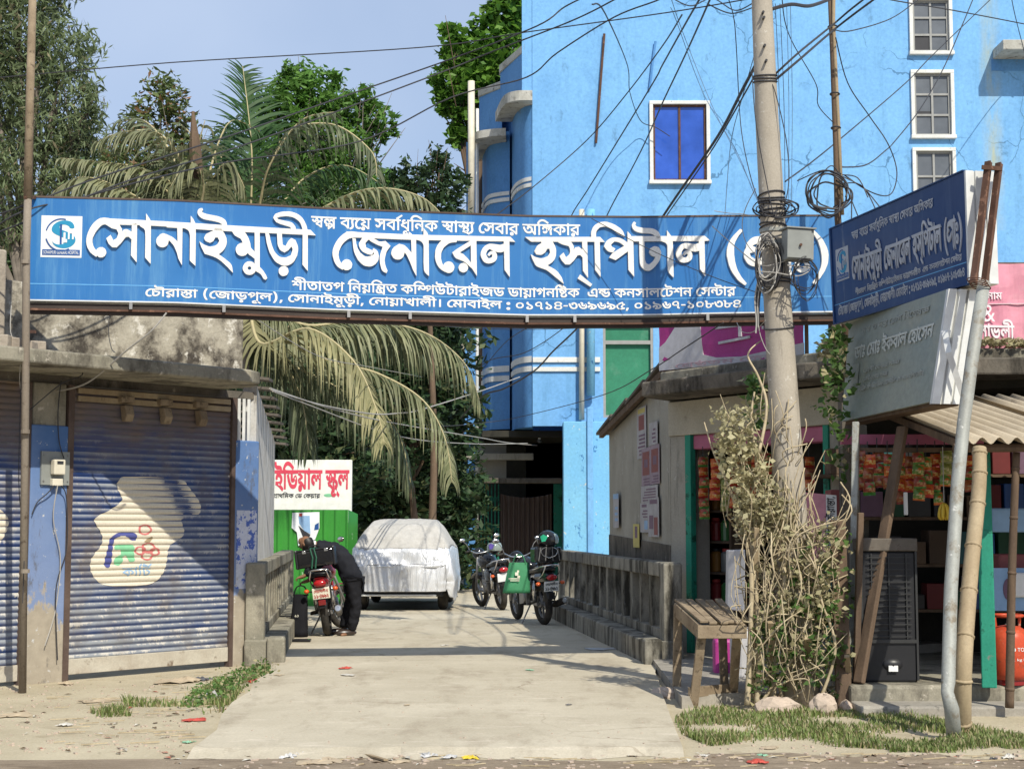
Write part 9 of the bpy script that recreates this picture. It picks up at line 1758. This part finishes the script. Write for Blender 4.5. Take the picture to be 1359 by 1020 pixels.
M['dryleaf']=leafmat('dusty dry leaf',(.38,.35,.19),(.62,.56,.34),.3);M['vineleaf']=leafmat('green creeper leaf',(.06,.14,.03),(.16,.27,.07),.35,(.4,.36,.2),.2)
def vleaf(zone,n,size,mat,name,Y0=13.5,Y1=14.0):
 C=[]
 for x0,x1_,y0,y1_,wgt in zone:
  for _ in range(int(n*wgt)):
   cx_,cy_=rv.uniform(x0,x1_),rv.uniform(y0,y1_);Y=rv.uniform(Y0,Y1)
   for k in range(6):C.append(tuple(G(cx_+rv.gauss(0,6),cy_+rv.gauss(0,6),Y+rv.gauss(0,.05))))
 leaves_mesh(name,np.array(C),size,.75,mat,vine,fold=.15)
vleaf([(955,1000,545,600,.18),(960,1010,590,650,.12),(985,1050,660,720,.2),(975,1030,620,700,.2),(1030,1110,690,800,.25),(1000,1110,740,900,.25)],450,.056,M['dryleaf'],'dry_leaves')
vleaf([(1000,1125,800,930,.55),(1060,1130,700,900,.25),(1000,1060,760,900,.2)],170,.062,M['vineleaf'],'green_leaves',13.45,13.9)
vleaf([(1092,1125,470,560,.3),(1095,1125,560,640,.12),(1100,1120,430,480,.2),(995,1010,500,560,.3)],90,.08,M['leafshade']if 'leafshade' in M else M['vineleaf'],'climber_leaves',14.3,14.7)
for x,y0,y1_,r_,lb in((1025,935,825,.028,'split bamboo stake leaning at the left among the vines'),(1068,928,845,.030,'short wooden stake near the pink stones'),(1130,935,870,.022,'thin stake at the right end of the vines'),(1000,935,700,.020,'long thin cane standing left of the concrete pole')):
 MB().bar(g(x,y0),G(x+rv.uniform(-6,6),y1_,13.5),r_*2,r_*1.4).solo('wooden_stake',M['bamboo'],lb,'stake')
for(x0,x1_,y,h,lb)in((1002,1068,946,.10,'long flat pinkish stone under the vines'),(1076,1116,948,.13,'pinkish block stone right of the long one'),(1118,1136,945,.07,'small pinkish stone at the end of the row'),(862,906,926,.07,'pale broken slab at the corner of the drive')):
 a_,b_=g(x0,y),g(x1_,y);m_=MB();m_.ball(((a_.x+b_.x)/2,a_.y+.1,h*.25),((b_.x-a_.x)/2,.14,h),12,8)
 m_.v=[(x+rv.uniform(-.012,.012),y_+rv.uniform(-.015,.015),z+rv.uniform(-.012,.012))for x,y_,z in m_.v]
 m_.solo('stone',M['stone']if 'stone' in M else M.setdefault('stone',surf('pinkish stone',(.50,.40,.32),(.42,.34,.27),5,c3=(.25,.2,.16),s3=9,bump=.5,bs=20,rough=.9)),lb,'stone','stones along the foot of the vines')
def grass(name,zones,n,h,mat,label,seed):
 r=np.random.default_rng(seed);C=[]
 for poly,wgt in zones:
  P=[g(x,y)for x,y in poly];xs=[p.x for p in P];ys=[p.y for p in P];k=0;target=int(n*wgt);pp=[(p.x,p.y)for p in P]
  while k<target:
   q=(r.uniform(min(xs),max(xs)),r.uniform(min(ys),max(ys)));ins=False
   for i in range(len(pp)):
    (a,b),(c,d)=pp[i-1],pp[i]
    if(b>q[1])!=(d>q[1])and q[0]<(c-a)*(q[1]-b)/(d-b)+a:ins=not ins
   k+=1 if ins else .02
   v=math.sin(q[0]*5.1+q[1]*2.3)+math.sin(q[0]*2.7-q[1]*6.1)+r.uniform(-1.2,1.2)
   if ins and v>-.1:C.append(q)
 C=np.array(C);m=len(C);hh=h*r.uniform(.4,1.3,m)*(.7+.5*np.sin(C[:,0]*3.3)**2);an=r.uniform(0,2*math.pi,m);ln=r.uniform(.15,.8,m)*hh
 w_=.006;bx_,by_=C[:,0],C[:,1];sx,sy=np.cos(an+1.57)*w_,np.sin(an+1.57)*w_
 A=np.stack([bx_-sx,by_-sy,np.zeros(m)],1);B=np.stack([bx_+sx,by_+sy,np.zeros(m)],1)
 D=np.stack([bx_+np.cos(an)*ln*.4+sx*.8,by_+np.sin(an)*ln*.4+sy*.8,hh*.6],1);E=np.stack([bx_+np.cos(an)*ln*.4-sx*.8,by_+np.sin(an)*ln*.4-sy*.8,hh*.6],1)
 T=np.stack([bx_+np.cos(an)*ln,by_+np.sin(an)*ln,hh],1)
 vs=np.stack([A,B,D,E,T],1).reshape(-1,3);fs=[]
 for i in range(m):b=5*i;fs+=[(b,b+1,b+2,b+3),(b+3,b+2,b+4)]
 me=bpy.data.meshes.new(name);me.from_pydata(vs.tolist(),[],fs);o=bpy.data.objects.new(name,me);COL.objects.link(o);me.materials.append(mat);return tag(o,label,'grass',None,'stuff')
M['grass']=leafmat('short dusty grass',(.13,.20,.045),(.28,.33,.11),.3,(.36,.31,.17),.25)
grass('grass',[([(892,950),(960,938),(1130,945),(1260,960),(1380,980),(1380,1002),(1200,996),(1010,985),(940,990),(905,975)],.8),([(1130,930),(1220,945),(1200,965),(1120,950)],.1),([(1180,985),(1380,985),(1380,1000),(1180,998)],.1)],24000,.05,M['grass'],'short green roadside grass in front of the vines and poles',3)
grass('weeds',[([(225,935),(250,922),(300,895),(355,882),(362,893),(330,905),(300,945),(270,948)],.75),([(160,930),(240,928),(260,938),(170,938)],.15),([(120,945),(165,942),(175,950),(130,952)],.1)],5200,.06,M['grass'],'low weeds between the shutter and the drive',4)
C=[]
for _ in range(900):
 t_=rv.random();x,y=255+100*t_+rv.gauss(0,9),938-50*t_+rv.gauss(0,6);p=g(x,y);C.append((p.x,p.y,rv.uniform(.01,.10)))
o=leaves_mesh('weed_leaves',np.array(C),.045,.6,M['vineleaf'],None);tag(o,'small leafy weeds mixed with litter beside the drive','weeds',None,'stuff')
C=[]
for _ in range(700):
 x=rv.uniform(1285,1420);p=V(at(x,495,15.85).x,rv.uniform(15.6,16.15),zs0+.33+rv.uniform(0,.06));C.append(tuple(p))
for _ in range(260):x=rv.uniform(1085,1130);p=V(at(x,495,15.5).x,rv.uniform(15.2,15.6),zs0+.19+rv.uniform(0,.15));C.append(tuple(p))
o=leaves_mesh('roof_creeper',np.array(C),.075,.6,M['dryleaf'],None);tag(o,'pale creeper leaves lying along the concrete eave','creeper',None,'stuff')
def wire(pts,r,label,mat='cable',group='overhead cables',n=7):
 P=[]
 for p in pts:P.append(at(*p))
 c=curve(P,n);m_=MB();m_.tube(c,r*.64,6)
 return m_.solo('overhead_cable',M[mat],label,'cable',group)
w_=wire
w_([(-60,108,20),(0,103,20),(230,83,19.5),(560,63,19),(690,44,18.5),(885,17,17.5),(1010,-4,16.5)],.011,'highest long thin cable crossing the whole sky to the pole')
w_([(-60,305,15.2),(45,268,15),(130,236,15.5),(303,181,17),(462,126,18),(600,78,18),(712,35,17),(750,9,17),(790,-10,16.5)],.013,'upper of the three cables rising from the left over the palms')
w_([(-60,330,15.2),(45,290,15),(170,240,15.5),(337,188,17),(573,101,18),(650,70,18),(756,29,17),(815,0,16.5),(850,-20,16)],.013,'middle of the three cables rising from the left over the palms')
w_([(-60,345,15.2),(20,285,14.8),(110,262,15.2),(190,240,15.8),(303,215,17),(476,188,18),(600,129,18),(698,103,18),(740,70,17.5),(815,23,17),(874,0,16.5),(900,-15,16)],.013,'lowest of the three cables rising from the left over the palms')
w_([(786,6,18),(803,18,20),(833,88,30),(836,123,35),(850,160,36.6),(870,169,36.7),(889,181,36.7)],.016,'looping cable dropping to the cobalt window')
w_([(905,20,20),(880,60,24),(833,123,28),(780,185,30),(709,247,30),(659,285,30)],.018,'upper diagonal cable across the blue wall')
w_([(945,-20,16),(928,0,17),(880,85,22),(862,118,24),(783,247,30),(759,285,31),(741,330,31)],.018,'middle diagonal cable across the blue wall')
w_([(948,-20,16),(942,0,17),(909,74,21),(880,135,24),(858,185,27),(839,223,29),(806,285,31),(790,330,31)],.018,'lower diagonal cable across the blue wall')
w_([(1002,88,13.9),(985,120,14.6),(962,165,16),(940,200,17.2),(905,250,18.6),(880,287,19.6),(840,350,21),(771,430,24),(734,466,26),(709,492,27.5),(670,515,29),(641,525,30),(611,555,32)],.024,'thick black cable running from the pole down to the blue building')
w_([(1004,96,13.9),(975,148,15),(941,205,17),(882,290,19.4)],.012,'thin cable twisted along the thick black one')
w_([(1022,105,13.9),(1060,70,13.95),(1103,35,15.2),(1130,12,15),(1165,-15,14.8)],.016,'upper of the twin cables rising right from the pole')
w_([(1022,112,13.9),(1060,80,13.95),(1104,42,15.2),(1140,14,15),(1180,-15,14.8)],.018,'lower of the twin cables rising right from the pole')
w_([(1025,12,13.9),(1050,6,14),(1075,8,14.4),(1104,-2,15.2)],.026,'thick bundle joining the pole top to the bamboo mast')
w_([(1109,50,15.3),(1125,110,16),(1153,153,17),(1178,190,17),(1190,225,17),(1186,252,16.5),(1174,260,16),(1150,252,15.8),(1120,232,15.4)],.010,'big hanging loop of cable right of the bamboo mast')
w_([(1042,241,14),(1100,197,16),(1200,112,20),(1237,74,21),(1314,0,23),(1340,-25,24)],.012,'straight thin cable rising right across the blue wall')
w_([(1113,222,15.4),(1149,219,17),(1175,200,18),(1188,187,19),(1221,145,20),(1251,93,21),(1276,36,22),(1295,-10,23)],.012,'crooked cable passing in front of the barred windows')
w_([(1160,-8,18),(1182,0,19),(1265,14,21),(1359,32,22),(1420,45,22)],.014,'cable crossing the top right corner over the uppermost barred window')
w_([(1340,-15,30),(1347,20,33),(1358,63,36),(1366,90,36.5)],.016,'cable dropping to the rusty sunshade')
w_([(1108,40,15.4),(1130,41,16),(1182,25,18),(1218,0,19),(1240,-20,20)],.010,'short slack cable right of the bamboo mast head')
w_([(962,-15,14.5),(973,20,15),(977,59,15.5),(983,165,16),(995,230,15),(1009,273,14)],.008,'thin wire hanging just left of the pole')
w_([(890,10,16),(898,29,16.5),(933,123,17),(977,200,16),(1000,255,15),(1009,270,14)],.006,'thin bluish wire slanting down to the pole, upper one','cable_blue')
w_([(885,-20,16),(905,40,17),(945,140,17),(985,220,16),(1010,278,14)],.006,'thin bluish wire slanting down to the pole, lower one','cable_blue')
w_([(1038,0,14.5),(1042,30,14.8),(1053,59,15),(1083,112,15.2),(1086,140,15.3),(1106,163,15.4)],.008,'curved wire between the pole and the bamboo mast')
for k,(x0,x1_)in enumerate(((1029,1036),(1035,1042),(1044,1046),(1049,1050))):
 w_([(x0,5,14.2),((x0+x1_)/2+2,140,14.3),(x1_,285,14.2)],.0045,['first','second','third','fourth'][k]+' thin vertical wire counted rightward beside the pole','cable_blue' if k>1 else 'cable')
w_([(998,95,13.85),(1003,160,13.7),(1015,230,13.7),(1030,290,13.7),(1046,250,13.7),(1044,190,13.75),(1028,120,13.8),(1018,105,13.85)],.007,'loose wire hanging down the face of the pole')
w_([(880,-10,15),(915,8,15),(945,-2,15),(975,14,14.5),(1000,4,14)],.009,'slack cable joining the pole head from the left')
w_([(940,6,15),(970,18,15),(1000,10,14.1)],.010,'short tangled cable at the pole head')
w_([(1005,60,13.9),(985,130,14.6),(970,190,15.4),(962,286,15.5)],.006,'bluish wire dropping from the pole behind the banner edge','cable_blue')
w_([(945,300,14.8),(985,335,14.4),(1010,352,13.8),(1030,350,13.7),(1050,343,13.65)],.007,'grey wire sweeping into the junction box from the left','cable_grey','wires at the junction box')
w_([(948,280,15),(968,283,14.8),(985,284,14.5),(1000,287,14.3)],.006,'short level grey wire in front of the banner bracket','cable_grey','wires at the junction box')
w_([(1003,250,13.9),(990,275,14.2),(985,300,14.3),(992,325,14.1),(1015,350,13.8)],.006,'bent grey wire around the white bracket on the banner','cable_grey','wires at the junction box')
w_([(785,290,15.4),(860,330,15.2),(940,365,14.6),(1010,390,14)],.006,'thin dark wire crossing the banner lettering on the right','cable','wires at the junction box')
w_([(1045,352,13.6),(1075,356,13.6),(1060,366,13.6),(1030,362,13.65),(1005,360,13.7)],.008,'grey wire looping under the junction box','cable_grey','wires at the junction box')
def tangle(name,cx,cy,Y,rx,ry,n,r,label,seed,mat='cable',parts=2,spread=.12,turns=1.0):
 rg=random.Random(seed);t=thing(name,at(cx,cy,Y),label,'cable bundle');
 for q in range(parts):
  m_=MB()
  for k in range(n//parts):
   a0=rg.uniform(0,360);sx,sy=rg.uniform(.6,1.1),rg.uniform(.6,1.15);ox,oy=rg.uniform(-.2,.2)*rx,rg.uniform(-.2,.2)*ry;al=rg.uniform(200,380)*turns
   pts=[at(cx+ox+rx*sx*math.cos(R(a0+al*i/10))+rg.uniform(-.06,.06)*rx,cy+oy+ry*sy*math.sin(R(a0+al*i/10))+rg.uniform(-.06,.06)*ry,Y+rg.uniform(-spread,spread))for i in range(11)]
   m_.tube(curve(pts,4),r*rg.uniform(.7,1.2),5,cap=False)
  m_.build('cable_loops',M[mat]if q%2==0 else M['cable_grey' if mat=='cable' and parts>2 else mat],t)
 return t
tangle('cable_coil',1102,258,15.2,27,26,9,.008,'round coil of black cable hung on the bamboo mast',1,spread=.05)
tg=thing('hanging_cables',at(1145,262,15.3),'loose cable ends trailing right from the coil on the bamboo mast','cable bundle')
rg=random.Random(12)
for k in range(7):
 e_=[(1152,262),(1163,280),(1140,290),(1090,232),(1058,240),(1130,300),(1168,275)][k]
 m_=MB();m_.tube(curve([at(1118,232+k*2,15.3),at((1118+e_[0])/2+rg.uniform(-4,12),(232+e_[1])/2-rg.uniform(4,14),15.25),at(e_[0],e_[1],15.2)],6),.006,5);m_.build('cable_end',M['cable'],tg)
tangle('cable_knot',1020,350,13.72,17,34,22,.0055,'dense knot of black and grey wires tied round the pole beside the junction box',3,parts=4,spread=.08)
tangle('cable_knot',1068,370,13.6,20,24,9,.004,'loose thin wires dangling under the junction box',4,spread=.06)
tangle('cable_knot',1030,276,13.78,26,12,9,.006,'wires wound round the pole at the top edge of the banner',5,spread=.12)
m_=MB();hk=random.Random(8)
tl=thing('insulator_string',at(1004,420,13.85),'wire bundle and clamp hanging down the left side of the pole','cable bundle')
for k in range(4):MB().tube(curve([at(1008+k*2,365,13.8),at(1002+k*2,395,13.8),at(1004+k,425,13.8),at(1003+k*1.5,442-4*k,13.8)],5),.008,5).build('strand',M['cable' if k%2 else 'cable_grey'],tl)
MB().tube(curve([at(1004,405,13.8),at(1008,440,13.8),at(1016,462,13.8),at(1022,470,13.8)],5),.004,5).build('strand',M['cable_grey'],tl)
w_([(340,423,17),(422,472,20),(492,487,23),(560,500,26)],.008,'dark wire running from the shop wall past the yellow frond','cable_grey','wires strung across the lane')
w_([(358,515,18),(426,538,20),(483,553,22),(527,562,25),(585,572,29),(640,581,33),(672,587,35),(713,591,38)],.016,'pale wire ending at the bulb in the porch','cable_grey','wires strung across the lane')
w_([(360,517,18),(426,537,20),(494,549,22),(530,548,24),(560,543,26),(640,518,32),(690,500,34)],.016,'pale wire rising right to the bay of the blue building','cable_grey','wires strung across the lane')
w_([(362,519,18),(417,540,20),(495,569,24),(560,584,28),(640,589,33),(700,588,36)],.014,'pale wire lowest of those crossing the lane','cable_grey','wires strung across the lane')
w_([(550,562,27),(590,565,29),(640,561,30),(690,553,29),(800,524,22),(865,490,18.2),(905,464,16.4),(960,428,15.6)],.010,'thin dark wire running right across the green window to the banner beam','cable','wires strung across the lane')
w_([(620,500,31),(650,478,30),(690,470,28),(720,455,26),(755,430,23)],.012,'black wire curving up in front of the white bands','cable','wires strung across the lane')
w_([(640,490,30),(670,455,27),(700,435,24),(724,428,22)],.010,'short crooked black wire on the curved bay','cable','wires strung across the lane')
w_([(590,433,24),(640,436,26),(700,437,24),(770,435,20),(830,428,17)],.008,'nearly level thin wire close under the banner beam','cable','wires strung across the lane')
w_([(75,519,15.9),(117,507,15.6),(168,465,15.2),(200,440,15),(221,415,15)],.014,'thick pale cable slanting from the meter up to the banner','cable_grey','wires on the left shop')
w_([(38,545,15.3),(80,510,15.4),(110,495,15.6),(80,470,15.4)],.008,'dark cable between the left post and the eave','cable','wires on the left shop')
w_([(15,405,15),(14,440,14.9),(22,460,14.9),(8,470,14.9)],.007,'pale wire loop hanging left of the left post','cable_grey','wires on the left shop')
w_([(40,440,14.8),(30,460,14.8),(26,500,14.9),(28,520,15)],.007,'pale wire curling down beside the left post','cable_grey','wires on the left shop')
w_([(146,410,15.6),(144,440,15.6),(148,462,15.6),(153,468,15.6)],.007,'short hanging wire hook under the left part of the banner','cable_grey','wires on the left shop')
w_([(28,500,14.9),(25,640,14.9),(32,720,14.8),(30,800,14.7)],.007,'dark wire hanging down beside the left post','cable','wires on the left shop')
w_([(1016,425,13.7),(1000,440,14),(985,440,14.3),(978,428,14.6)],.005,'thin wire swinging left of the pole below the banner','cable_grey','wires at the junction box')
rl=random.Random(21);M['plastic']=plain('milky plastic',(.46,.45,.44),.4,0,.4,.3);M['redplastic']=plain('red plastic',(.42,.07,.05),.5,0,.3,.4);M['dustywhite']=plain('dusty paper',(.50,.47,.42),.7,0,.3,.3);M['greenplastic']=plain('green plastic',(.25,.45,.30),.4);M['card']=plain('old cardboard',(.40,.32,.22),.8);M['greycloth']=plain('grey rag',(.09,.09,.10),.9);M['yellowp']=plain('yellow wrapper',(.60,.45,.04),.4)
def litter(x,y,wpx,mat,label,name='litter_scrap',cat='litter',flat=.25,depth=None):
 p=g(x,y);s=wpx/FPX*p.y*.5;m_=MB();n_=7;d_=depth or s*1.2;pt={}
 for i in range(n_+1):
  for j in range(n_+1):
   u,v=i/n_*2-1,j/n_*2-1;k=1-.5*rl.random()**2;sh_=.35*math.sin(3*u+x);m_.v.append((p.x+s*(u*k+sh_*v*.6),p.y+d_*(v*k*(1-.5*abs(u))+.3*math.sin(2.5*u+y)),Z_+.008+flat*s*.7*rl.random()**1.6*(1.15-.5*(u*u+v*v))))
 for i in range(n_):
  for j in range(n_):a=i*(n_+1)+j;m_.f.append((a,a+n_+1,a+n_+2,a+1))
 o=m_.solo(name,M[mat],label,cat,'litter scattered on the ground');sd=o.modifiers.new('s','SOLIDIFY');sd.thickness=.003;return o
Z_=.0
for x,y,w__,mt,lb,fl in((278,928,36,'plastic','crumpled clear plastic bag among the weeds',.9),(340,905,22,'redplastic','red plastic scrap at the edge of the drive',.5),(318,1000,58,'greycloth','long dark grey rag on the road edge',.3),(276,1001,20,'card','brown crumpled paper left of the grey rag',.7),(395,1002,30,'plastic','white plastic scrap right of the grey rag',.6),(424,1012,60,'card','flat pale card sheet lying on the road',.1),(382,1006,22,'plastic','milky plastic bag right of the grey rag',.7),
(568,1004,26,'plastic','white plastic bag near the middle of the road edge',.5),(596,1006,22,'plastic','white paper beside the yellow wrapper',.4),(624,1007,22,'yellowp','yellow wrapper on the road edge',.6),(658,1003,6,'dustywhite','tiny white cup near the middle of the road edge',1),(530,1012,30,'card','brown paper strip on the road',.2),(86,963,22,'dustywhite','white paper scrap on the dirt before the shutters',.4),(88,908,22,'card','dry leaf litter at the foot of the blue pier',.4),(250,985,16,'greenplastic','green plastic scrap on the dirt',.3),(258,956,34,'redplastic','faded orange wrapper on the dirt near the weeds',.2),(236,905,60,'card','long dry leaf under the shutter gap',.3),
(268,902,26,'greycloth','dark rag under the right end of the shutter',.5),(128,930,50,'card','dry twig litter on the dirt',.1),(20,950,50,'card','brown leaves at the far left of the dirt',.15),(1149,972,16,'dustywhite','white paper on the grass',.5),(1168,990,18,'dustywhite','white scrap at the grass edge',.4),(1338,1006,18,'dustywhite','white paper at the lower right of the road',.8),(1318,1008,10,'greycloth','dark pebble like scrap beside the white paper',.8),(1200,1004,18,'card','pale scrap on the road under the grass',.2),(1005,1013,30,'redplastic','dull red wrapper on the road',.3),(1012,1003,14,'greenplastic','small green wrapper on the road',.4),(975,1006,18,'card','brown card scrap on the road',.3),(1080,1010,34,'card','flat pale paper on the road',.1),(1022,992,26,'card','flat pale leaf at the puddle edge',.1),(935,1003,14,'dustywhite','white sliver near the drive corner',.3)):
 litter(x,y,w__,mt,lb,flat=fl)
Z_=.045
for x,y,w__,mt,lb,fl in((458,893,18,'redplastic','small red wrapper on the drive',.4),(703,895,12,'greenplastic','pale green scrap on the drive',.2),(462,902,20,'dustywhite','thin white sliver on the drive',.1),(590,861,12,'dustywhite','white scrap by the banner shadow',.2),(798,866,46,'plastic','flat clear plastic sheet in the banner shadow',.05),(540,943,8,'card','tiny brown scrap in the middle of the drive',.3),(755,943,8,'greycloth','tiny dark scrap on the drive',.3),(370,902,14,'card','brown sliver at the left of the drive',.2)):
 litter(x,y,w__,mt,lb,flat=fl)
m_=MB();rp_=random.Random(31)
def bits(n,x0,x1_,y0,y1_,s0,s1_,z=0):
 for _ in range(n):
  p=g(rp_.uniform(x0,x1_),rp_.uniform(y0,y1_));s=rp_.uniform(s0,s1_);m_.box((p.x,p.y,z+s*.25),(s*rp_.uniform(.6,1.8),s,s*.5),rz=rp_.uniform(0,3))
bits(420,-20,260,905,1000,.006,.022);bits(500,250,1380,1000,1030,.006,.028);bits(160,330,860,880,995,.004,.012,.045);bits(200,900,1380,960,1005,.006,.02)
mm_=m_.build('pebbles',M['stone']);mm_['kind']='stuff';tag(mm_,'scattered pebbles and crumbs on the dirt and road','pebbles')
for nm_c,cc_,sd_ in(('pale',(.46,.43,.37),41),('brown',(.17,.12,.08),42),('reddish',(.35,.12,.08),43)):
 m_=MB();rq=random.Random(sd_)
 for _ in range({41:70,42:150,43:16}[sd_]):
  zn=rq.random();x,y=(rq.uniform(-10,300),rq.uniform(905,1000))if zn<.35 else(rq.uniform(200,1370),rq.triangular(998,1022,1003))if zn<.85 else(rq.uniform(230,350),rq.uniform(892,945))
  p=g(x,y);a=rq.uniform(0,6.28);s=rq.uniform(.012,.05);h=rq.uniform(.004,.022);u_=V(math.cos(a),math.sin(a),0)*s;v_=V(-math.sin(a),math.cos(a),0)*s*rq.uniform(.2,.7)
  m_.add([p-u_+V(0,0,.006),p+v_+V(0,0,h),p+u_+V(0,0,.008),p-v_*.8+V(0,0,h*.7+.004)],[(0,1,2,3)])
 tag(m_.build('ground_litter',plain(nm_c+' litter flecks',cc_,.8,0,.2,.3,20)),nm_c+' flecks of paper and leaf scattered over the dirt','litter',None,'stuff')
m_=MB()
for _ in range(130):
 x,y=rp_.choice([(rp_.uniform(60,240),rp_.uniform(925,990)),(rp_.uniform(430,1330),rp_.uniform(1001,1018)),(rp_.uniform(200,340),rp_.uniform(895,950))]);p=g(x,y);a=rp_.uniform(-.5,.5);L=rp_.uniform(.05,.22);m_.bar(p+V(0,0,.008),p+V(L*math.cos(a),L*math.sin(a),.014),.007)
tag(m_.build('twigs',M['drystem']),'dry twigs and straw scattered on the dirt','twigs',None,'stuff')
MB().bar(g(470,998)+V(0,0,.01),g(512,1012)+V(0,0,.02),.03,.012).solo('wood_splinter',M['bamboo'],'pale splinter of wood on the road edge','stick')
bpy.context.view_layer.update()
